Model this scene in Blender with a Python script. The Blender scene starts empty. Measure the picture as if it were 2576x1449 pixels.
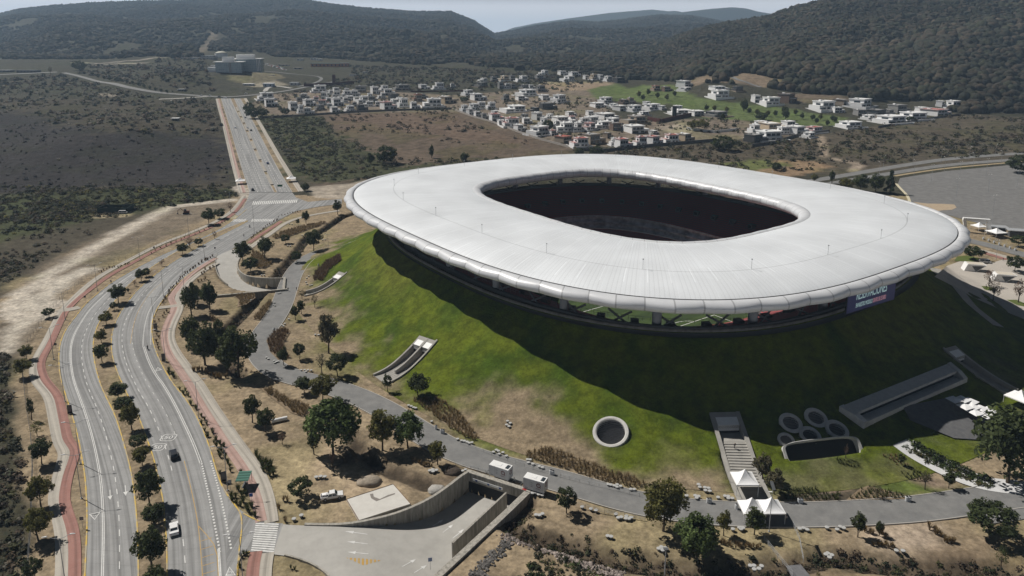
import bpy, math, random
import numpy as np
from mathutils import Vector, Matrix
R = random.Random(7)
rng = np.random.default_rng(11)
scene = bpy.context.scene
COL = scene.collection
# ------------------------------------------------------------------ camera
F, CX, CY, YH, H = 1790.0, 1288.0, 484.0, 110.0, 104.0     # survey frame 2576 x 1449
PT = math.atan((CY - YH) / F); SP, CP = math.sin(PT), math.cos(PT)
cam_d = bpy.data.cameras.new('camera'); cam = bpy.data.objects.new('camera', cam_d); COL.objects.link(cam)
cam.location = (0, 0, H); cam.rotation_euler = (math.pi / 2 - PT, 0, 0)
cam_d.sensor_fit = 'HORIZONTAL'; cam_d.sensor_width = 36.0; cam_d.lens = 36.0 * F / 2576.0
cam_d.shift_y = -(724.5 - CY) / 2576.0
cam_d.clip_start = 1.0; cam_d.clip_end = 60000.0
scene.camera = cam
# ------------------------------------------------------------------ light
SUN_EL = math.radians(49.5); SUN_AZ = (-0.867, 0.5)
sd = Vector((SUN_AZ[0] * math.cos(SUN_EL), SUN_AZ[1] * math.cos(SUN_EL), math.sin(SUN_EL))).normalized()
sl = bpy.data.lights.new('sun', 'SUN'); sl.energy = 4.9; sl.angle = math.radians(0.5); sl.color = (1.0, 0.955, 0.89)
so = bpy.data.objects.new('sun', sl); COL.objects.link(so); so.rotation_euler = sd.to_track_quat('Z', 'Y').to_euler()
w = bpy.data.worlds.new('World'); scene.world = w; w.use_nodes = True
wn = w.node_tree; bg = wn.nodes['Background']; bg.inputs[1].default_value = 0.05
sk = wn.nodes.new('ShaderNodeTexSky'); sk.sky_type = 'NISHITA'; sk.sun_disc = False
sk.sun_elevation = SUN_EL; sk.sun_rotation = math.atan2(SUN_AZ[0], SUN_AZ[1]); sk.altitude = 1600; sk.air_density = .1; sk.dust_density = .1; sk.ozone_density = .4
# pale hazy band where the sky meets the land
gt = wn.nodes.new('ShaderNodeTexCoord'); sx = wn.nodes.new('ShaderNodeSeparateXYZ'); wn.links.new(gt.outputs['Generated'], sx.inputs[0])
rp = wn.nodes.new('ShaderNodeValToRGB'); wn.links.new(sx.outputs['Z'], rp.inputs[0])
e = rp.color_ramp.elements; e[0].position = 0.0; e[0].color = (18.0, 17.6, 16.8, 1); e[1].position = .075; e[1].color = (0, 0, 0, 1)
e2 = rp.color_ramp.elements.new(.05); e2.color = (16.5, 16.4, 16.2, 1)
ad = wn.nodes.new('ShaderNodeMix'); ad.data_type = 'RGBA'; ad.blend_type = 'ADD'; ad.inputs[0].default_value = 1.0
wn.links.new(sk.outputs[0], ad.inputs[6]); wn.links.new(rp.outputs[0], ad.inputs[7]); wn.links.new(ad.outputs[2], bg.inputs[0])
scene.view_settings.view_transform = 'Standard'; scene.view_settings.look = 'None'
scene.view_settings.exposure = 0.03; scene.view_settings.gamma = 1.0
scene.render.engine = 'CYCLES'
scene.cycles.max_bounces = 5; scene.cycles.diffuse_bounces = 2; scene.cycles.volume_bounces = 0
scene.cycles.use_denoising = True

# ------------------------------------------------------------------ noise
def vnoise(x, y, seed=0):
    x = np.asarray(x, float); y = np.asarray(y, float)
    xi = np.floor(x).astype(np.int64); yi = np.floor(y).astype(np.int64)
    fx = x - xi; fy = y - yi
    fx = fx * fx * (3 - 2 * fx); fy = fy * fy * (3 - 2 * fy)
    def h(a, b):
        n = (a * 374761393 + b * 668265263 + seed * 974634777) & 0x7fffffff
        n = ((n ^ (n >> 13)) * 1274126177) & 0x7fffffff
        return ((n ^ (n >> 16)) & 0xffff) / 65535.0
    return (h(xi, yi) * (1 - fx) + h(xi + 1, yi) * fx) * (1 - fy) + (h(xi, yi + 1) * (1 - fx) + h(xi + 1, yi + 1) * fx) * fy
def fbm(x, y, s, seed=0, o=4):
    t = 0; a = 1; n = 0
    for i in range(o):
        t = t + a * vnoise(x / s, y / s, seed + i * 7); n += a; a *= .5; s *= .5
    return t / n
def sstep(a, b, x):
    t = np.clip((x - a) / (b - a), 0, 1); return t * t * (3 - 2 * t)

# ------------------------------------------------------------------ stadium frame (u across, v along the pitch)
SC = np.array([51.0, 311.0]); TH = math.radians(35.5)
UU = np.array([math.cos(TH), math.sin(TH)]); VV = np.array([math.sin(TH), -math.cos(TH)])
def to_uv(X, Y):
    dx = X - SC[0]; dy = Y - SC[1]
    return dx * UU[0] + dy * UU[1], dx * VV[0] + dy * VV[1]
def from_uv(u, v): return SC[0] + u * UU[0] + v * VV[0], SC[1] + u * UU[1] + v * VV[1]
RIM = (96.0, 110.0, 2.6, 21.0); BASE = (139.0, 160.0, 2.4)
def mound_t(X, Y):
    u, v = to_uv(X, Y)
    r = np.hypot(u, v) + 1e-6; c = np.abs(u / r); s = np.abs(v / r)
    rr = ((c / RIM[0]) ** RIM[2] + (s / RIM[1]) ** RIM[2]) ** (-1 / RIM[2])
    rb = ((c / BASE[0]) ** BASE[2] + (s / BASE[1]) ** BASE[2]) ** (-1 / BASE[2])
    return (r - rr) / (rb - rr), rr, rb
def mound_z(t): return RIM[3] * np.clip(1 - t, 0, 1) ** 1.75

# ------------------------------------------------------------------ terrain
def pick(x, y, Y):            # height of a point seen at survey (x, y) at forward distance Y
    k = (CY - y) / F
    return H + Y * (k * CP - SP) / (CP + k * SP)
def softplus(x, s): return s * np.logaddexp(0, x / s)
RIDGES = []
def ridge(pts, Yb, Yr, pw, back):
    pts = np.array(pts, float); RIDGES.append(((pts[:, 0] - CX) / F / 0.985, pts[:, 1], Yb, Yr, pw, back))
ridge([(-900, 120), (-500, 110), (-200, 90), (0, 57), (37, 42), (105, 25), (200, 14), (300, 8), (420, 4), (620, 0), (720, -3), (800, 2), (858, 12), (925, 20), (991, 25), (1058, 31), (1141, 31), (1165, 41), (1191, 51), (1208, 62), (1225, 73), (1245, 87), (1300, 112), (1340, 150), (1400, 200)],
      1330, 4600, 1.3, 1500)
ridge([(700, 170), (900, 140), (1100, 112), (1245, 86), (1291, 79), (1341, 67), (1391, 59), (1435, 54), (1491, 57), (1541, 52), (1591, 46), (1641, 39), (1717, 41), (1760, 48), (1817, 60), (1900, 80), (2000, 100), (2600, 130)],
      1420, 5200, 1.25, 1500)
ridge([(1300, 250), (1500, 180), (1700, 92), (1760, 74), (1817, 62), (1904, 47), (1930, 35), (1970, 22), (2017, 10), (2074, -2), (2200, -38), (2400, -85), (2600, -125), (2900, -150), (3400, -150)],
      900, 2050, 1.12, 1500)
def ground_z(X, Y):
    X = np.asarray(X, float); Y = np.asarray(Y, float)
    Ys = np.maximum(Y, 60.0); a = X / Ys
    z = 0.058 * softplus(Y - 540, 45)
    z = z - 0.058 * softplus(Y - 1750, 120)
    z = z + 16 * np.exp(-((X + 395) / 75) ** 2 - ((Y - 690) / 110) ** 2)          # low burnt knoll on the left
    z = z + 15 * np.exp(-((X + 500) / 130) ** 2 - ((Y - 1255) / 60) ** 2) + 12 * np.exp(-((X + 560) / 100) ** 2 - ((Y - 1160) / 80) ** 2)
    base = z
    for ra, ry, Yb, Yr, pw, back in RIDGES:
        y = np.interp(a, ra, ry)
        zr = pick(0, y, Yr)
        shift = 60 * (fbm(a * 9, a * 0 + 3, 1.0, 5) - .5)
        s = np.clip((Y - Yb - shift) / (Yr - Yb), 0, 1)
        zb = 0.058 * softplus(Yb - 540, 45)
        hh = zb + (zr - zb) * (s ** pw) * (1.15 - .15 * s)
        gul = (fbm(a * 1700, Y * .8, 260, 31, 4) - .5) * (70 + 40 * (Yr > 3000)) * np.sin(np.pi * np.clip(s, 0, 1)) ** .8
        hh = hh + gul
        dn = np.clip((Y - Yr) / back, 0, 1)
        hh = np.where(Y > Yr, zr - (zr - 40) * dn * dn * (3 - 2 * dn), hh)
        z = np.where(s > 0, np.maximum(z, hh), z)
    t, rr, rb = mound_t(X, Y)
    return np.where(t < 1, np.maximum(z, mound_z(np.maximum(t, 0))), z)
_T = np.concatenate([np.arange(110, 520, 1.5), np.geomspace(520, 6000, 450)])
def G(pts, dz=0.0):
    """survey-frame points -> world points on the ground"""
    p = np.atleast_2d(np.array(pts, float))
    a = (p[:, 0] - CX) / F; b = -(p[:, 1] - CY) / F
    rx, ry, rz = a, CP + b * SP, -SP + b * CP
    Y = _T[None, :] * np.ones((len(p), 1))
    X = Y * (rx / ry)[:, None]; Z = H + Y * (rz / ry)[:, None]
    hit = Z <= ground_z(X, Y) + dz
    i = np.where(hit.any(1), hit.argmax(1), len(_T) - 1); i = np.maximum(i, 1)
    lo = _T[i - 1]; hi = _T[i]
    for _ in range(18):
        m = (lo + hi) / 2; h = (H + m * rz / ry) <= ground_z(m * rx / ry, m) + dz
        hi = np.where(h, m, hi); lo = np.where(h, lo, m)
    return np.stack([hi * rx / ry, hi, ground_z(hi * rx / ry, hi) + dz], 1)
def AT(x, y, z):
    a = (x - CX) / F; b = -(y - CY) / F
    r = np.array([a, CP + b * SP, -SP + b * CP]); return np.array([0, 0, H]) + r * ((z - H) / r[2])
def PJ(X, Y, Z):
    dz = np.asarray(Z) - H; zc = np.maximum(Y * CP - dz * SP, 1.0); yc = Y * SP + dz * CP
    return CX + F * X / zc, CY - F * yc / zc
KO = {1: (0, 0), 2: (858.7, 0), 3: (1717.3, 0), 4: (0, 483), 5: (858.7, 483), 6: (1717.3, 483), 7: (0, 966), 8: (858.7, 966), 9: (1717.3, 966)}
def q(k, *pts):
    o = KO[k]; return [(o[0] + x / 3.0, o[1] + y / 3.0) for x, y in pts]

# ------------------------------------------------------------------ mesh helpers
def tag(o, label=None, cat=None, group=None, kind=None):
    if label: o['label'] = label
    if cat: o['category'] = cat
    if group: o['group'] = group
    if kind: o['kind'] = kind
    return o
def npmesh(name, V, Fc, mats, smooth=False, mi=None, col=None, uv=None):
    """V (n,3); Fc list of (m,k) index arrays"""
    me = bpy.data.meshes.new(name)
    V = np.asarray(V, np.float32)
    if isinstance(Fc, np.ndarray): Fc = [Fc]
    Fc = [np.asarray(f, np.int32) for f in Fc if len(f)]
    nl = sum(f.size for f in Fc); nf = sum(len(f) for f in Fc)
    me.vertices.add(len(V)); me.vertices.foreach_set('co', V.ravel())
    me.loops.add(nl); me.polygons.add(nf)
    me.loops.foreach_set('vertex_index', np.concatenate([f.ravel() for f in Fc]))
    tot = np.concatenate([np.full(len(f), f.shape[1]) for f in Fc])
    st = np.concatenate([[0], np.cumsum(tot)[:-1]])
    me.polygons.foreach_set('loop_start', st.astype(np.int32)); me.polygons.foreach_set('loop_total', tot.astype(np.int32))
    for m in (mats if isinstance(mats, (list, tuple)) else [mats]): me.materials.append(m)
    if mi is not None: me.polygons.foreach_set('material_index', np.asarray(mi, np.int32))
    me.polygons.foreach_set('use_smooth', np.full(nf, bool(smooth)))
    if col is not None:
        at = me.attributes.new('Col', 'FLOAT_COLOR', 'POINT')
        c4 = np.ones((len(V), 4), np.float32); c4[:, :3] = col; at.data.foreach_set('color', c4.ravel())
    if uv is not None:
        ul = me.uv_layers.new(name='UVMap'); li = np.concatenate([f.ravel() for f in Fc])
        ul.data.foreach_set('uv', np.asarray(uv, np.float32)[li].ravel())
    me.update(calc_edges=True)
    return me
def link(name, me, parent=None, loc=None, rz=0.0):
    o = bpy.data.objects.new(name, me); COL.objects.link(o)
    if parent is not None: o.parent = parent
    if loc is not None: o.location = [float(c) for c in loc]
    if rz: o.rotation_euler = (0, 0, rz)
    return o
def empty(name, loc, rz=0.0):
    o = bpy.data.objects.new(name, None); COL.objects.link(o); o.location = [float(c) for c in loc]; o.rotation_euler = (0, 0, rz)
    o.empty_display_size = .3
    return o
class MB:
    def __init__(s): s.v = []; s.f = []; s.m = []
    def add(s, V, Fs, m=0):
        n = len(s.v); s.v += [tuple(float(c) for c in p) for p in V]
        for f in Fs: s.f.append(tuple(n + i for i in f)); s.m.append(m)
        return s
    def box(s, x0, x1, y0, y1, z0, z1, m=0):
        return s.add([(x0, y0, z0), (x1, y0, z0), (x1, y1, z0), (x0, y1, z0), (x0, y0, z1), (x1, y0, z1), (x1, y1, z1), (x0, y1, z1)],
                     [(3, 2, 1, 0), (4, 5, 6, 7), (0, 1, 5, 4), (1, 2, 6, 5), (2, 3, 7, 6), (3, 0, 4, 7)], m)
    def prism(s, poly, z0, z1, m=0):
        n = len(poly); A = [(p[0], p[1], z0) for p in poly]; B = [(p[0], p[1], z1) for p in poly]
        ar = sum(poly[i][0] * poly[(i + 1) % n][1] - poly[(i + 1) % n][0] * poly[i][1] for i in range(n))
        Fs = [(i, (i + 1) % n, n + (i + 1) % n, n + i) for i in range(n)] + [tuple(range(n))[::-1], tuple(range(n, 2 * n))]
        if ar < 0: Fs = [f[::-1] for f in Fs]
        return s.add(A + B, Fs, m)
    def tube(s, P, r, k=8, m=0, r1=None, cap=True):
        P = [Vector(p) for p in P]; n = len(P); V = []; Fs = []
        for i, p in enumerate(P):
            d = (P[min(i + 1, n - 1)] - P[max(i - 1, 0)]).normalized()
            a = d.cross(Vector((0, 0, 1)) if abs(d.z) < .9 else Vector((1, 0, 0))).normalized(); b = d.cross(a)
            rad = r if r1 is None else r + (r1 - r) * i / max(n - 1, 1)
            for j in range(k):
                t = 2 * math.pi * j / k; V.append(p + a * (rad * math.cos(t)) + b * (rad * math.sin(t)))
        for i in range(n - 1):
            for j in range(k):
                Fs.append((i * k + (j + 1) % k, i * k + j, (i + 1) * k + j, (i + 1) * k + (j + 1) % k))
        if cap: Fs += [tuple(range(k)), tuple(range((n - 1) * k, n * k))[::-1]]
        return s.add(V, Fs, m)
    def lathe(s, prof, k=16, c=(0, 0, 0), m=0):
        V = [(c[0] + r * math.cos(2 * math.pi * j / k), c[1] + r * math.sin(2 * math.pi * j / k), c[2] + z) for r, z in prof for j in range(k)]
        Fs = [(i * k + j, i * k + (j + 1) % k, (i + 1) * k + (j + 1) % k, (i + 1) * k + j) for i in range(len(prof) - 1) for j in range(k)]
        n = len(prof); Fs += [tuple(range(k))[::-1], tuple(range((n - 1) * k, n * k))]
        return s.add(V, Fs, m)
    def build(s, name, mats, parent=None, loc=None, rz=0.0, smooth=False):
        me = bpy.data.meshes.new(name); me.from_pydata(s.v, [], s.f)
        for m in (mats if isinstance(mats, (list, tuple)) else [mats]): me.materials.append(m)
        me.polygons.foreach_set('material_index', s.m)
        if smooth: me.polygons.foreach_set('use_smooth', [True] * len(s.f))
        me.update()
        return link(name, me, parent, loc, rz)

# ------------------------------------------------------------------ materials
def newmat(name):
    m = bpy.data.materials.new(name); m.use_nodes = True; nt = m.node_tree
    return m, nt, nt.nodes['Principled BSDF']
def nd(nt, t, **kw):
    n = nt.nodes.new(t)
    for k, v in kw.items(): setattr(n, k, v)
    return n
def mat(name, c, rough=.85, c2=None, sc=1.0, bump=0.0, bsc=None, metal=0.0, det=6.0, spec=.3, lo=.35, hi=.65, space='Object', emit=None, estr=1.0):
    m, nt, b = newmat(name); L = nt.links.new
    b.inputs['Base Color'].default_value = (*c, 1); b.inputs['Roughness'].default_value = rough; b.inputs['Metallic'].default_value = metal
    b.inputs['Specular IOR Level'].default_value = spec
    if c2 is not None or bump:
        if space == 'Object': tc = nd(nt, 'ShaderNodeTexCoord').outputs['Object']
        else: tc = nd(nt, 'ShaderNodeNewGeometry').outputs['Position']
    if c2 is not None:
        n = nd(nt, 'ShaderNodeTexNoise'); n.inputs['Scale'].default_value = sc; n.inputs['Detail'].default_value = det; n.inputs['Roughness'].default_value = .65
        L(tc, n.inputs['Vector']); r = nd(nt, 'ShaderNodeValToRGB'); L(n.outputs['Fac'], r.inputs[0])
        r.color_ramp.elements[0].position = lo; r.color_ramp.elements[1].position = hi
        r.color_ramp.elements[0].color = (*c, 1); r.color_ramp.elements[1].color = (*c2, 1); L(r.outputs[0], b.inputs['Base Color'])
    if bump:
        n2 = nd(nt, 'ShaderNodeTexNoise'); n2.inputs['Scale'].default_value = bsc or sc * 4; n2.inputs['Detail'].default_value = 5
        L(tc, n2.inputs['Vector']); bp = nd(nt, 'ShaderNodeBump'); bp.inputs['Strength'].default_value = bump; bp.inputs['Distance'].default_value = .3
        L(n2.outputs['Fac'], bp.inputs['Height']); L(bp.outputs[0], b.inputs['Normal'])
    if emit: b.inputs['Emission Color'].default_value = (*emit, 1); b.inputs['Emission Strength'].default_value = estr
    return m
def attr_mat(name, rough=.95, sc=1.5, amt=.5, bump=.5, bsc=2.0, bdist=.4, sc2=None, spec=.1):
    """vertex-colour ground / foliage: attribute colour times fine procedural mottling"""
    m, nt, b = newmat(name); L = nt.links.new
    b.inputs['Roughness'].default_value = rough; b.inputs['Specular IOR Level'].default_value = spec
    at = nd(nt, 'ShaderNodeAttribute', attribute_name='Col'); g = nd(nt, 'ShaderNodeNewGeometry')
    n = nd(nt, 'ShaderNodeTexNoise'); n.inputs['Scale'].default_value = sc; n.inputs['Detail'].default_value = 8; n.inputs['Roughness'].default_value = .7
    L(g.outputs['Position'], n.inputs['Vector'])
    mr = nd(nt, 'ShaderNodeMapRange'); mr.inputs[1].default_value = .3; mr.inputs[2].default_value = .7; mr.inputs[3].default_value = 1 - amt; mr.inputs[4].default_value = 1 + amt
    L(n.outputs['Fac'], mr.inputs[0])
    mx = nd(nt, 'ShaderNodeVectorMath', operation='SCALE'); L(at.outputs['Color'], mx.inputs[0]); L(mr.outputs[0], mx.inputs['Scale'])
    if sc2:
        n3 = nd(nt, 'ShaderNodeTexNoise'); n3.inputs['Scale'].default_value = sc2; n3.inputs['Detail'].default_value = 5; n3.inputs['Roughness'].default_value = .75; L(g.outputs['Position'], n3.inputs['Vector'])
        m3 = nd(nt, 'ShaderNodeMapRange'); m3.inputs[1].default_value = .32; m3.inputs[2].default_value = .68; m3.inputs[3].default_value = .62; m3.inputs[4].default_value = 1.38; L(n3.outputs['Fac'], m3.inputs[0])
        mx2 = nd(nt, 'ShaderNodeVectorMath', operation='SCALE'); L(mx.outputs[0], mx2.inputs[0]); L(m3.outputs[0], mx2.inputs['Scale']); mx = mx2
    L(mx.outputs[0], b.inputs['Base Color'])
    if bump:
        n2 = nd(nt, 'ShaderNodeTexNoise'); n2.inputs['Scale'].default_value = bsc; n2.inputs['Detail'].default_value = 6; n2.inputs['Roughness'].default_value = .7
        L(g.outputs['Position'], n2.inputs['Vector']); bp = nd(nt, 'ShaderNodeBump'); bp.inputs['Strength'].default_value = bump; bp.inputs['Distance'].default_value = bdist
        L(n2.outputs['Fac'], bp.inputs['Height']); L(bp.outputs[0], b.inputs['Normal'])
    return m
M = {}
M['ground'] = attr_mat('dry_ground', sc=.7, amt=.42, bump=.35, bsc=1.8, bdist=.25, sc2=.16)
M['far_ground'] = attr_mat('far_ground', sc=.12, amt=.45, bump=.8, bsc=.15, bdist=4.0)
M['grass'] = attr_mat('mound_grass', sc=1.2, amt=.3, bump=.7, bsc=1.6, bdist=.5, sc2=.28)
M['leaf'] = attr_mat('leaf', rough=.75, sc=1.0, amt=.3, bump=0, spec=.2)
nt_ = M['leaf'].node_tree; pb_ = nt_.nodes['Principled BSDF']; tr_ = nt_.nodes.new('ShaderNodeBsdfTranslucent'); mx_ = nt_.nodes.new('ShaderNodeMixShader'); mx_.inputs[0].default_value = .3
nt_.links.new(pb_.inputs['Base Color'].links[0].from_socket, tr_.inputs[0]); nt_.links.new(pb_.outputs[0], mx_.inputs[1]); nt_.links.new(tr_.outputs[0], mx_.inputs[2]); nt_.links.new(mx_.outputs[0], nt_.nodes['Material Output'].inputs[0])
M['wood'] = attr_mat('forest_leaf', rough=.9, sc=.35, amt=.45, bump=.7, bsc=.8, bdist=1.2)
M['bark'] = mat('bark', (.10, .075, .05), .95, (.05, .038, .028), 3)
M['concrete'] = mat('concrete', (.36, .345, .315), .9, (.27, .26, .24), .35, .12, 5, space='World')
M['white'] = mat('white_paint', (.78, .78, .77), .5, (.70, .70, .69), .6)
M['dark'] = mat('black_and_shade', (.02, .02, .022), .9)  # flat black; also paints the shade in tunnel, door and vent openings
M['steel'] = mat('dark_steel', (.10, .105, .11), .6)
M['grey'] = mat('grey_metal', (.35, .36, .37), .5)
M['tent'] = mat('tent_fabric', (.82, .82, .82), .6)
M['glass'] = mat('window_glass', (.03, .04, .05), .15, spec=.6)
M['rubber'] = mat('tyre_rubber', (.015, .015, .016), .9)
# ================================================================== ZONES on the ground (colours of the soil and plants themselves)
def sdist(P, poly):
    """signed distance (inside negative) of points (n,2) to polygon"""
    poly = np.array(poly, float); n = len(poly); d = np.full(len(P), 1e9); ins = np.zeros(len(P), bool)
    for i in range(n):
        a = poly[i]; b = poly[(i + 1) % n]; e = b - a; w_ = P - a
        t = np.clip((w_ @ e) / (e @ e + 1e-9), 0, 1); d = np.minimum(d, np.hypot(w_[:, 0] - t * e[0], w_[:, 1] - t * e[1]))
        c = (a[1] > P[:, 1]) != (b[1] > P[:, 1])
        xi = a[0] + (P[:, 1] - a[1]) * e[0] / (e[1] if abs(e[1]) > 1e-9 else 1e-9)
        ins ^= c & (P[:, 0] < xi)
    return np.where(ins, -d, d)
def pdist(P, line):
    line = np.array(line, float); d = np.full(len(P), 1e9)
    for a, b in zip(line[:-1], line[1:]):
        e = b - a; w_ = P - a; t = np.clip((w_ @ e) / (e @ e + 1e-9), 0, 1); d = np.minimum(d, np.hypot(w_[:, 0] - t * e[0], w_[:, 1] - t * e[1]))
    return d
def gp(pts): return [tuple(p[:2]) for p in G(pts)]
ZONES = []      # (polygon world xy, colour, edge width, noise amount)
def zone(pts, col, edge=3.0, wob=4.0): ZONES.append((np.array(gp(pts)), np.array(col), edge, wob))
STRIPS = []
def strip(pts, half, col, edge=1.5, wob=1.5): STRIPS.append((np.array(gp(pts)), half, np.array(col), edge, wob))
DRY = (.24, .188, .124); DIRT = (.36, .31, .245); SCRUB = (.085, .07, .048); BURNT = (.035, .031, .030); GREEN = (.075, .105, .022)
# west: scrub and the burnt field
zone([(-500, 905), (60, 905), (0, 720), (150, 650), (330, 590), (480, 545), (590, 505), (575, 400), (548, 250), (-900, 250), (-1500, 500)], (.062, .053, .037), 5, 8)
zone([(-400, 300), (0, 275), (120, 300), (260, 330), (420, 330), (560, 345), (590, 455), (480, 470), (200, 470), (0, 490), (-400, 520)], BURNT, 14, 30)
zone([(-300, 500), (0, 490), (300, 475), (590, 475), (590, 500), (430, 520), (260, 545), (60, 590), (0, 620), (-300, 700)], (.05, .055, .025), 6, 10)
# dirt track and bare shoulder, west
zone(q(4, (0, 900), (120, 720), (400, 510), (700, 350), (1000, 220), (1400, 110), (1760, 45), (1780, 110), (1560, 200), (1300, 320), (1050, 420), (760, 560), (480, 770), (330, 960), (170, 1200), (60, 1449), (-200, 1449), (-100, 1100)), (.165, .135, .10), 4, 4)
strip(q(4, (1740, 60), (1300, 110), (1190, 165), (900, 310), (600, 490), (350, 640), (180, 760), (90, 860), (110, 930), (220, 970), (330, 920), (420, 840)), 4.6, (.42, .375, .315), 1.2, 1.2)
strip(q(4, (640, 590), (450, 690), (330, 790), (250, 870)), 4.5, (.42, .38, .32), 2, 3)
strip(q(4, (180, 970), (90, 1080), (40, 1200)), 3.0, (.40, .36, .30), 2, 3)
zone(q(4, (680, 150), (960, 120), (980, 190), (700, 195)), (.30, .25, .16), 2, 2)
strip([(600, 470), (640, 505), (610, 545)], 5, (.36, .32, .27), 2, 2)
# left bottom dark brush
zone(q(7, (-600, -200), (130, -190), (80, 0), (120, 300), (200, 560), (190, 900), (230, 1200), (200, 1600), (-600, 1600)), (.05, .047, .03), 2, 3)
# field in the middle
zone([(650, 290), (1150, 275), (1440, 375), (1440, 400), (1180, 410), (900, 460), (780, 470), (700, 350)], (.12, .092, .068), 6, 10)
zone([(650, 292), (800, 288), (870, 350), (1000, 410), (1400, 398), (1200, 425), (900, 455), (790, 462), (740, 430)], (.055, .058, .03), 8, 24)
zone(q(2, (-100, 870), (830, 830), (1000, 940), (1300, 1030), (1500, 1100), (900, 1060), (400, 1000), (0, 1010)), (.135, .098, .072), 8, 20)
zone([(775, 470), (880, 462), (960, 445), (1000, 480), (860, 500), (790, 498)], (.36, .31, .25), 2, 2)
# golf course
zone(q(3, (-520, 700), (-300, 640), (-60, 640), (100, 740), (300, 760), (700, 800), (1250, 890), (1230, 950), (900, 950), (500, 910), (200, 900), (-100, 780), (-500, 760)), (.105, .135, .05), 5, 8)
zone(q(2, (1640, 690), (1900, 650), (2080, 630), (2240, 690), (2500, 760), (2400, 800), (2000, 740), (1700, 760)), (.11, .14, .052), 5, 6)
# village ground
zone([(640, 240), (880, 225), (1140, 240), (1460, 215), (1560, 300), (1850, 300), (2080, 340), (1440, 372), (1170, 280), (880, 285), (650, 290)], (.19, .155, .12), 4, 8)
zone(q(2, (2360, 960), (2576, 930), (2700, 990), (2500, 1010)), (.33, .28, .22), 4, 3)
zone(q(2, (1500, 620), (2000, 615), (2050, 640), (1800, 670), (1500, 650)), (.27, .22, .16), 4, 6)
# east scrub and pond-side
zone([(1450, 385), (2080, 335), (2400, 285), (2620, 300), (2620, 400), (2100, 440), (1900, 430), (1500, 400)], (.095, .08, .058), 6, 12)
zone(q(3, (280, 1290), (700, 1210), (1000, 1220), (1130, 1260), (900, 1320), (500, 1340)), (.27, .19, .12), 4, 8)
zone(q(3, (250, 1230), (600, 1200), (800, 1250), (500, 1290)), (.12, .135, .05), 4, 8)
strip(q(3, (1050, 1030), (1060, 1100), (1070, 1180)), 3.5, (.30, .24, .18), 1.5, 2)
strip(q(3, (1150, 1200), (1280, 1225), (1340, 1245), (1280, 1290)), 4, (.33, .27, .21), 2, 2)
# hillside bare patches
zone(q(3, (300, 620), (420, 540), (560, 560), (760, 600), (640, 660), (500, 640)), (.22, .17, .12), 6, 8)
zone(q(3, (20, 620), (160, 560), (260, 600), (120, 640)), (.22, .17, .12), 6, 8)
zone(q(3, (820, 710), (1180, 720), (1300, 760), (1100, 790), (860, 780)), (.14, .11, .08), 6, 8)
zone(q(3, (700, 560), (820, 550), (800, 580)), (.22, .17, .12), 4, 6)
zone(q(2, (1500, 640), (1700, 625), (2050, 625), (1850, 680), (1600, 690)), (.28, .215, .15), 4, 6)
strip(q(1, (0, 445), (330, 432)), 5, (.38, .34, .29), 3, 4); strip(q(1, (560, 470), (900, 465), (1210, 435)), 9, (.30, .27, .23), 5, 12)
strip(q(1, (640, 490), (900, 480), (1100, 475)), 6, (.33, .29, .25), 4, 8); strip(q(1, (1380, 440), (1600, 440)), 12, (.27, .26, .25), 3, 3)
strip(q(1, (1480, 400), (1600, 250)), 14, (.17, .14, .11), 10, 20)
zone(q(1, (1840, 620), (1900, 600), (2050, 590), (2180, 640), (2000, 660), (1850, 650)), (.27, .24, .18), 4, 6)
zone(q(1, (1700, 560), (1900, 560), (2060, 550), (2150, 590), (1850, 640), (1740, 610)), (.16, .14, .09), 4, 6)
zone(q(1, (700, 700), (940, 715), (900, 735), (720, 720)), (.24, .21, .17), 4, 8)
# lawn inside the grounds: greener patches
zone(q(4, (2310, 700), (2420, 580), (2576, 470), (2700, 470), (2600, 640), (2400, 740)), (.09, .13, .025), 3, 3)
zone([(760, 760), (870, 690), (930, 900), (880, 960), (820, 880)], (.16, .15, .06), 8, 10)
zone([(1140, 1060), (1250, 1085), (1300, 1130), (1210, 1120)], (.13, .14, .045), 6, 8)
zone(q(9, (500, 490), (760, 560), (1400, 560), (1720, 700), (2100, 800), (2576, 790), (2576, 830), (1700, 860), (1300, 760), (1000, 790), (800, 760), (640, 860), (560, 660)), (.085, .11, .026), 3, 3)
zone(q(9, (1740, 410), (1960, 330), (2150, 400), (2240, 520), (2150, 580), (1960, 520)), (.09, .12, .026), 2, 2)
zone(q(9, (1420, 470), (1560, 420), (1720, 560), (1900, 700), (2060, 790), (1900, 790), (1650, 700), (1500, 560)), (.25, .19, .14), 2, 2)
strip(q(9, (800, 790), (950, 760), (1080, 800), (1200, 790), (1340, 740)), .9, (.30, .22, .17), .3, .3)
zone(q(9, (770, 800), (960, 775), (1090, 810), (1340, 790), (1720, 850), (1690, 880), (740, 885)), (.085, .07, .05), 1.5, 2)
zone(q(9, (1350, 1100), (1600, 1070), (1900, 1070), (1900, 1240), (1600, 1280), (1400, 1200)), (.36, .29, .22), 4, 5)
zone(q(9, (1000, 1449), (1350, 1370), (1600, 1330), (1900, 1280), (2300, 1230), (2576, 1200), (2700, 1600), (900, 1600)), (.20, .15, .10), 3, 4)
# building-site earth by the ramp
zone(q(7, (2100, 560), (2500, 500), (2900, 620), (3000, 760), (2900, 900), (2400, 980), (2150, 900)), (.36, .28, .19), 6, 6)
zone(q(8, (0, 500), (320, 560), (700, 700), (960, 640), (860, 760), (560, 760), (380, 640), (0, 600)), (.13, .10, .07), 2, 3)
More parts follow.
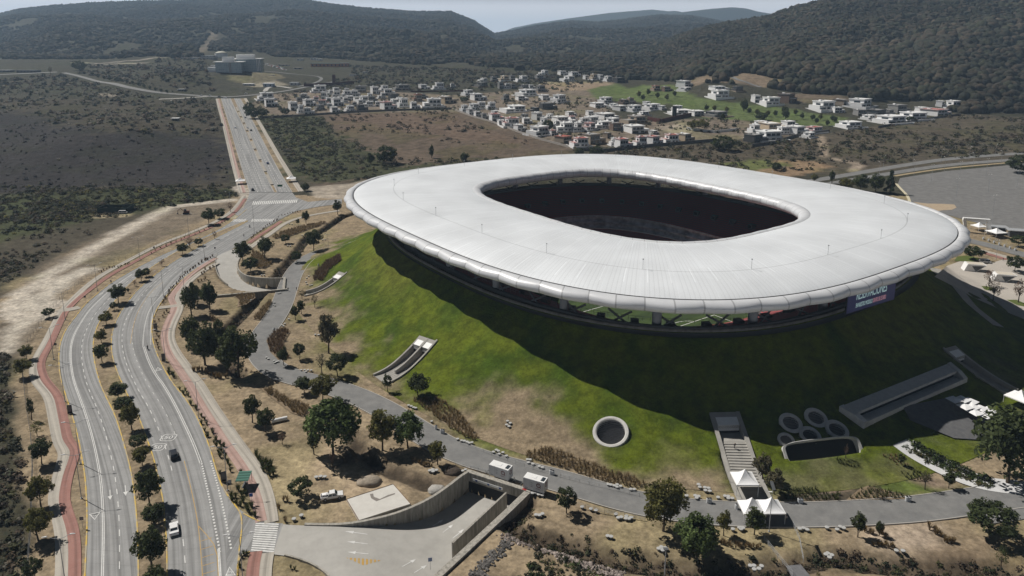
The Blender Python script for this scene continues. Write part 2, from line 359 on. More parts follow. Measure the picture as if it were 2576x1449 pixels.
# channels of bare dark earth (stream beds)
CREEKS = [
    (q(4, (2700, 150), (2576, 190), (2430, 290), (2310, 350), (2240, 450), (2150, 560), (2070, 660), (1960, 770), (1890, 860), (1800, 950), (1700, 1050), (1640, 1130), (1720, 1240), (1810, 1370)), 2.6, 2.6),
    (q(8, (-300, -80), (0, 0), (40, 330), (180, 520), (330, 640), (500, 700), (640, 760)), 2.2, 1.2),
    (q(8, (1390, 880), (1330, 960), (1290, 1050), (1400, 1130), (1650, 1190), (1850, 1260), (2100, 1330), (2450, 1380), (2700, 1400), (3000, 1420), (3400, 1370), (3650, 1300), (3900, 1330), (4300, 1380), (5000, 1380)), 2.8, 2.0),
]
CREEKS = [(np.array(gp(c)), wd, dp) for c, wd, dp in CREEKS]
# pits that the road ramps go down into: polygon, depth
PITS = []
def zone_colour(X, Y, far=False):
    P = np.stack([X, Y], 1)
    n1 = fbm(X, Y, 46, 3); n2 = fbm(X, Y, 9, 17); n3 = fbm(X, Y, 2.6, 29, 3)
    if far:
        c = np.empty((len(X), 3)); c[:] = (.055, .052, .036)
    else:
        c = np.empty((len(X), 3)); c[:] = DRY
    for poly, col, edge, wob in ZONES:
        lo = poly.min(0) - edge - wob - 30; hi = poly.max(0) + edge + wob + 30
        k = np.where(((P > lo) & (P < hi)).all(1))[0]
        if not len(k): continue
        d = sdist(P[k], poly) + (n2[k] - .5) * 2 * wob + (n1[k] - .5) * wob
        m = sstep(edge, -edge, d)[:, None]; c[k] = c[k] * (1 - m) + col * m
    for line, half, col, edge, wob in STRIPS:
        lo = line.min(0) - half - 40; hi = line.max(0) + half + 40
        k = np.where(((P > lo) & (P < hi)).all(1))[0]
        if not len(k): continue
        d = pdist(P[k], line) - half + (n2[k] - .5) * 2 * wob
        m = sstep(edge, -edge, d)[:, None]; c[k] = c[k] * (1 - m) + col * m
    v = .72 + .34 * n1 + .28 * n2
    c = c * v[:, None]
    g = sstep(.52, .68, fbm(X, Y, 28, 77))[:, None] * (.35 if not far else .5)
    c = c * (1 - g) + c * np.array([.82, .95, .62]) * g
    if not far:
        for line, wd, dp in CREEKS:
            d = pdist(P, line); m = sstep(wd * 1.5, wd * .4, d + (n3 - .5) * 2)[:, None]
            c = c * (1 - m) + np.array([.075, .058, .040]) * m * (.7 + .6 * n3[:, None])
    return c
def near_z(X, Y):
    z = np.array(ground_z(X, Y)); P = np.stack([X, Y], 1)
    t, rr, rb = mound_t(X, Y)
    z = np.where(t < 1, np.minimum(z, 0.0) - 0.25 * sstep(1.0, .9, t), z)           # the mound is its own sheet
    z = np.where(t < .04, -24.0, z)
    z = z - np.where(t > 1.0, .04 + fbm(X, Y, 5, 41) * .16, 0)
    for line, wd, dp in CREEKS:
        d = pdist(P, line); z = z - dp * sstep(wd * 1.25, wd * .35, d + (fbm(X, Y, 3, 9) - .5) * 1.2)
    for poly, dep, grow in PITS:
        lo = poly.min(0) - 3; hi = poly.max(0) + 3; k = np.where(((P > lo) & (P < hi)).all(1))[0]
        if len(k): z[k] = np.where(sdist(P[k], poly) < grow, dep(X[k], Y[k]), z[k])
    return z
def grid_mesh(name, X, Y, zf, mt, far, flat=None):
    GX, GY = (X, Y) if X.ndim == 2 else np.meshgrid(X, Y)
    ny, nx = GX.shape; x = GX.ravel(); y = GY.ravel(); z = zf(x, y)
    i = np.arange(ny * nx).reshape(ny, nx)
    Fq = np.stack([i[:-1, :-1], i[:-1, 1:], i[1:, 1:], i[1:, :-1]], -1).reshape(-1, 4)
    me = npmesh(name, np.stack([x, y, z], 1), Fq, mt, True, col=zone_colour(x, y, far))
    return link(name, me)
# ================================================================== RAMP PITS (plan outlines)
def lofted(A, B, n):
    def rs(P):
        P = np.array(P, float); s = np.concatenate([[0], np.cumsum(np.hypot(*np.diff(P[:, :2], axis=0).T))]); t = np.linspace(0, s[-1], n)
        return np.stack([np.interp(t, s, P[:, k]) for k in range(P.shape[1])], 1)
    return rs(A), rs(B)
def smooth_line(P, n=60, it=2):
    P = np.array(P, float)
    for _ in range(it):
        Q = [P[0]]
        for a, b in zip(P[:-1], P[1:]): Q += [a * .75 + b * .25, a * .25 + b * .75]
        P = np.array(Q + [P[-1]])
    s = np.concatenate([[0], np.cumsum(np.hypot(*np.diff(P[:, :2], axis=0).T))]); t = np.linspace(0, s[-1], n)
    return np.stack([np.interp(t, s, P[:, k]) for k in range(P.shape[1])], 1)
def at2(pts, z): return np.array([AT(x, y, z)[:2] for x, y in pts])
RA_L = smooth_line(np.vstack([at2([(712, 1319), (745, 1322)], 0), at2(q(8, (0, 1062), (200, 1032), (400, 985), (560, 925), (700, 855), (820, 772), (900, 708), (965, 668)), .5)]), 60)
RA_R = smooth_line(np.vstack([at2(q(7, (2065, 1277), (2180, 1292), (2330, 1340), (2440, 1400), (2510, 1470), (2540, 1560)), 0), at2(q(8, (420, 1720), (690, 1452), (820, 1332), (1060, 1110), (1250, 935), (1385, 805)), .4)]), 60, 1)
RB_L = smooth_line(gp(q(4, (1640, 468), (1622, 545), (1650, 640), (1740, 715), (1850, 745), (1990, 748), (2135, 742))), 40)
RB_R = smooth_line(gp(q(4, (1888, 392), (1800, 500), (1782, 560), (1810, 615), (1880, 648), (1990, 660), (2142, 660))), 40)
A0 = np.array(gp([(700, 1350)])[0]); A1 = (RA_L[-1] + RA_R[-1]) / 2; AD = (A1 - A0) / np.hypot(*(A1 - A0)); ALEN = np.hypot(*(A1 - A0))
B0 = (RB_L[0] + RB_R[0]) / 2; B1 = (RB_L[-1] + RB_R[-1]) / 2
def ramp_a_z(X, Y):
    s = ((X - A0[0]) * AD[0] + (Y - A0[1]) * AD[1]) / ALEN
    return -4.7 * sstep(.2, .8, s)
PITS.append((np.vstack([RA_L[4:], RA_R[::-1][:-4]]), lambda X, Y: ramp_a_z(X, Y) - .35, .4)); PITS.append((np.vstack([RB_L[3:], RB_R[::-1][:-3]]), lambda X, Y: ramp_b_z(X, Y) - .35, .4))

def ramp_b_z(X, Y):
    d = (B1 - B0); l = np.hypot(*d); s = ((X - B0[0]) * d[0] + (Y - B0[1]) * d[1]) / l / l; return -4.4 * sstep(.15, .95, s)
# ================================================================== GROUND
def cells(lo, hi, step): return np.arange(lo, hi + step * .5, step)
gx = np.concatenate([-np.geomspace(160, 520, 60)[::-1], cells(-159, 235, .85), np.geomspace(236, 560, 60)])
gy = np.concatenate([cells(70, 132, 2.0), cells(133, 345, .85), np.geomspace(346, 486, 95)])
near = grid_mesh('ground', gx, gy, near_z, M['ground'], False); tag(near, kind='structure')
fa = np.linspace(-1.25, 1.25, 620); fy = np.geomspace(484, 6600, 440)
FY, FA = np.meshgrid(fy, fa, indexing='ij')
far = grid_mesh('hills', FA * FY, FY, lambda x, y: ground_z(x, y) - np.where(y < 487, .12, 0.0), M['far_ground'], True); tag(far, kind='structure')
# far ranges beyond the valley: real ridges with slopes
def far_range(name, pts, D, depth, seed):
    pts = np.array(pts, float); xs = np.linspace(pts[0, 0], pts[-1, 0], 160); ys = np.interp(xs, pts[:, 0], pts[:, 1])
    a = (xs - CX) / F / .985; V = []
    rows = np.linspace(-1, 1, 25)
    for r in rows:
        Y = D + r * depth; zt = pick(0, ys, D)
        nz = fbm(a * D, a * 0 + Y, depth * .35, seed) - .5
        z = zt * (1 - abs(r) ** 1.2) + nz * depth * .12 * (1 - abs(r)) * (abs(r) > .02)
        V.append(np.stack([a * D + 0 * z, Y + 0 * z, z], 1))
    V = np.concatenate(V); n = len(xs); i = np.arange(25 * n).reshape(25, n)
    Fq = np.stack([i[:-1, :-1], i[:-1, 1:], i[1:, 1:], i[1:, :-1]], -1).reshape(-1, 4)
    o = link(name, npmesh(name, V, Fq, M['far_ground'], True, col=np.tile((.045, .046, .034), (len(V), 1)))); return tag(o, kind='structure')
far_range('mountains', [(900, 200), (1150, 104), (1251, 85), (1291, 70), (1341, 59), (1425, 46), (1525, 32), (1625, 24), (1691, 31), (1800, 60), (2000, 110)], 8600, 900, 3)
far_range('mountains', [(1200, 140), (1400, 85), (1508, 55), (1575, 42), (1625, 38), (1680, 33), (1717, 28), (1767, 22), (1817, 18), (1850, 21), (1884, 30), (1930, 37), (2050, 70), (2200, 110)], 7400, 500, 8)
# one closed box of hazy air round everything
hz = MB().box(-16000, 16000, -400, 14000, -26, 530)
mh = bpy.data.materials.new('haze_air'); mh.use_nodes = True; nt = mh.node_tree; nt.nodes.remove(nt.nodes['Principled BSDF'])
pv = nt.nodes.new('ShaderNodeVolumePrincipled'); pv.inputs['Color'].default_value = (.54, .75, 1.0, 1); pv.inputs['Density'].default_value = 9.5e-5; pv.inputs['Anisotropy'].default_value = .1
nt.links.new(pv.outputs[0], nt.nodes['Material Output'].inputs['Volume'])
haze = hz.build('haze', mh); tag(haze, kind='stuff')

# ================================================================== GRASS MOUND
def se_ring(a, b, n, N, off=(0, 0)):
    t = np.linspace(0, 2 * np.pi, 6001); c, s = np.cos(t), np.sin(t)
    u = a * np.sign(c) * np.abs(c) ** (2 / n); v = b * np.sign(s) * np.abs(s) ** (2 / n)
    L = np.concatenate([[0], np.cumsum(np.hypot(np.diff(u), np.diff(v)))]); k = np.linspace(0, L[-1], N + 1)[:-1]
    return np.interp(k, L, u) + off[0], np.interp(k, L, v) + off[1]
def loft(rings, closed=True):
    """rings: list of (u, v, z arrays); returns V, F"""
    N = len(rings[0][0]); V = []
    for u, v, z in rings:
        X, Y = from_uv(u, v); V.append(np.stack([X, Y, np.broadcast_to(z, X.shape)], 1))
    V = np.concatenate(V); i = np.arange(len(rings) * N).reshape(len(rings), N); j = np.roll(i, -1, 1)
    Fq = np.stack([i[:-1], j[:-1], j[1:], i[1:]], -1).reshape(-1, 4)
    return V, Fq
RECESS = []     # (polygon xy, drop) openings in the mound for stairs and tunnels
def build_mound():
    N, K = 1000, 64
    phi = np.linspace(0, 2 * np.pi, N, endpoint=False); c, s = np.abs(np.cos(phi)), np.abs(np.sin(phi))
    rr = ((c / RIM[0]) ** RIM[2] + (s / RIM[1]) ** RIM[2]) ** (-1 / RIM[2]); rb = ((c / BASE[0]) ** BASE[2] + (s / BASE[1]) ** BASE[2]) ** (-1 / BASE[2])
    tt = np.concatenate([[-.015], np.linspace(0, 1.0, K)])
    r = rr[None] + (rb - rr)[None] * tt[:, None]
    u = r * np.cos(phi); v = r * np.sin(phi); X, Y = from_uv(u, v); Z = mound_z(np.maximum(tt, 0))[:, None] * np.ones_like(X)
    x = X.ravel(); y = Y.ravel(); z = Z.ravel(); P = np.stack([x, y], 1); T = np.repeat(tt, N)
    z = z + (fbm(x, y, 12, 5) - .5) * .8 * np.sin(np.pi * np.clip(T, 0, 1)) + .03
    for poly, drop, grow in RECESS:
        lo = poly.min(0) - 2; hi = poly.max(0) + 2; k = np.where(((P > lo) & (P < hi)).all(1))[0]
        if len(k): m = sdist(P[k], poly) < grow; z[k[m]] -= drop
    n1 = fbm(x, y, 30, 3); n2 = fbm(x, y, 7, 13); n3 = fbm(x, y, 2.2, 19)
    ca = np.arctan2(y - SC[1], x - SC[0])
    g1 = np.array([.090, .114, .010]); g2 = np.array([.044, .076, .007]); br = np.array(DRY) * 1.0; ye = np.array([.125, .13, .02])
    m = sstep(.35, .65, n2 * .55 + n1 * .45)[:, None]; col = g1 * (1 - m) + g2 * m
    m = (sstep(.45, .7, n1) * sstep(.6, .15, T))[:, None] * .7; col = col * (1 - m) + ye * m
    dryb = (sstep(.62, 1.05, T + .06 * sstep(-2.5, -2.2, ca) * sstep(-1.55, -1.62, ca) + (n1 - .5) * 1.1 + (n2 - .5) * .6) * (1 - .6 * sstep(-1.60, -1.52, ca) * sstep(.9, .4, ca)))[:, None]; col = col * (1 - dryb) + br * dryb
    col = col * (.75 + .5 * n3)[:, None]
    i = np.arange(len(tt) * N).reshape(len(tt), N); j = np.roll(i, -1, 1)
    Fq = np.stack([i[:-1], i[1:], j[1:], j[:-1]], -1).reshape(-1, 4)
    o = link('grass_mound', npmesh('grass_mound', np.stack([x, y, z], 1), Fq, M['grass'], True, col=col)); tag(o, kind='structure')

# ================================================================== STADIUM
def stadium():
    st = empty('stadium', (SC[0], SC[1], 0)); tag(st, 'huge oval football stadium with white ring roof rising out of a green grass mound', 'stadium')
    def part(name, V, Fq, m, smooth=True, mi=None, uv=None, parent=st, col=None):
        V = np.array(V, float); V[:, 0] -= SC[0]; V[:, 1] -= SC[1]
        return link(name, npmesh(name, V, Fq, m, smooth, mi=mi, uv=uv, col=col), parent)
    # roof skin ------------------------------------------------
    N = 720; OI = (-1.1, 2.4); OO = (-.3, -1.6)
    prof = [(0, 36.0), (.02, 36.4), (.06, 36.9), (.14, 37.5), (.26, 38.1), (.40, 38.5), (.55, 38.7), (.70, 38.6), (.85, 38.2), (.95, 37.7), (1.0, 37.3)]
    ro = se_ring(105.6, 122.0, 2.95, N, OO); ri = se_ring(54.6, 71.6, 3.3, N, OI)
    rings = []; uvs = []
    for s_, z in prof:
        rings.append((ro[0] * (1 - s_) + ri[0] * s_, ro[1] * (1 - s_) + ri[1] * s_, np.full(N, z))); uvs.append(np.stack([np.arange(N) / N, np.full(N, s_)], 1))
    V, Fq = loft(rings)
    m, nt, b = newmat('roof_sheet'); L = nt.links.new
    b.inputs['Roughness'].default_value = .42; b.inputs['Specular IOR Level'].default_value = .5
    g = nd(nt, 'ShaderNodeAttribute', attribute_name='Seam'); sp = nd(nt, 'ShaderNodeSeparateXYZ'); L(g.outputs['Vector'], sp.inputs[0])
    def mth(op, a, b_=None):
        n = nd(nt, 'ShaderNodeMath', operation=op)
        for i_, v_ in enumerate((a, b_)):
            if v_ is None: continue
            if isinstance(v_, (int, float)): n.inputs[i_].default_value = v_
            else: L(v_, n.inputs[i_])
        return n.outputs[0]
    ang, ss = sp.outputs['X'], sp.outputs['Y']
    fr = mth('FRACT', mth('MULTIPLY', ang, 560.0)); rib = mth('LESS_THAN', fr, .22)
    fb = mth('FRACT', mth('MULTIPLY', ang, 70.0)); big = mth('LESS_THAN', fb, .045)
    nz = nd(nt, 'ShaderNodeTexNoise'); nz.inputs['Scale'].default_value = .05; nz.inputs['Detail'].default_value = 6; geo = nd(nt, 'ShaderNodeNewGeometry'); L(geo.outputs['Position'], nz.inputs['Vector'])
    band = mth('LESS_THAN', mth('ABSOLUTE', mth('SUBTRACT', ss, .33)), .0045)
    dk = mth('MINIMUM', mth('ADD', mth('MULTIPLY', rib, .085), mth('MULTIPLY', band, .22)), .6)
    val = mth('MULTIPLY', mth('SUBTRACT', 1.0, dk), mth('ADD', .76, mth('MULTIPLY', nz.outputs['Fac'], .46)))
    dash = mth('MULTIPLY', mth('LESS_THAN', mth('FRACT', mth('ADD', mth('MULTIPLY', ang, 105.0), .3)), .05), mth('LESS_THAN', mth('ABSOLUTE', mth('SUBTRACT', mth('FRACT', mth('ADD', mth('MULTIPLY', ss, 1.6), mth('MULTIPLY', ang, 3.0))), .5)), .16))
    val = mth('ADD', val, mth('ADD', mth('MULTIPLY', big, .10), mth('MULTIPLY', dash, .16)))
    cb = nd(nt, 'ShaderNodeCombineColor'); L(mth('MULTIPLY', val, .70), cb.inputs[0]); L(mth('MULTIPLY', val, .725), cb.inputs[1]); L(mth('MULTIPLY', val, .75), cb.inputs[2]); L(cb.outputs[0], b.inputs['Base Color'])
    bp = nd(nt, 'ShaderNodeBump'); bp.inputs['Strength'].default_value = .28; bp.inputs['Distance'].default_value = .2; L(mth('ADD', rib, mth('MULTIPLY', big, 1.5)), bp.inputs['Height']); L(bp.outputs[0], b.inputs['Normal'])
    roof = part('roof', V, Fq, m)
    sa = roof.data.attributes.new('Seam', 'FLOAT_VECTOR', 'CORNER')
    li = Fq.ravel(); S = np.concatenate(uvs); vec = np.zeros((len(li), 3), np.float32); vec[:, :2] = S[li]
    vec = vec.reshape(-1, 4, 3); wrap = (vec[:, :, 0].max(1) - vec[:, :, 0].min(1)) > .5; vv = vec[wrap]; vv[:, :, 0] = np.where(vv[:, :, 0] < .5, vv[:, :, 0] + 1, vv[:, :, 0]); vec[wrap] = vv
    sa.data.foreach_set('vector', vec.ravel())
    # underside
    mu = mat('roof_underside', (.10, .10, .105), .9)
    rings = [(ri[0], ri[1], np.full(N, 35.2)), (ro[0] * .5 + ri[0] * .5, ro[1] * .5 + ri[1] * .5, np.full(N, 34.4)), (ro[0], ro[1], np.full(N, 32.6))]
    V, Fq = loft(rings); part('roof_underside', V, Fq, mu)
    # gutter between skin and rim tube
    rings = [(se_ring(105.7, 122.1, 2.95, N, OO)[0], se_ring(105.7, 122.1, 2.95, N, OO)[1], np.full(N, 35.95)), (*se_ring(105.8, 122.2, 2.95, N, OO), np.full(N, 35.0)), (*se_ring(106.7, 123.1, 2.95, N, OO), np.full(N, 35.0))]
    V, Fq = loft(rings); part('gutter', V, Fq, mat('gutter', (.16, .16, .165), .8))
    # scalloped rim tube
    def tube_ring(a, b_, n, off, prof, segs, N, bulge):
        t = np.arange(N) / N * segs; f = t - np.floor(t); bl = bulge * np.abs(2 * f - 1) ** .75
        rings = []
        for d, z, k in prof:
            uu, v2 = se_ring(a + d, b_ + d, n, N, off); cx, cy = uu - off[0], v2 - off[1]; l = np.hypot(cx, cy)
            rings.append((uu + cx / l * bl * k, v2 + cy / l * bl * k, np.full(N, z) + bl * .0))
        return rings
    mt = mat('rim_panel', (.62, .63, .645), .38, (.55, .56, .58), .12, spec=.55)
    nt = mt.node_tree; L = nt.links.new; b = nt.nodes['Principled BSDF']; uvn = nd(nt, 'ShaderNodeUVMap', uv_map='UVMap'); sp = nd(nt, 'ShaderNodeSeparateXYZ'); L(uvn.outputs[0], sp.inputs[0])
    old = b.inputs['Base Color'].links[0].from_socket; fr = mth('FRACT', mth('ADD', mth('MULTIPLY', sp.outputs['X'], 100.0), .03)); sm = mth('LESS_THAN', fr, .055)
    alt = mth('ABSOLUTE', mth('SUBTRACT', mth('FRACT', mth('MULTIPLY', sp.outputs['X'], 100.0)), .5))
    mv = nd(nt, 'ShaderNodeVectorMath', operation='SCALE'); L(old, mv.inputs[0]); L(mth('SUBTRACT', 1.0, mth('MULTIPLY', sm, .38)), mv.inputs['Scale']); L(mv.outputs[0], b.inputs['Base Color'])
    op = [(-1.2, 35.0, 0), (-1.0, 35.9, 0), (-.2, 36.25, .1), (.8, 36.1, .35), (1.6, 35.6, .7), (2.0, 34.8, 1), (2.0, 34.0, 1), (1.6, 33.3, .9), (.7, 32.75, .5), (-.8, 32.4, .1), (-4.5, 32.4, 0), (-7, 33.2, 0)]
    V, Fq = loft(tube_ring(107.0, 123.4, 2.95, OO, op, 50, 1600, 1.0)); part('rim_tube', V, Fq, mt, uv=np.column_stack([np.tile(np.arange(1600) / 1600, len(op)), np.zeros(1600 * len(op))]))
    ip = [(2.6, 36.6, 0), (1.9, 37.3, 0), (.6, 37.6, -.3), (-.7, 37.2, -.6), (-1.6, 36.2, -1), (-1.8, 34.9, -1), (-1.2, 33.7, -.7), (0, 33.0, -.3), (2.2, 33.2, 0)]
    V, Fq = loft(tube_ring(53.0, 70.0, 3.3, OI, ip, 43, 1376, .6)); part('inner_rim_tube', V, Fq[:, ::-1], mt, uv=np.column_stack([np.tile(np.arange(1376) / 1376, len(ip)), np.zeros(1376 * len(ip))]))
    # concrete kerb on the mound rim
    u1, v1 = se_ring(96.6, 110.6, RIM[2], 720); u2, v2 = se_ring(95.4, 109.4, RIM[2], 720)
    V, Fq = loft([(u1, v1, 20.4), (u1, v1, 21.35), (u2, v2, 21.35), (u2, v2, 20.2)]); part('rim_kerb', V, Fq, mat('weathered_concrete', (.22, .205, .185), .95, (.12, .11, .10), .5))
    # bowl: concourse floor, upper tier, boxes, lower tier
    def ring(a, b_, n, z): return (*se_ring(a, b_, n, 720, OI), np.full(720, z))
    ms, nt, b = newmat('seat_red'); L = nt.links.new; b.inputs['Roughness'].default_value = .75
    g = nd(nt, 'ShaderNodeNewGeometry'); sp = nd(nt, 'ShaderNodeSeparateXYZ'); L(g.outputs['Position'], sp.inputs[0])
    def mth(op_, a, b_=None):
        n = nd(nt, 'ShaderNodeMath', operation=op_)
        for i_, v_ in enumerate((a, b_)):
            if v_ is None: continue
            if isinstance(v_, (int, float)): n.inputs[i_].default_value = v_
            else: L(v_, n.inputs[i_])
        return n.outputs[0]
    rows = mth('LESS_THAN', mth('FRACT', mth('MULTIPLY', sp.outputs['Z'], 1.6)), .35)
    mx = nd(nt, 'ShaderNodeMix', data_type='RGBA'); L(rows, mx.inputs[0]); mx.inputs[6].default_value = (.30, .042, .046, 1); mx.inputs[7].default_value = (.12, .07, .07, 1); L(mx.outputs[2], b.inputs['Base Color'])
    V, Fq = loft([ring(62.5, 77.5, 3.0, 9.6), ring(91, 105.2, 2.75, 20.9)]); part('upper_stand', V, Fq, ms)
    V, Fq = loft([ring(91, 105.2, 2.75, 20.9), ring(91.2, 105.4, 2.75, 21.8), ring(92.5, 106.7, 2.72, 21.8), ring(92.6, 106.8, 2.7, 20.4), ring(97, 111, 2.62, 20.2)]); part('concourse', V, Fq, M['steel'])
    V, Fq = loft([ring(62.5, 77.5, 3.0, 9.6), ring(62.1, 77.1, 3.0, 8.6), ring(64, 79, 3.0, 8.6), ring(64, 79, 3.0, 6.2), ring(61.5, 76.5, 3.0, 6.2), ring(61.5, 76.5, 3.0, 5.4), ring(63.5, 78.5, 3.0, 5.4), ring(63.5, 78.5, 3.0, 3.0), ring(60.5, 75.5, 3.0, 3.0)])
    bx = mat('box_front', (.66, .67, .70), .5, (.30, .30, .33), .25, det=2); part('box_tier', V, Fq, bx)
    V, Fq = loft([ring(60.5, 75.5, 3.0, 2.5), ring(60.5, 75.5, 3.0, 3.0)]); part('box_fascia', V, Fq, M['white'])
    V, Fq = loft([ring(42, 60, 3.6, -10.6), ring(60.5, 75.5, 3.0, 2.5)]); part('lower_stand', V, Fq, ms)
    V, Fq = loft([ring(42, 60, 3.6, -11.9), ring(42, 60, 3.6, -10.6)]); part('pitch_wall', V, Fq, M['steel'])
    # vomitories: dark panels painting the shade of openings framed in pale concrete on the upper stand
    uo, vo = se_ring(76, 91, 2.9, 48, OI)
    for k in range(48):
        X, Y = from_uv(uo[k], vo[k]); d = math.atan2(*(np.array(from_uv(OI[0], OI[1])) - (X, Y))[::-1])
        v_ = MB().box(-.2, 2.6, -1.3, 1.3, 0, 2.0, 0).box(2.5, 2.66, -.9, .9, .3, 1.8, 1); o = v_.build('vomitory', [M['steel'], M['dark']], st, (X - SC[0], Y - SC[1], 14.2), d)
    # pitch
    mp, nt, b = newmat('pitch_turf'); L = nt.links.new; b.inputs['Roughness'].default_value = .95
    tc = nd(nt, 'ShaderNodeTexCoord'); sp = nd(nt, 'ShaderNodeSeparateXYZ'); L(tc.outputs['Object'], sp.inputs[0])
    st_ = mth('LESS_THAN', mth('FRACT', mth('MULTIPLY', sp.outputs['Y'], 1 / 11.0)), .5)
    mx = nd(nt, 'ShaderNodeMix', data_type='RGBA'); L(st_, mx.inputs[0]); mx.inputs[6].default_value = (.034, .062, .010, 1); mx.inputs[7].default_value = (.022, .044, .007, 1); L(mx.outputs[2], b.inputs['Base Color'])
    rz = math.atan2(UU[1], UU[0]); 
    pit = MB().box(-43, 43, -61, 61, -.3, 0).build('pitch', mp, st, (0, 0, -12), rz)
    ln = MB(); W_ = .14
    def seg(x0, y0, x1, y1):
        dx, dy = x1 - x0, y1 - y0; l = math.hypot(dx, dy); nx, ny = -dy / l * W_, dx / l * W_
        ln.add([(x0 + nx, y0 + ny, .02), (x0 - nx, y0 - ny, .02), (x1 - nx, y1 - ny, .02), (x1 + nx, y1 + ny, .02)], [(0, 1, 2, 3)])
    def rect(x0, x1, y0, y1): seg(x0, y0, x1, y0); seg(x0, y1, x1, y1); seg(x0, y0, x0, y1); seg(x1, y0, x1, y1)
    rect(-34, 34, -52.5, 52.5); seg(-34, 0, 34, 0)
    for s_ in (-1, 1): rect(-20.15, 20.15, *sorted((s_ * 52.5, s_ * 36))); rect(-9.16, 9.16, *sorted((s_ * 52.5, s_ * 47)))
    def arc(cx, cy, r, a0, a1, n=40):
        for i in range(n):
            t0 = a0 + (a1 - a0) * i / n; t1 = a0 + (a1 - a0) * (i + 1) / n; seg(cx + r * math.cos(t0), cy + r * math.sin(t0), cx + r * math.cos(t1), cy + r * math.sin(t1))
    arc(0, 0, 9.15, 0, 2 * math.pi); arc(0, 41.5, 9.15, math.radians(-143), math.radians(-37)); arc(0, -41.5, 9.15, math.radians(37), math.radians(143))
    ln.build('pitch_lines', M['white'], pit)
    # columns and raking struts under the roof
    uc, vc = se_ring(91.5, 105.5, 2.75, 22)
    mc = mat('column_steel', (.20, .205, .215), .45, metal=.3)
    for k in range(22):
        X, Y = from_uv(uc[k], vc[k]); MB().lathe([(1.45, 8), (1.45, 33.5)], 20).build('column', mc, st, (X - SC[0], Y - SC[1], 0), smooth=True)
    us, vs = se_ring(93.8, 107.8, 2.75, 88); u0, v0 = se_ring(90.5, 104.5, 2.75, 88)
    for k in range(88):
        A = from_uv(us[k], vs[k]); B = from_uv(u0[(k + (1 if k % 2 else -1)) % 88], v0[(k + (1 if k % 2 else -1)) % 88])
        MB().tube([(A[0] - SC[0], A[1] - SC[1], 20.3), (B[0] - SC[0], B[1] - SC[1], 24.0)], .35, 6).build('raking_strut', M['steel'], st)
    uf, vf = se_ring(91.6, 105.8, 2.75, 300); fn = MB()
    for k in range(300):
        A = from_uv(uf[k], vf[k]); B = from_uv(uf[(k + 1) % 300], vf[(k + 1) % 300]); a = (A[0] - SC[0], A[1] - SC[1]); b2 = (B[0] - SC[0], B[1] - SC[1])
        fn.tube([(*a, 21.8), (*a, 23.2)], .05, 4); fn.tube([(*a, 23.2), (*b2, 23.2)], .05, 4); fn.tube([(*a, 22.5), (*b2, 22.5)], .03, 4)
    fn.build('railing', M['steel'], st)
    # lightning masts and hatches on the roof
    um, vm = ro[0] * .67 + ri[0] * .33, ro[1] * .67 + ri[1] * .33
    for k in range(15, N, 36):
        X, Y = from_uv(um[k], vm[k]); MB().tube([(0, 0, 0), (0, 0, 4.5)], .06, 5).box(-.2, .2, -.12, .12, 4.4, 4.7).build('mast', M['grey'], st, (X - SC[0], Y - SC[1], 36.9))
    um, vm = ro[0] * .35 + ri[0] * .65, ro[1] * .35 + ri[1] * .65
    for k in range(20, N, 45):
        X, Y = from_uv(um[k], vm[k]); MB().box(-.5, .5, -.35, .35, 0, .5).build('roof_vent', M['steel'], st, (X - SC[0], Y - SC[1], 37.8), R.random() * 3)
    X, Y, Z = AT(1797, 722, 35.6)
    MB().box(-1, 1, -1.2, 1.2, 0, .3).box(-.8, .8, 1.4, 2.4, .05, .35).build('roof_hatch', M['steel'], st, (X - SC[0], Y - SC[1], Z), .2)
    return st
ST = stadium()
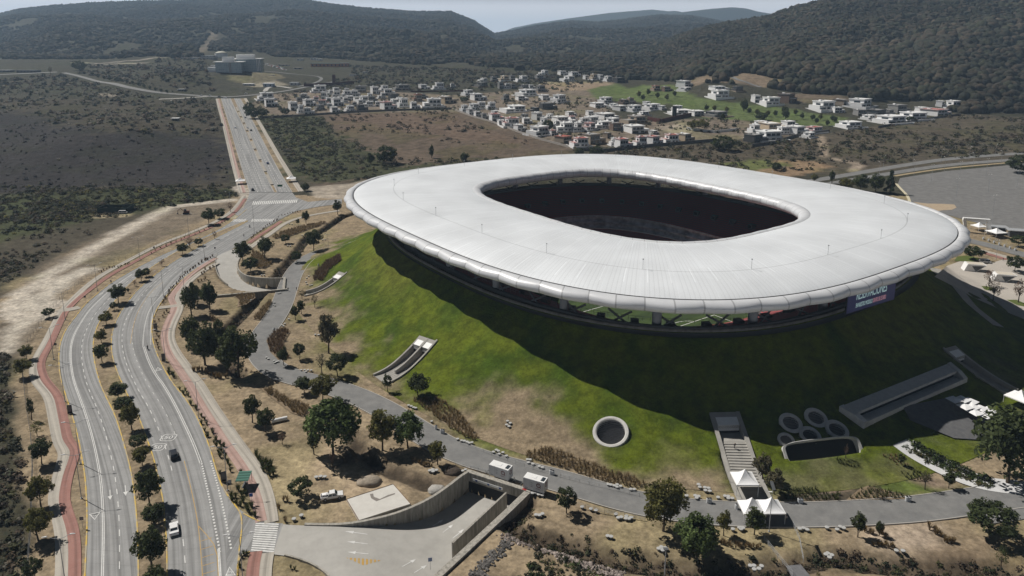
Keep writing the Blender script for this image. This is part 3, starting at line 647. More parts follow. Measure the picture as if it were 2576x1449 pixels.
# ================================================================== ROADS AND PAVEMENTS
def road_mat(name, c, c2, tracks=True, rough=.85):
    m, nt, b = newmat(name); L = nt.links.new; b.inputs['Roughness'].default_value = rough; b.inputs['Specular IOR Level'].default_value = .25
    g = nd(nt, 'ShaderNodeNewGeometry'); uv = nd(nt, 'ShaderNodeUVMap', uv_map='UVMap')
    n = nd(nt, 'ShaderNodeTexNoise'); n.inputs['Scale'].default_value = .25; n.inputs['Detail'].default_value = 9; n.inputs['Roughness'].default_value = .7; L(g.outputs['Position'], n.inputs['Vector'])
    r = nd(nt, 'ShaderNodeValToRGB'); L(n.outputs['Fac'], r.inputs[0]); r.color_ramp.elements[0].position = .35; r.color_ramp.elements[1].position = .65
    r.color_ramp.elements[0].color = (*c, 1); r.color_ramp.elements[1].color = (*c2, 1); out = r.outputs[0]
    if tracks:
        mp = nd(nt, 'ShaderNodeMapping'); mp.inputs['Scale'].default_value = (1.15, .012, 1); L(uv.outputs[0], mp.inputs[0])
        n2 = nd(nt, 'ShaderNodeTexNoise'); n2.inputs['Scale'].default_value = 1.0; n2.inputs['Detail'].default_value = 4; L(mp.outputs[0], n2.inputs['Vector'])
        mr = nd(nt, 'ShaderNodeMapRange'); mr.inputs[1].default_value = .42; mr.inputs[2].default_value = .62; mr.inputs[3].default_value = 1.06; mr.inputs[4].default_value = .66; L(n2.outputs['Fac'], mr.inputs[0])
        # cross joints of the concrete slabs
        sp = nd(nt, 'ShaderNodeSeparateXYZ'); L(uv.outputs[0], sp.inputs[0])
        f1 = nd(nt, 'ShaderNodeMath', operation='MULTIPLY'); L(sp.outputs['Y'], f1.inputs[0]); f1.inputs[1].default_value = .22
        f2 = nd(nt, 'ShaderNodeMath', operation='FRACT'); L(f1.outputs[0], f2.inputs[0]); f3 = nd(nt, 'ShaderNodeMath', operation='LESS_THAN'); L(f2.outputs[0], f3.inputs[0]); f3.inputs[1].default_value = .03
        f4 = nd(nt, 'ShaderNodeMath', operation='MULTIPLY_ADD'); L(f3.outputs[0], f4.inputs[0]); f4.inputs[1].default_value = -.12; L(mr.outputs[0], f4.inputs[2])
        mx = nd(nt, 'ShaderNodeVectorMath', operation='SCALE'); L(out, mx.inputs[0]); L(f4.outputs[0], mx.inputs['Scale']); out = mx.outputs[0]
    L(out, b.inputs['Base Color']); return m
M['road'] = road_mat('road_concrete', (.30, .298, .292), (.25, .249, .245))
M['road2'] = road_mat('access_concrete', (.42, .405, .375), (.35, .338, .312), False)
M['asphalt'] = road_mat('grey_asphalt', (.15, .15, .148), (.215, .212, .205), False)
M['lot'] = road_mat('car_park_asphalt', (.135, .133, .13), (.20, .196, .19), False)
M['walk'] = road_mat('pavement_concrete', (.43, .395, .34), (.37, .34, .295), True)
M['pink'] = road_mat('cycle_track_red', (.275, .135, .11), (.32, .175, .145), True)
M['pink2'] = road_mat('cycle_track_faded', (.36, .235, .20), (.42, .30, .26), True)
M['yellow'] = mat('kerb_yellow', (.60, .40, .06), .8, (.38, .33, .24), .4, space='World', lo=.4, hi=.6)
M['kerb'] = mat('kerb_concrete', (.38, .36, .33), .9)
M['mark'] = mat('road_paint', (.72, .72, .70), .8, (.52, .51, .49), 1.5, space='World', lo=.35, hi=.7)
M['ymark'] = mat('yellow_road_paint', (.50, .30, .07), .8, (.40, .30, .15), .8, space='World')
M['verge'] = M['ground']
def drape(X, Y, dz): return ground_z(X, Y) + dz
def res(P, n): return lofted(P, P, n)[0]
def loft2(name, A, B, dz, m, nl=120, nw=4, z=None, kind='structure', parent=None, col=None):
    A = res(np.asarray(A)[:, :2], nl); B = res(np.asarray(B)[:, :2], nl); V = []; uv = []
    mid = (A + B) / 2; s = np.concatenate([[0], np.cumsum(np.hypot(*np.diff(mid, axis=0).T))])
    for k in range(nw + 1):
        t = k / nw; P = A * (1 - t) + B * t; zz = drape(P[:, 0], P[:, 1], dz) if z is None else z(P[:, 0], P[:, 1])
        V.append(np.column_stack([P, zz])); uv.append(np.column_stack([t * np.hypot(*(B - A).T), s]))
    V = np.concatenate(V); uv = np.concatenate(uv); i = np.arange((nw + 1) * nl).reshape(nw + 1, nl)
    Fq = np.stack([i[:-1, :-1], i[1:, :-1], i[1:, 1:], i[:-1, 1:]], -1).reshape(-1, 4)
    a, b_, c = V[Fq[len(Fq) // 2][0]], V[Fq[len(Fq) // 2][1]], V[Fq[len(Fq) // 2][2]]
    if np.cross(b_ - a, c - a)[2] < 0: Fq = Fq[:, ::-1]
    c3 = None if col is None else zone_colour(V[:, 0], V[:, 1], False)
    o = link(name, npmesh(name, V, Fq, m, True, uv=uv, col=c3), parent)
    if kind and parent is None: tag(o, kind=kind)
    return o
def offset(L, d):
    L = np.asarray(L)[:, :2]; t = np.gradient(L, axis=0); t /= np.hypot(*t.T)[:, None]; return L + np.stack([-t[:, 1], t[:, 0]], 1) * np.asarray(d).reshape(-1, 1)
def curve(pts, n=160, it=2): return smooth_line(np.array(gp(pts)), n, it)
def ribbon(name, pts, w_, dz, m, n=160, world=False, **k):
    L = np.asarray(pts) if world else curve(pts, n); return loft2(name, offset(L, w_ / 2), offset(L, -w_ / 2), dz, m, n, 2, **k)
def kerb(name, L, m, w_=.28, h=.15, zf=None, parent=None, below=.35):
    """upstanding kerb along a world line"""
    L = np.asarray(L)[:, :2]; A = offset(L, w_ / 2); B = offset(L, -w_ / 2); n = len(L)
    za = drape(A[:, 0], A[:, 1], 0) if zf is None else zf(A[:, 0], A[:, 1]); zb = drape(B[:, 0], B[:, 1], 0) if zf is None else zf(B[:, 0], B[:, 1])
    V = np.concatenate([np.column_stack([A, za - below]), np.column_stack([A, za + h]), np.column_stack([B, zb + h]), np.column_stack([B, zb - below])])
    i = np.arange(4 * n).reshape(4, n); Fq = np.stack([i[:-1, :-1], i[:-1, 1:], i[1:, 1:], i[1:, :-1]], -1).reshape(-1, 4)[:, ::-1]
    ends = np.array([[0, n, 2 * n, 3 * n], [4 * n - 1, 3 * n - 1, 2 * n - 1, n - 1]])
    o = link(name, npmesh(name, V, [np.concatenate([Fq, ends])], m), parent)
    if parent is None: tag(o, kind='structure')
    return o
Wl = curve([(208, 1580)] + q(7, (640, 1449), (650, 1250), (658, 1050), (655, 900), (645, 720), (620, 560), (590, 400), (540, 220), (500, 100)) + q(4, (455, 1400), (445, 1300), (445, 1200), (460, 1120), (500, 1030), (580, 930), (640, 850), (720, 780), (830, 690), (930, 630), (1080, 545), (1250, 460), (1450, 375), (1620, 300), (1720, 240), (1800, 185), (1862, 130)), 260)
Wr = curve([(348, 1580)] + q(7, (1045, 1449), (1042, 1250), (1035, 1050), (1020, 880), (1000, 720), (975, 600), (940, 470), (900, 330), (860, 215), (800, 100), (755, 0)) + q(4, (715, 1300), (700, 1180), (710, 1090), (735, 1010), (770, 950), (840, 860), (930, 740), (1040, 640), (1180, 545), (1300, 470), (1450, 390), (1600, 325), (1750, 260), (1870, 215)), 260)
El = curve([(421, 1580)] + q(7, (1262, 1449), (1258, 1200), (1245, 1050), (1235, 900), (1210, 780), (1180, 640), (1150, 530), (1100, 390), (1060, 280), (1010, 170), (960, 80), (925, 0)) + q(4, (900, 1400), (850, 1260), (838, 1150), (845, 1070), (870, 980), (920, 890), (1000, 780), (1090, 690), (1200, 600), (1330, 510), (1480, 425), (1620, 350), (1740, 290), (1870, 222)), 260)
Er = curve([(596, 1580), (597, 1449), (600, 1400), (612, 1300)] + q(7, (1765, 905), (1680, 790), (1630, 650), (1590, 500), (1530, 340), (1470, 220), (1400, 110), (1305, 0)) + q(4, (1240, 1340), (1190, 1240), (1155, 1140), (1143, 1030), (1152, 960), (1195, 860), (1260, 780), (1350, 680), (1480, 580), (1640, 480), (1760, 430), (1900, 335), (2000, 270), (2090, 212), (2200, 160)), 260)
cw = loft2('carriageway', Wl, Wr, .02, M['road'], 260, 6)
ce = loft2('carriageway', El, Er, .02, M['road'], 260, 8)
med = loft2('median_strip', offset(Wr, -.2), offset(El, .2), .10, M['ground'], 260, 4, col=True)
for L_ in (Wl, Wr, El): kerb('kerb', L_, M['yellow'])
# junction and the straight dual carriageway beyond
def poly_sheet(name, P, dz, m, kind='structure', parent=None, z=None, uvs=True):
    from mathutils.geometry import tessellate_polygon
    P = np.asarray(P)[:, :2]; tri = tessellate_polygon([[Vector((float(x), float(y), 0)) for x, y in P]])
    zz = drape(P[:, 0], P[:, 1], dz) if z is None else (np.full(len(P), z) if np.isscalar(z) else z(P[:, 0], P[:, 1]))
    V = np.column_stack([P, zz]); Ft = np.array([t if np.cross(P[t[1]] - P[t[0]], P[t[2]] - P[t[0]]) > 0 else t[::-1] for t in tri])
    o = link(name, npmesh(name, V, Ft, m, False, uv=P.copy()), parent)
    if parent is None: tag(o, kind=kind)
    return o
JW = {'SLl': ((556, 248), (628, 484)), 'SLr': ((580, 248), (690, 484)), 'SRl': ((589, 248), (697, 484)), 'SRr': ((605, 248), (735, 484))}
def sline(k, ext=1.0, n=90):
    a, b_ = [np.array(g) for g in gp(JW[k])]; return np.array([b_ + (a - b_) * t for t in np.linspace(0, ext, n)])
poly_sheet('junction', gp([(590, 538), (612, 522), (623, 500), (628, 484), (735, 484), (745, 497), (775, 508), (860, 500), (860, 512), (800, 520), (745, 531), (705, 552), (668, 574), (622, 561), (617, 555)]), .035, M['road'])
poly_sheet('junction', gp([(735, 484), (628, 484), (640, 478), (732, 478)]), .03, M['road'])
sl = loft2('avenue', sline('SLl'), sline('SLr'), .25, M['road'], 90, 3); sr = loft2('avenue', sline('SRl'), sline('SRr'), .25, M['road'], 90, 3)
def off_line(k, d, n=90): return offset(sline(k, 1, n), d)
loft2('verge', offset(sline('SLr'), 0), offset(sline('SRl'), 0), .12, M['ground'], 90, 1, col=True)
loft2('verge', offset(sline('SLl'), 0), offset(sline('SLl'), 2.6), .12, M['ground'], 90, 1, col=True)
loft2('cycle_track', offset(sline('SLl'), 2.6), offset(sline('SLl'), 4.6), .2, M['pink2'], 90, 1); loft2('pavement', offset(sline('SLl'), 4.6), offset(sline('SLl'), 7.2), .2, M['walk'], 90, 1)
loft2('verge', offset(sline('SRr'), 0), offset(sline('SRr'), -4.2), .12, M['ground'], 90, 1, col=True); loft2('pavement', offset(sline('SRr'), -4.2), offset(sline('SRr'), -8.0), .2, M['walk'], 90, 1)
for k_, d_ in (('SLl', 0), ('SLr', 0), ('SRl', 0), ('SRr', 0)): kerb('kerb', sline(k_), M['kerb'], .3, .35)
mw = (sline('SLr') + sline('SRl')) / 2
for i in range(9): kerb('median_wall', mw[4 + i * 8:11 + i * 8], M['walk'], 2.2, .9)
# cross roads at the top of the avenue
ribbon('road', q(1, (480, 550), (620, 580), (760, 620), (900, 650), (1060, 680), (1230, 705), (1450, 720), (1700, 735), (1850, 725), (1990, 710), (2150, 690), (2300, 660), (2400, 640), (2520, 620)), 9, .5, M['asphalt'], 120)
ribbon('road', q(1, (1200, 750), (1350, 745), (1480, 735), (1620, 728)), 7, .4, M['road2'], 40)
ribbon('road', q(1, (2000, 690), (2020, 660), (2100, 650), (2200, 668)), 7, .5, M['road2'], 40)
ribbon('road', q(1, (1990, 540), (2080, 545), (2200, 560), (2330, 570), (2440, 590), (2400, 625), (2250, 655)), 5.5, .7, M['asphalt'], 60)
ribbon('road', q(1, (430, 545), (300, 552), (100, 560), (-100, 570)), 13, .5, M['road'], 40)
ribbon('road', q(3, (380, 585), (430, 610), (500, 630), (590, 660)), 7, .6, M['asphalt'], 40)
# car park and road on the east side
ea = q(3, (960, 1385), (1200, 1345), (1600, 1275), (2000, 1215), (2480, 1180), (2900, 1150))
ribbon('road', [(x, y - 6) for x, y in ea], 8.5, .06, M['asphalt'], 80); ribbon('road', [(x, y + 9) for x, y in ea], 8, .06, M['asphalt'], 80)
poly_sheet('car_park', gp(q(3, (1640, 1345), (1760, 1325), (2000, 1290), (2480, 1245), (3000, 1190), (3200, 1600), (3000, 1900)) + [(2700, 585), (2620, 600), (2440, 556), (2290, 515)] + q(3, (1700, 1480), (1620, 1400))), .05, M['lot'])
loft2('verge', *[offset(curve(q(3, (1600, 1330), (1700, 1312), (2000, 1268), (2480, 1228), (2900, 1180)), 60), d) for d in (1.6, -1.6)], .16, mat('dry_verge', (.36, .29, .17), .95, (.28, .22, .14), .4), 60, 1)
kerb('kerb', curve(q(3, (1612, 1388), (1650, 1430), (1700, 1480)) + [(2290, 512)], 30), mat('kerb_pale', (.55, .50, .36), .8), 1.6, .3)
poly_sheet('sandy_ground', gp(q(6, (1740, 75), (1850, 88), (1960, 90), (2050, 95), (2068, 118), (2030, 135), (1950, 140), (1900, 150))), .09, mat('sandy', (.42, .33, .23), .95, (.34, .27, .19), .6))
# plaza on the east side and its road
poly_sheet('plaza', gp(q(6, (1990, 560), (2100, 520), (2300, 545), (2450, 500), (2700, 520), (2800, 1000), (2576, 960), (2440, 905), (2200, 800), (2000, 690), (1900, 640))), .05, mat('plaza_concrete', (.45, .41, .36), .9, (.38, .35, .31), .12, space='World'))
ribbon('road', q(6, (1990, 330), (2200, 375), (2420, 430), (2576, 475), (2900, 560)), 9, .07, M['asphalt'], 60)
ribbon('pavement', q(6, (1990, 390), (2180, 425), (2400, 480), (2600, 540)), 5, .08, M['walk'], 40)
ribbon('cycle_track', q(6, (2240, 450), (2330, 475), (2450, 512)), 3.6, .10, M['pink'], 30)
for pts in (q(6, (2210, 712), (2290, 712), (2350, 725), (2360, 745), (2250, 742)), q(6, (2430, 815), (2520, 815), (2600, 850), (2600, 870), (2500, 850)), q(6, (2070, 490), (2140, 480), (2260, 505), (2180, 530), (2050, 520))):
    poly_sheet('lawn', gp(pts), .12, mat('lawn_green', (.075, .105, .02), .95, (.10, .12, .03), .8))
# ring road round the mound
RR = curve([(905, 598), (850, 617), (800, 634), (762, 658), (737, 690), (722, 730), (708, 770), (688, 805), (662, 838), (650, 868), (660, 900), (690, 930), (740, 950), (800, 963), (870, 985), (930, 1010), (985, 1040), (1040, 1075), (1085, 1103), (1130, 1128), (1190, 1152), (1260, 1172), (1330, 1190), (1400, 1207), (1480, 1231), (1560, 1255), (1640, 1272), (1720, 1283), (1800, 1291), (1900, 1294), (2000, 1295), (2100, 1293), (2200, 1288), (2300, 1281), (2400, 1268), (2500, 1252), (2650, 1235), (2800, 1215)], 300, 2)
ring = loft2('ring_road', offset(RR, 4.3), offset(RR, -4.3), .06, M['asphalt'], 300, 4)
for d in (4.35, -4.35): kerb('kerb', offset(RR, d), M['kerb'], .22, .14)
poly_sheet('ring_road', gp(q(9, (2200, 890), (2576, 820), (3000, 800), (3000, 1090), (2576, 1020), (2300, 1060))), .05, M['asphalt'])
# west cycle track and pavement
PkW = curve([(186, 1600)] + q(7, (565, 1449), (565, 1200), (545, 1070), (500, 950), (482, 850), (515, 680), (560, 560), (572, 490), (510, 420), (493, 330), (465, 190), (440, 85), (365, 0)) + q(4, (330, 1400), (305, 1310), (325, 1240), (380, 1150), (425, 1050), (465, 960), (500, 895), (590, 805), (680, 735), (755, 680), (850, 615), (1000, 535), (1200, 425), (1400, 345), (1600, 265), (1740, 185), (1800, 125), (1850, 50)), 260)
WkW = curve([(148, 1600)] + q(7, (480, 1449), (478, 1200), (465, 1080), (435, 960), (410, 860), (445, 690), (480, 570), (490, 510), (445, 440), (420, 330), (395, 190), (368, 85), (290, 0)) + q(4, (262, 1400), (255, 1310), (290, 1230), (350, 1130), (400, 1030), (440, 950), (490, 870), (570, 790), (655, 710), (740, 645), (830, 590), (990, 505), (1190, 400), (1390, 325), (1590, 245), (1730, 165), (1790, 105), (1840, 30)), 260)
ribbon('cycle_track', PkW, 2.3, .09, M['pink'], 260, True); ribbon('pavement', WkW, 2.9, .08, M['walk'], 260, True)
PkE = curve(q(7, (1972, 1040), (1965, 1000), (1940, 885), (1900, 765), (1840, 650), (1765, 540), (1685, 430), (1600, 295), (1515, 160), (1425, 0)) + q(4, (1385, 1390), (1330, 1310), (1275, 1230), (1245, 1150), (1237, 1080), (1262, 990), (1305, 905)) + q(4, (1318, 860), (1285, 800), (1312, 765), (1360, 700), (1440, 620), (1540, 550), (1630, 500)), 200)
WkE = curve(q(7, (2050, 1045), (2045, 1000), (2028, 885), (1995, 765), (1945, 655), (1868, 545), (1782, 430), (1690, 295), (1600, 160), (1505, 0)) + q(4, (1455, 1390), (1400, 1310), (1340, 1230), (1295, 1150), (1280, 1080), (1300, 1000), (1345, 910), (1358, 865), (1345, 800), (1375, 735), (1450, 655), (1540, 590), (1640, 535)), 200)
ribbon('cycle_track', PkE, 2.5, .09, M['pink2'], 200, True); ribbon('pavement', WkE, 3.0, .08, M['walk'], 200, True)
kerb('kerb', Er[10:178], M['yellow'])
ribbon('cycle_track', q(4, (1880, 385), (1960, 325), (2050, 272), (2120, 222)), 2.4, .09, M['pink'], 50); ribbon('pavement', q(4, (1880, 425), (1950, 375), (2050, 310), (2140, 240), (2250, 195), (2400, 165), (2560, 140)), 3.2, .08, M['walk'], 60)
kerb('kerb', curve(q(4, (1900, 335), (2000, 270), (2090, 212), (2200, 160)), 40), M['kerb'])
ribbon('cycle_track', q(7, (1935, 1265), (1915, 1350), (1905, 1449), (1900, 1600)), 2.5, .09, M['pink'], 50); ribbon('pavement', q(7, (2015, 1275), (2000, 1350), (1990, 1449), (1985, 1600)), 3.0, .08, M['walk'], 50)
ribbon('pavement', q(4, (1195, 875), (1290, 865), (1380, 850)), 3.0, .10, M['walk'], 30); ribbon('pavement', q(4, (440, 890), (520, 890), (600, 870)), 4.0, .10, M['walk'], 30)
# service road mouth and the two ramps
poly_sheet('side_road', np.vstack([gp([(575, 1245), (600, 1280), (620, 1293), (643, 1306), (660, 1312), (712, 1317)]), gp(q(7, (2075, 1277), (1890, 1266), (1830, 1288), (1800, 1330), (1790, 1449))), gp([(570, 1449)])]), .03, M['road'])
ra = loft2('ramp_road', RA_L, offset(RA_R, -.35), 0, M['road2'], 90, 14, z=lambda X, Y: ramp_a_z(X, Y) + .045)
isl = curve(q(7, (1795, 1500), (1790, 1400), (1800, 1330), (1830, 1288), (1885, 1266)), 40); kerb('kerb', isl, M['yellow']); isl2 = curve([(612, 1292), (630, 1302)] + q(7, (1930, 1027), (1965, 1040)), 20); kerb('kerb', isl2, M['yellow'])
rb_ = loft2('ramp_road', RB_L, RB_R, 0, M['road2'], 70, 10, z=lambda X, Y: ramp_b_z(X, Y) + .05)
# ---- markings
def frac(A, B, t): return A * (1 - t) + B * t
def marks(name, parent, L, on, off_, w_, dz, m, a=0, b_=None, z=None):
    L = np.asarray(L); s = np.concatenate([[0], np.cumsum(np.hypot(*np.diff(L, axis=0).T))]); b_ = b_ or s[-1]; mb = MB(); p = a
    def at(d): return np.array([np.interp(d, s, L[:, 0]), np.interp(d, s, L[:, 1])])
    while p < b_ - .2:
        e = min(p + on, b_); n = max(1, int((e - p) / 4)); P = np.array([at(p + (e - p) * i / n) for i in range(n + 1)])
        A = offset(P, w_ / 2) if n > 1 else None
        t = np.gradient(P, axis=0) if n > 1 else np.tile(P[1] - P[0], (2, 1)); t = t / np.hypot(*t.T)[:, None]; nn = np.stack([-t[:, 1], t[:, 0]], 1) * w_ / 2
        Q = np.concatenate([P + nn, P - nn]); zz = drape(Q[:, 0], Q[:, 1], dz) if z is None else z(Q[:, 0], Q[:, 1])
        k = n + 1; mb.add(np.column_stack([Q, zz]), [(i, k + i, k + i + 1, i + 1) for i in range(n)]); p = e + off_
    return mb.build(name, m, parent)
marks('lane_marking', cw, frac(Wl, Wr, .645), 2.4, 3.2, .17, .034, M['mark'], b_=330); marks('lane_marking', cw, frac(Wl, Wr, .31), 400, 1, .15, .034, M['mark'], b_=230); marks('lane_marking', cw, frac(Wl, Wr, .345), 400, 1, .15, .034, M['mark'], b_=230)
marks('lane_marking', ce, frac(El, Er, .255), 2.4, 3.2, .17, .034, M['mark'], 55, 330); marks('lane_marking', ce, frac(El, Er, .50), 1.6, 4, .12, .034, M['mark'], 75, 240)
dl = curve(q(7, (1510, 600), (1470, 490), (1425, 385), (1370, 270), (1300, 130), (1225, 0)) + q(4, (1180, 1400), (1120, 1290), (1080, 1170)), 80); marks('lane_marking', ce, dl, 300, 1, .15, .034, M['mark']); marks('lane_marking', ce, offset(dl, -.45), 300, 1, .15, .034, M['mark'])
marks('lane_marking', ce, curve(q(4, (1078, 1165), (1085, 1040), (1115, 910), (1170, 830), (1280, 720), (1400, 620), (1600, 500)), 60), .55, .6, .35, .034, M['mark']); marks('lane_marking', ce, curve(q(4, (1138, 1150), (1132, 1040), (1155, 900)), 30), .55, .6, .35, .034, M['mark'])
marks('lane_marking', ce, curve(q(7, (1522, 600), (1560, 770), (1600, 960), (1660, 1268)), 40), .55, .62, .4, .036, M['mark']); marks('lane_marking', ce, curve(q(7, (1590, 580), (1650, 790), (1700, 1010), (1745, 1245)), 40), .55, .62, .4, .05, M['mark'])
ed = curve([(385, 1580)] + q(7, (1402, 1449), (1395, 1300), (1375, 1120)), 30); marks('lane_marking', ce, ed, 2.4, 3.2, .17, .034, M['mark'])
for pts in (q(7, (1390, 580), (1445, 800), (1500, 1070), (1530, 1449), (1535, 1600)), q(7, (1500, 1075), (1570, 1150), (1640, 1245), (1648, 1449), (1650, 1600))): marks('lane_marking', ce, curve(pts, 40), 300, 1, .16, .036, M['ymark'])
for y in range(1190, 1500, 62): marks('lane_marking', ce, np.array(gp(q(7, (1508 + (y - 1190) * .06, y), (1560, y + 8), (1600 + (y - 1190) * .1, y - 30)))), 30, 1, .14, .036, M['ymark'])
marks('lane_marking', ce, np.array(gp(q(7, (1655, 1245), (1668, 1449), (1675, 1600)))), 100, 1, .2, .05, M['mark']); marks('lane_marking', ce, np.array(gp(q(7, (1645, 1245), (1656, 1449), (1662, 1600)))), 100, 1, .2, .05, M['mark'])
marks('lane_marking', ce, curve(q(4, (985, 1145), (1005, 1010), (1040, 900), (1130, 760), (1230, 680)), 40), 300, 1, .14, .036, M['ymark'])
for k_, t_, on, of in (('L', .33, 4, 6), ('L', .66, 4, 6), ('R', .33, 4, 6), ('R', .66, 4, 6)):
    A_, B_ = sline('S' + k_ + 'l'), sline('S' + k_ + 'r'); marks('lane_marking', sl if k_ == 'L' else sr, frac(A_, B_, t_), on, of, .22, .32, M['mark'])
A_, B_ = sline('SLl'), sline('SLr'); S_ = MB()
for i in range(26):
    t = .04 + i * .0125; k = t * 89; a = A_[0] + (A_[-1] - A_[0]) * t; b_ = B_[0] + (B_[-1] - B_[0]) * t; d = (A_[-1] - A_[0]); d = d / np.hypot(*d) * .3
    S_.add([(*(a + (b_ - a) * .03), float(ground_z(*a)) + .33), (*(a + (b_ - a) * .97), float(ground_z(*b_)) + .33), (*(a + (b_ - a) * .97 + d), float(ground_z(*(b_ + d))) + .33), (*(a + (b_ - a) * .03 + d), float(ground_z(*(a + d))) + .33)], [(0, 1, 2, 3)])
S_.build('rumble_marking', M['mark'], sl)
def zebra(parent, P, n, dz=.05, duty=.5):
    """stripes between side (P0 -> P3) and side (P1 -> P2)"""
    a, b_, c, d = [np.array(p) for p in gp(P)]; mb = MB()
    for i in range(n):
        t0 = i / n; t1 = t0 + duty / n; Q = [a + (d - a) * t0, b_ + (c - b_) * t0, b_ + (c - b_) * t1, a + (d - a) * t1]
        mb.add([(*p, float(ground_z(*p)) + dz) for p in Q], [(3, 2, 1, 0)])
    return mb.build('zebra_crossing', M['mark'], parent)
zebra(ce, q(7, (1930, 1050), (2105, 1056), (2065, 1280), (1893, 1266)), 13, .062, .55)
zebra(ce, q(4, (1912, 72), (1900, 98), (2245, 80), (2252, 58)), 24, .062, .5); zebra(ce, q(4, (1762, 205), (1745, 225), (1850, 225), (1866, 205)), 9, .062, .5); zebra(ce, q(4, (1905, 205), (1895, 225), (2060, 222), (2075, 203)), 14, .062, .5)
def ground_arrow(parent, x, y, x2, y2, z=None, w_=.16, head=.5, dz=.06):
    a, b_ = [np.array(p) for p in gp([(x, y), (x2, y2)])] if z is None else (AT(x, y, z)[:2], AT(x2, y2, z)[:2])
    d = b_ - a; l = np.hypot(*d); d /= l; n = np.array([-d[1], d[0]]); h = a + d * l * .62
    Q = [a + n * w_ / 2, a - n * w_ / 2, h - n * w_ / 2, h + n * w_ / 2, h + n * head, h - n * head, b_]; mb = MB()
    zz = [(float(ground_z(*p)) if z is None else float(ramp_a_z(*p))) + dz + (.0 if z is None else .02) for p in Q]
    mb.add([(*p, z_) for p, z_ in zip(Q, zz)], [(0, 1, 2, 3), (4, 5, 6)]); o = mb.build('arrow_marking', M['mark'], parent); return o
for a in ((830, 800, 832, 875), (945, 765, 950, 845)): ground_arrow(cw, *q(7, a[:2])[0], *q(7, a[2:])[0])
for a, z_ in (((200, 1178, 30, 1176), -2.2), ((200, 1236, 45, 1236), -1.6), ((205, 1302, 50, 1304), -1.2), ((460, 1372, 563, 1290), -1.6), ((550, 1410, 645, 1328), -1.8), ((765, 1112, 845, 1040), -3.9), ((690, 1075, 770, 1015), -4.1), ((840, 1150, 925, 1072), -3.9)):
    ground_arrow(ra, *q(8, a[:2])[0], *q(8, a[2:])[0], z=z_, w_=.2, head=.45)
yt = [AT(*p, -1.0)[:2] for p in q(8, (35, 1342), (305, 1332), (170, 1392))]; mb = MB()
for i in range(9):
    t0, t1 = i / 9, (i + .6) / 9; a, b_, c = [np.array(p) for p in yt]; f = lambda t: (a + (b_ - a) * t, c + ((a if t < .5 else b_) - c) * abs(2 * t - 1))
    (p, r_), (p2, r2) = f(t0), f(t1); mb.add([(*p_, float(ramp_a_z(*p_)) + .07) for p_ in (p, r_, r2, p2)], [(0, 1, 2, 3)])
mb.build('hatch_marking', M['ymark'], ra)
def text_mesh(name, txt, size, m, extrude=.004):
    cu = bpy.data.curves.new(name, 'FONT'); cu.body = txt; cu.size = size; cu.align_x = 'CENTER'; cu.align_y = 'CENTER'; cu.extrude = extrude
    o = bpy.data.objects.new(name, cu); COL.objects.link(o); bpy.context.view_layer.update()
    me = bpy.data.meshes.new_from_object(o.evaluated_get(bpy.context.evaluated_depsgraph_get())); bpy.data.objects.remove(o); me.name = name
    me.materials.clear(); me.materials.append(m); return me
def ground_text(parent, txt, x, y, size, ang=0.0):
    p = G([(x, y)])[0]; link('speed_marking', text_mesh('speed_marking', txt, size, M['mark']), parent, (p[0], p[1], p[2] + .06), ang); return p
for x, y in q(7, (1272, 405), (1190, 478)):
    p = ground_text(ce, '50', x, y, 2.3, .12); mb = MB(); n = 28
    ro = [(1.95 * abs(math.cos(t)) ** .5 * math.copysign(1, math.cos(t)), 1.75 * abs(math.sin(t)) ** .5 * math.copysign(1, math.sin(t))) for t in [2 * math.pi * i / n for i in range(n)]]
    mb.add([(p[0] + u_, p[1] + v_, p[2] + .058) for u_, v_ in ro] + [(p[0] + u_ * .90, p[1] + v_ * .90, p[2] + .058) for u_, v_ in ro], [(i, (i + 1) % n, n + (i + 1) % n, n + i) for i in range(n)]); mb.build('speed_marking_frame', M['mark'], ce)
def ground_tri(parent, P, w_=.18):
    P = [np.array(p) for p in gp(P)]; c = sum(P) / 3; mb = MB(); I = [p + (c - p) / np.hypot(*(c - p)) * w_ * 2 for p in P]
    mb.add([(*p, float(ground_z(*p)) + .055) for p in P + I], [(i, (i + 1) % 3, 3 + (i + 1) % 3, 3 + i) for i in range(3)])
    for s_, r_ in ((-.45, .28), (.45, .28)):                      # the bicycle sign inside: two wheels and a frame bar
        mb.add([(c[0] + s_ + r_ * k * math.cos(t), c[1] + r_ * k * math.sin(t), float(ground_z(*c)) + .055) for k in (1, .7) for t in [2 * math.pi * i / 12 for i in range(12)]], [(i, (i + 1) % 12, 12 + (i + 1) % 12, 12 + i) for i in range(12)])
    mb.add([(c[0] - .45, c[1], float(ground_z(*c)) + .056), (c[0] - .1, c[1] + .4, float(ground_z(*c)) + .056), (c[0] - .02, c[1] + .4, float(ground_z(*c)) + .056), (c[0] + .45, c[1], float(ground_z(*c)) + .056), (c[0] + .35, c[1], float(ground_z(*c)) + .056), (c[0], c[1] + .3, float(ground_z(*c)) + .056)], [(0, 5, 2, 1), (5, 4, 3, 2)])
    mb.build('yield_marking', M['mark'], parent)
ground_tri(cw, q(7, (672, 985), (760, 965), (715, 1027))); ground_tri(cw, q(4, (725, 790), (770, 768), (790, 745))); ground_tri(ce, q(7, (1700, 1449), (1732, 1380), (1780, 1445))); ground_tri(ce, q(4, (1172, 1355), (1190, 1322), (1222, 1342)))
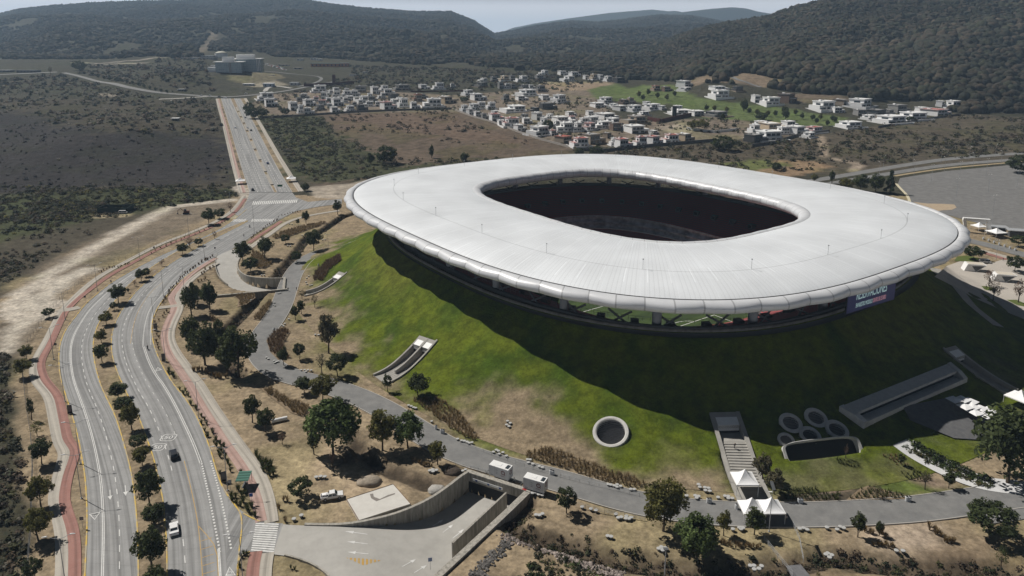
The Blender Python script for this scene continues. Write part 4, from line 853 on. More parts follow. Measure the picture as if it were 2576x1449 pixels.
# ================================================================== STRUCTURES ON THE MOUND AND AT THE RAMPS
def rampwall(name, L, top, thick, parent, floor=-6.2, m=None):
    """wall whose inner face runs along L; thick > 0 grows to the left of L"""
    L = np.asarray(L)[:, :2]; zt = np.broadcast_to(np.asarray(top, float), (len(L),)); A = L; B = offset(L, thick); n = len(L)
    V = np.concatenate([np.column_stack([A, np.full(n, floor)]), np.column_stack([A, zt]), np.column_stack([B, zt]), np.column_stack([B, np.full(n, floor)])])
    i = np.arange(4 * n).reshape(4, n); Fq = np.stack([i[:-1, :-1], i[:-1, 1:], i[1:, 1:], i[1:, :-1]], -1).reshape(-1, 4)
    if thick < 0: Fq = Fq[:, ::-1]
    Fq = Fq[:, ::-1] if thick > 0 else Fq[:, ::-1]
    ends = np.array([[0, n, 2 * n, 3 * n], [4 * n - 1, 3 * n - 1, 2 * n - 1, n - 1]])
    return link(name, npmesh(name, V, np.concatenate([Fq, ends]), m or M['wallc']), parent)
def wall_mat():
    m, nt, b = newmat('stained_concrete'); L = nt.links.new; b.inputs['Roughness'].default_value = .9; b.inputs['Specular IOR Level'].default_value = .2
    g = nd(nt, 'ShaderNodeNewGeometry'); mp = nd(nt, 'ShaderNodeMapping'); mp.inputs['Scale'].default_value = (1.3, 1.3, .16); L(g.outputs['Position'], mp.inputs[0])
    n = nd(nt, 'ShaderNodeTexNoise'); n.inputs['Scale'].default_value = 1.0; n.inputs['Detail'].default_value = 8; n.inputs['Roughness'].default_value = .72; L(mp.outputs[0], n.inputs['Vector'])
    r = nd(nt, 'ShaderNodeValToRGB'); L(n.outputs['Fac'], r.inputs[0]); r.color_ramp.elements[0].position = .36; r.color_ramp.elements[1].position = .6
    r.color_ramp.elements[0].color = (.20, .19, .165, 1); r.color_ramp.elements[1].color = (.40, .375, .33, 1); L(r.outputs[0], b.inputs['Base Color']); return m
M['wallc'] = wall_mat()
def ln(a, b_, n=12): a = np.array(a)[:2]; b_ = np.array(b_)[:2]; return a + (b_ - a) * np.linspace(0, 1, n)[:, None]
# south-east underpass
ua = empty('underpass', (0, 0, 0)); tag(ua, 'long concrete underpass ramp with curved wall diving under the ring road by two trailers', 'underpass')
rampwall('retaining_wall', RA_L[6:], np.linspace(.25, .75, len(RA_L) - 6), .7, ua)
iw = int(np.argmin(np.hypot(*(RA_R - AT(*q(8, (690, 1452))[0], .4)[:2]).T)))
rampwall('retaining_wall', RA_R[iw - 6:], np.full(len(RA_R) - iw + 6, .45), -1.5, ua); rampwall('kerb_wall', RA_R[2:iw - 5], np.full(iw - 7, .22), -.35, ua)
ctr = AT(*q(8, (845, 1200))[0], -.3); cte = AT(*q(8, (1250, 820))[0], .3); rampwall('divider_wall', ln(ctr, cte), np.linspace(-.3, .3, 12), .45, ua)
pl, pr = RA_L[-1], RA_R[-1]; pd = (pr - pl) / np.hypot(*(pr - pl)); pn = np.array([-pd[1], pd[0]]); pn = pn if pn @ AD > 0 else -pn
def slab(name, a, b_, n, t0, t1, z0, z1, m, parent):
    Q = [a + n * t0, b_ + n * t0, b_ + n * t1, a + n * t1]; return MB().prism([tuple(p) for p in Q], z0, z1).build(name, m, parent)
slab('portal_beam', pl - pd * .9, pr + pd * 1.5, pn, -.25, 1.0, -1.7, .62, M['wallc'], ua)
slab('tunnel_shade', pl, pr, pn, -.235, .12, -6, -1.69, M['dark'], ua)  # dark slab painting the tunnel's shade under the beam
bar = slab('height_sign', pl + pd * 1.2, pl + (pr - pl) * .62, pn, -.36, -.26, -1.15, -.55, M['white'], ua)
for t in (.05, .27, .48): slab('sign_symbol', pl + pd * 1.2 + (pr - pl) * t, pl + pd * 1.75 + (pr - pl) * t, pn, -.39, -.365, -1.1, -.6, mat('sign_blue', (.03, .08, .25), .5), bar)
slab('red_panel', pr - pd * .7, pr + pd * .35, pn, -.2, .4, .625, .66, mat('red_paint', (.30, .03, .03), .7), ua)
# north-west underpass
ub = empty('underpass', (0, 0, 0)); tag(ub, 'small concrete underpass ramp with curved wall near the junction and the cut trees', 'underpass')
rampwall('retaining_wall', RB_R[5:], np.linspace(.1, .7, len(RB_R) - 5), .55, ub)
bl = ln(gp([(484, 752)])[0], RB_L[-1] + (RB_L[-1] - RB_L[-4]) * .3, 24); rampwall('beam_wall', bl, np.full(24, .85), -1.0, ub, -4.5); rampwall('kerb_wall', RB_L[:26], np.full(26, .25), -.3, ub)
pl2, pr2 = RB_R[-1], RB_L[-1]; pd2 = (pr2 - pl2) / np.hypot(*(pr2 - pl2)); pn2 = np.array([-pd2[1], pd2[0]]); pn2 = pn2 if pn2 @ (B1 - B0) > 0 else -pn2
slab('portal_beam', pl2 - pd2 * .8, pr2 + pd2 * 1.2, pn2, -.2, .9, -1.2, .9, M['wallc'], ub); slab('tunnel_shade', pl2, pr2, pn2, -.185, .12, -5.5, -1.19, M['dark'], ub)  # second slab is dark, with the tunnel's shade painted in
slab('height_sign', pl2 + pd2 * .8, pl2 + pd2 * 3.4, pn2, -.32, -.22, -.9, -.4, M['white'], ub)
# ---- channels cut in the mound
def channel(label, name, path, hw, walls, floor, s_cap, steps=(), wt=.55, top=.55, matw=None, drop=6.5, cap_panel=None, n=60):
    P = smooth_line(np.array(path)[:, :2], n, 2); root = empty(name, (0, 0, 0)); tag(root, label, name.replace('_', ' '))
    poly = np.vstack([offset(P, hw), offset(P, -hw)[::-1]]); RECESS.append((poly, drop, .15))
    gz = ground_z(P[:, 0], P[:, 1]); s = np.linspace(0, 1, n); fz = np.array([floor(t, gz) for t in s])
    for w_ in walls:
        L = offset(P, w_); zt = ground_z(L[:, 0], L[:, 1]) + top
        if abs(w_) < hw - .1: zt = np.minimum(zt, gz + top); k0 = int(n * .28)
        else: k0 = 0
        L = L[k0:]; zt = zt[k0:]; A = offset(L, wt / 2); B = offset(L, -wt / 2); m_ = len(L); fl = fz[k0:] - .6
        V = np.concatenate([np.column_stack([A, fl]), np.column_stack([A, zt]), np.column_stack([B, zt]), np.column_stack([B, fl])])
        i = np.arange(4 * m_).reshape(4, m_); Fq = np.stack([i[:-1, :-1], i[:-1, 1:], i[1:, 1:], i[1:, :-1]], -1).reshape(-1, 4)[:, ::-1]
        link('side_wall', npmesh('side_wall', V, np.concatenate([Fq, [[0, m_, 2 * m_, 3 * m_], [4 * m_ - 1, 3 * m_ - 1, 2 * m_ - 1, m_ - 1]]]), matw or M['concrete']), root)
    kc = int((1 - s_cap) * n)
    A = offset(P, hw); B = offset(P, -hw)
    if steps:
        s0, s1, ns = steps; V = []; Fs = []
        ss = np.linspace(s0, s1, ns + 1); zs = np.interp(ss, s, fz)
        def at(L, t): return np.array([np.interp(t, s, L[:, 0]), np.interp(t, s, L[:, 1])])
        mb = MB(); z0 = zs[0]
        for k in range(ns):
            a, b_, c, d = at(A, ss[k]), at(B, ss[k]), at(B, ss[k + 1]), at(A, ss[k + 1]); zt = zs[k + 1]
            mb.add([(*a, zs[k]), (*b_, zs[k]), (*b_, zt), (*a, zt), (*c, zt), (*d, zt)], [(1, 0, 3, 2), (2, 3, 5, 4)])
        mb.build('flight_of_steps', M['concrete'], root)
        rng_ = [(0, s0), (s1, 1)]
    else: rng_ = [(0, 1)]
    for a0, a1 in rng_:
        fb = MB()
        if a1 - a0 < .02: continue
        ts = np.linspace(a0, a1, 14); a = np.column_stack([np.interp(ts, s, A[:, 0]), np.interp(ts, s, A[:, 1]), np.interp(ts, s, fz)]); b_ = np.column_stack([np.interp(ts, s, B[:, 0]), np.interp(ts, s, B[:, 1]), np.interp(ts, s, fz)])
        fb.add(np.concatenate([a, b_]), [(14 + i, 14 + i + 1, i + 1, i) for i in range(13)]).build('floor', M['concrete'], root)
    # covering slab at the top and below it a dark sheet painting the shade of the way in
    cs = MB(); Q = np.concatenate([A[kc:], B[kc:][::-1]]); zt = np.concatenate([gz[kc:], gz[kc:][::-1]]) + top * .8
    m_ = n - kc; V = np.concatenate([np.column_stack([A[kc:], gz[kc:] + top * .8]), np.column_stack([B[kc:], gz[kc:] + top * .8]), np.column_stack([A[kc:], gz[kc:] - .5]), np.column_stack([B[kc:], gz[kc:] - .5])])
    Fs = [(m_ + i, m_ + i + 1, i + 1, i) for i in range(m_ - 1)] + [(0, 2 * m_, 3 * m_, m_)]; 
    cs.add(V, Fs).build('roof_slab', matw or M['concrete'], root)
    MB().add([(*A[kc + 1], fz[kc] - 1), (*B[kc + 1], fz[kc] - 1), (*B[kc + 1], gz[kc] - .45), (*A[kc + 1], gz[kc] - .45)], [(0, 1, 2, 3)]).build('doorway_shade', M['dark'], root)
    if cap_panel:
        u_ = (B[kc] - A[kc]); d = P[kc] - P[kc - 1]; d = d / np.hypot(*d)
        for f0, f1 in cap_panel:
            a, b_ = A[kc] + u_ * f0, A[kc] + u_ * f1; zz = gz[kc] + top * .8 + .03; k2 = min(kc + max(2, int(n * s_cap * .6)), n - 1); a2 = A[k2] + (B[k2] - A[k2]) * f0; b2 = A[k2] + (B[k2] - A[k2]) * f1; z2 = gz[k2] + top * .8 + .03
            MB().add([(*a, zz - 1.6), (*b_, zz - 1.6), (*b_, zz), (*a, zz), (*b2, z2), (*a2, z2)], [(0, 1, 2, 3), (3, 2, 4, 5)]).build('cover_panel', M['white'], root)
    return root
g2 = lambda *p: np.array(gp(list(p)))
channel('straight grey stairway with pale side walls climbing the mound behind the white tents', 'stairway', g2((1900, 1262), (1872, 1195), (1846, 1110), (1822, 1040)), 3.6, (-3.6, 3.6), lambda t, gz: max(0.05, (gz[-1] - 3.6) * float(np.clip((t - .22) / .5, 0, 1))) + .03, .14, (.22, .78, 17), 1.0, .5, cap_panel=[(.1, .9)])
channel('twin walled stair tunnel curving up the sunny grass slope above the ring road', 'stair_tunnel', g2(*q(5, (290, 1418), (420, 1350), (540, 1240), (655, 1112))), 4.0, (-4.0, 0.0, 4.0), lambda t, gz: .06 + max(0., (gz[-1] - 3.8)) * float(np.clip((t - .1) / .8, 0, 1)) ** 1.5, .17, (.2, .82, 18), .6, .5, cap_panel=[(.08, .42), (.58, .94)])
hb = lambda x, y: (697.6 + x / 6.354, 523.2 + y / 6.354)
channel('narrow walled stair tunnel on the green slope at the far left end of the mound', 'stair_tunnel', g2(hb(445, 1375), hb(640, 1325), (hb(860, 1200)), hb(1050, 1045)), 2.6, (-2.6, 2.6), lambda t, gz: .06 + max(0., (gz[-1] - 3.2)) * float(np.clip((t - .1) / .8, 0, 1)) ** 1.6, .22, (.25, .75, 14), .6, .5, cap_panel=[(.1, .9)])
channel('long walled ramp in deep shade on the right end of the mound', 'walled_ramp', g2((2552, 990), (2500, 962), (2440, 920), (2388, 876)), 3.0, (-3.0, 3.0), lambda t, gz: .06 + max(0., (gz[-1] - 3.0)) * t, .2, (), .8, .5, cap_panel=[(.1, .9)])
def frame_axes(P, up=(0, 0, 1)):
    e = 1.0; X, Y = P[0], P[1]; gx_ = (ground_z(X + e, Y) - ground_z(X - e, Y)) / 2; gy_ = (ground_z(X, Y + e) - ground_z(X, Y - e)) / 2
    n = Vector((-float(gx_), -float(gy_), 1)).normalized(); x = Vector((0, 0, 1)).cross(n).normalized(); y = n.cross(x); return x, y, n
def ring_window(label, name, px, outer, inner, h, tilt_extra=0.0, slats=0, flare=.35, m=None, n=40, cat='vent', group=None):
    """a collared opening standing out of the slope; outer/inner: functions t -> (x, y)"""
    P = G([px])[0]; x, y, nn = frame_axes(P)
    if tilt_extra:
        hn = Vector((nn.x, nn.y, 0)).normalized(); nn = (nn * (1 - tilt_extra) + hn * tilt_extra).normalized(); y = nn.cross(x).normalized()
    root = empty(name, P); tag(root, label, cat, group)
    Tp = [2 * math.pi * i / 36 for i in range(36)]; RECESS.append((np.array([[P[0] + x.x * inner(t)[0] + y.x * inner(t)[1], P[1] + x.y * inner(t)[0] + y.y * inner(t)[1]] for t in Tp]), 2.6, .4))
    def W(p, d): return x * p[0] + y * p[1] + nn * d
    T = [2 * math.pi * i / n for i in range(n)]; V = []; 
    for fn, sc_, d in ((outer, 1.0, -3.0), (outer, 1.0, h * .75), (outer, .97, h), (inner, 1.10, h), (inner, 1.02, h * .8), (inner, 1.0, -1.2)):
        V += [W((fn(t)[0] * sc_, fn(t)[1] * sc_), d) for t in T]
    mb = MB(); mb.add(V, [(r * n + i, r * n + (i + 1) % n, (r + 1) * n + (i + 1) % n, (r + 1) * n + i) for r in range(5) for i in range(n)]); mb.build('collar', m or M['concrete'], root, smooth=False)
    bk = MB(); bk.add([W(inner(t), -.9) for t in T], [tuple(range(n))]); bk.build('opening', M['dark'], root)  # dark plane painting the shade inside the collar
    if slats:
        hh = max(inner(t)[1] for t in T); sm = MB()
        for k in range(slats):
            yy = -hh + 2 * hh * (k + .5) / slats; w_ = max([abs(inner(t)[0]) * .98 for t in T if abs(inner(t)[1] - yy) < hh * .12] or [0.5])
            a = [W((-w_, yy - .12), -.1), W((w_, yy - .12), -.1), W((w_, yy + .05), .12), W((-w_, yy + .05), .12)]; sm.add(a, [(0, 1, 2, 3)])
        sm.build('louvre', mat('louvre', (.13, .13, .135), .6), root)
    return root
M['pale'] = mat('pale_concrete', (.55, .54, .51), .85, (.45, .44, .42), .8, space='World')
def ell(a, b_): return lambda t: (a * math.cos(t), b_ * math.sin(t))
def rrect(a, b_, e=.35): return lambda t: (a * abs(math.cos(t)) ** e * math.copysign(1, math.cos(t)), b_ * abs(math.sin(t)) ** e * math.copysign(1, math.sin(t)))
ring_window('large round louvred vent with pale concrete collar on the sunlit grass slope', 'round_vent', (1537, 1090), ell(4.8, 4.8), ell(3.7, 3.7), .9, slats=15, tilt_extra=.12, m=M['pale'])
for i, (x_, y_, r_, lb) in enumerate([(815, 297, 3.1, 'round shaded vent, upper left of the cluster of five on the mound'), (1005, 257, 3.1, 'round shaded vent, topmost of the cluster of five on the mound'), (1163, 347, 3.1, 'round shaded vent touching the long rounded window, right of its cluster'), (962, 390, 2.8, 'round shaded vent in the middle of the cluster of five on the mound'), (780, 425, 2.2, 'smallest round shaded vent, lower left of the cluster of five')]):
    ring_window(lb, 'round_vent', q(9, (x_, y_))[0], ell(r_, r_), ell(r_ * .68, r_ * .64), .38, .06, slats=9, m=M['pale'], group='round vents in the shade of the mound')
ring_window('long rounded window frame of pale concrete low on the shaded slope', 'rounded_window', q(9, (1055, 500))[0], rrect(10.6, 2.9, .45), rrect(10.0, 2.45, .4), .45, .42, n=56, m=M['pale'], cat='window')
# terrace with glazed front set into the shaded slope
h4 = lambda x, y: (2146.6 + x / 6.0, 872 + y / 6.0)
ta, tb = G([h4(-120, 1010)])[0], G([h4(1490, 340)])[0]; fa_, fb_ = G([h4(170, 1225)])[0], G([h4(1690, 545)])[0]
RECESS.append((np.array([ta[:2], tb[:2], fb_[:2], fa_[:2]]), 9.0, -.6))
tr = empty('terrace_block', (ta + tb) / 2); tag(tr, 'long two-level concrete terrace with dark glass front set into the shaded mound', 'terrace')
def tp(s, d, z): a = ta + (tb - ta) * s; f = fa_ + (fb_ - fa_) * s; p = a + (f - a) * d; c = (ta + tb) / 2; return (p[0] - c[0], p[1] - c[1], z - c[2])
def tprism(name, sect, m, s0=0., s1=1.):
    k = len(sect); mb = MB(); mb.add([tp(s0, d, z) for d, z in sect] + [tp(s1, d, z) for d, z in sect], [(i, (i + 1) % k, k + (i + 1) % k, k + i) for i in range(k)] + [tuple(range(k))[::-1], tuple(range(k, 2 * k))]); return mb.build(name, m, tr)
zb_, zf_ = max(ta[2], tb[2]) + 1.2, min(fa_[2], fb_[2])
tprism('roof_slab', [(-.25, zb_ + .2), (.45, zb_ - .4), (.45, zb_ - 1.2), (-.25, zb_ - .6)], M['pale']); tprism('glass_front', [(.30, zb_ - .9), (.34, zb_ - .9), (.34, zf_ - .5), (.30, zf_ - .5)], M['glass'], .03, .97)
tprism('terrace_floor', [(.30, zf_ + .9), (.92, zf_ + .7), (.92, zf_ - 2), (.30, zf_ - 2)], M['pale'], .02, .98); tprism('parapet', [(.93, zf_ + 1.7), (1.03, zf_ + 1.7), (1.03, zf_ - 3), (.93, zf_ - 3)], M['pale'])
for s0, s1 in ((-.015, .02), (.98, 1.015)): tprism('end_wall', [(-.25, zb_ + .45), (.55, zb_ - .4), (1.03, zf_ + 1.75), (1.03, zf_ - 3), (-.25, zf_ - 3)], M['pale'], s0, s1)
# pale curved walkway and paved court on the right
ribbon('walkway', q(9, (1640, 440), (1720, 500), (1790, 545), (1900, 605), (2030, 672), (2150, 722), (2300, 760), (2576, 790), (2800, 800)), 6.0, .14, mat('white_concrete', (.60, .60, .60), .8, (.52, .52, .52), .5, space='World'), 60)
wkL = curve(q(9, (1735, 455), (1800, 500), (1900, 556), (2030, 625), (2150, 690), (2330, 745)), 50); pw = kerb('garden_wall', wkL, M['white'], .4, 1.1); pw.pop('kind', None); tag(pw, 'low white wall with trailing plants along the pale curved walkway', 'wall')
poly_sheet('paved_court', gp([(2270, 1025), (2400, 1000), (2500, 1050), (2480, 1110), (2400, 1105), (2290, 1060)]), .35, mat('paving', (.10, .10, .105), .85, (.14, .14, .14), .8))
sw = ribbon('stepped_path', [(2350, 676), (2385, 705), (2430, 757), (2470, 790), (2512, 822)], 5.0, .22, M['concrete'], 50)
# ================================================================== TENTS, TRAILERS, VEHICLES
def pagoda(label, C_, s, eave, peak, rz, legs=True, group=None, cat='tent', foot=0.0):
    root = empty('pagoda_tent', C_, rz); tag(root, label, cat, group)
    n = 9; V = []; Fs = []
    for k in range(n + 1):
        t = k / n; r = (1 - t) ** 1.0; z = eave + (peak - eave) * (t ** 2.0 * .75 + .25 * t); hw_ = s / 2 * (1 - t) + .03
        for i in range(4):
            c0 = [(-1, -1), (1, -1), (1, 1), (-1, 1)][i]; c1 = [(-1, -1), (1, -1), (1, 1), (-1, 1)][(i + 1) % 4]
            for j in range(6): f = j / 6; sag = .06 * s * math.sin(math.pi * f) * math.sin(math.pi * min(t * 1.2, 1)) ; V.append(((c0[0] + (c1[0] - c0[0]) * f) * (hw_ - sag * .4), (c0[1] + (c1[1] - c0[1]) * f) * (hw_ - sag * .4), z))
    for k in range(n):
        for i in range(24): Fs.append((k * 24 + i, k * 24 + (i + 1) % 24, (k + 1) * 24 + (i + 1) % 24, (k + 1) * 24 + i))
    mb = MB(); mb.add(V, Fs); mb.add([(x, y, z - .28) for x, y, z in V[:24]] + V[:24], [(i, (i + 1) % 24, 24 + (i + 1) % 24, 24 + i) for i in range(24)]); mb.build('canopy', M['tent'], root, smooth=False)
    if legs:
        for a in (-1, 1):
            for b_ in (-1, 1): MB().tube([(a * (s / 2 - .08), b_ * (s / 2 - .08), foot), (a * (s / 2 - .08), b_ * (s / 2 - .08), eave)], .06, 6).build('leg', M['white'], root)
    return root
def qat(k, x, y, z): return AT(*q(k, (x, y))[0], z)
t1 = qat(9, 466, 711, 3.3); t2 = qat(9, 520, 925, 2.8); t3 = qat(9, 667, 923, 2.8); tz = math.atan2(*(qat(9, 580, 765, 3) - qat(9, 410, 765, 3))[1::-1])
pagoda('white peaked tent standing on the foot of the stairway', (t1[0], t1[1], .1), 5.2, 3.2, 5.6, tz, group='white peaked tents at the stairway')
pagoda('white peaked tent on the ring road, half hidden by a bushy tree', (t2[0], t2[1], .05), 4.9, 2.7, 5.1, tz, group='white peaked tents at the stairway'); pagoda('white peaked tent on the ring road behind the tall solar lamp', (t3[0], t3[1], .05), 4.9, 2.7, 5.1, tz, group='white peaked tents at the stairway')
for (x_, y_), lb in (((605, 463), 'white tent on the left pavement of the straight avenue'), ((733, 457), 'white tent on the right pavement of the straight avenue')):
    pagoda(lb, G([(x_, y_)])[0], 6.5, 2.8, 5.0, .3, group='white tents beside the avenue')
def shade(label, P, rz, s=3.2, z=3.0, tilt=.12, group='square white shades in the shaded court'):
    root = empty('square_shade', P, rz); tag(root, label, 'parasol', group)
    MB().add([(-s / 2, -s / 2, z - tilt), (s / 2, -s / 2, z), (s / 2, s / 2, z + tilt), (-s / 2, s / 2, z), (0, 0, z + .35)], [(0, 1, 4), (1, 2, 4), (2, 3, 4), (3, 0, 4)]).build('canopy', M['tent'], root)
    MB().tube([(0, 0, 0), (0, 0, z + .3)], .05, 6).build('pole', M['steel'], root); return root
for i, (x_, y_) in enumerate([(1510, 885), (1640, 865), (1765, 875), (1680, 950), (1790, 940), (1910, 945), (1835, 1010), (2050, 968), (1990, 1035)]):
    A = AT(*h4(x_, y_), 3.6); shade(['leftmost square white shade in the shaded court', 'second square white shade in the back row of the court', 'third square white shade in the back row of the court', 'first square white shade in the middle row of the court', 'second square white shade in the middle row of the court', 'third square white shade in the middle row of the court', 'front square white shade lit at its right edge', 'rightmost square white shade catching the sun', 'frontmost sunlit square white shade beside the big tree'][i], (A[0], A[1], float(ground_z(A[0], A[1]))), .35 + .1 * (i % 3))
A = AT(*h4(2530, 720), 4); pagoda('white tent at the right edge beside the walled ramp', (A[0], A[1], float(ground_z(A[0], A[1]))), 6, 2.8, 5, .5)
h3 = lambda x, y: (1127 + x / 6.353, 1046.5 + y / 6.353)
def text_part(name, txt, size, parent, loc, rot, m, sx=1.0):
    o = link(name, text_mesh(name, txt, size, m, .012), parent, loc); o.rotation_euler = rot; o.scale = (sx, 1, 1); return o
M['logo'] = mat('logo_red', (.14, .02, .025), .6); M['trail'] = mat('trailer_white', (.60, .61, .62), .45, (.52, .53, .54), .8)
def wheel(parent, x, y, r=.36, w_=.22, z=None):
    mb = MB(); k = 18; z = r if z is None else z
    for rr, m_ in ((r, 0),):
        V = [(x + rr * math.cos(2 * math.pi * j / k), y + s * w_ / 2, z + rr * math.sin(2 * math.pi * j / k)) for s in (-1, 1) for j in range(k)]
        mb.add(V, [(j, (j + 1) % k, k + (j + 1) % k, k + j) for j in range(k)] + [tuple(range(k)), tuple(range(k, 2 * k))[::-1]], 0)
    o = mb.build('wheel', M['rubber'], parent)
    hb_ = MB(); V = [(x + r * .58 * math.cos(2 * math.pi * j / k), y + s * (w_ / 2 + .01), z + r * .58 * math.sin(2 * math.pi * j / k)) for s in (-1, 1) for j in range(k)]
    hb_.add(V, [(j, (j + 1) % k, k + (j + 1) % k, k + j) for j in range(k)] + [tuple(range(k)), tuple(range(k, 2 * k))[::-1]]).build('hub', M['grey'], o); return o
def trailer(label, c, d):
    root = empty('ticket_trailer', c, math.atan2(d[1], d[0])); tag(root, label, 'trailer', 'white trailers parked on the ring road')
    L_, W_, h0, h1 = 5.4, 2.4, .75, 3.45
    b = MB().box(-L_ / 2, L_ / 2, -W_ / 2, W_ / 2, h0, h1).build('body', M['trail'], root)
    MB().box(-L_ / 2 + .04, L_ / 2 - .04, -W_ / 2 + .04, W_ / 2 - .04, h1, h1 + .06).box(-.75, .25, -.5, .6, h1 + .06, h1 + .12).build('roof', M['white'], root)
    MB().box(L_ / 2 - 1.15, L_ / 2 - .35, -.75, .75, h1 + .06, h1 + .16).build('skylight', M['glass'], root)
    MB().box(-L_ / 2 - 1.1, -L_ / 2, -.55, -.45, .55, .68).box(-L_ / 2 - 1.1, -L_ / 2, .45, .55, .55, .68).box(-L_ / 2 - 1.2, -L_ / 2 - 1.1, -.55, .55, .55, .68).build('drawbar', M['steel'], root)
    for x in (.55, 1.35): wheel(root, x, -W_ / 2 + .12); wheel(root, x, W_ / 2 - .12)
    for x in (-1.1,): MB().box(x - .02, x + .02, -W_ / 2 - .012, -W_ / 2, h0, h1).box(-2.2, -1.45, -W_ / 2 - .012, -W_ / 2, h0 + .1, h0 + .45).build('side_hatch', M['grey'], root)
    for y in (1.9, 1.35, .95): MB().box(-.75, -.25, -W_ / 2 - .011, -W_ / 2, h0 + y - .1, h0 + y + .1).build('notice', M['grey'], root)
    def logo(c_, rx, rz_):
        mb = MB(); n = 26
        for k in range(n):
            a0, a1 = 2 * math.pi * k / n, 2 * math.pi * (k + 1) / n; mb.add([(r_ * math.cos(a), r_ * math.sin(a), 0) for a, r_ in ((a0, .56), (a1, .56), (a1, .37), (a0, .37))], [(0, 1, 2, 3)])
        mb.add([(.2, -.33, .001), (.34, -.2, .001), (.62, -.48, .001), (.5, -.62, .001)], [(3, 2, 1, 0)]); o = mb.build('logo', M['logo'], root); o.location = c_; o.rotation_euler = (math.pi / 2, 0, rz_)
        text_part('letter', 'T', .55, o, (0, 0, .005), (0, 0, 0), M['logo'])
    logo((1.25, -W_ / 2 - .02, h0 + 1.65), 0, 0); logo((L_ / 2 + .02, 0, h0 + 1.65), 0, math.pi / 2)
    text_part('lettering', 'TIMAC', .38, root, (1.15, -W_ / 2 - .02, h0 + .72), (math.pi / 2, 0, 0), M['logo']); return root
for (a, b_), lb in ((((655, 985), (960, 1085)), 'white trailer with red ring logo above the portal, the left one of two'), (((1205, 1195), (1530, 1290)), 'white trailer with red ring logo nearer the leaning tree, the right one of two')):
    pa, pb = G([h3(*a), h3(*b_)]); d = pb - pa; d = d / np.linalg.norm(d); nrm = np.array([-d[1], d[0], 0]); nrm = nrm if nrm[1] > 0 else -nrm
    trailer(lb, (pa + pb) / 2 + nrm * 1.2 + np.array([0, 0, .07]), d)
PAINTS = {k: mat('car_paint_' + k, c, .3, spec=.5) for k, c in {'white': (.72, .72, .72), 'black': (.02, .022, .028), 'silver': (.42, .43, .44), 'red': (.30, .03, .03), 'blue': (.04, .07, .16), 'grey': (.16, .165, .17)}.items()}
M['lamp_red'] = mat('tail_lamp', (.25, .01, .01), .3)
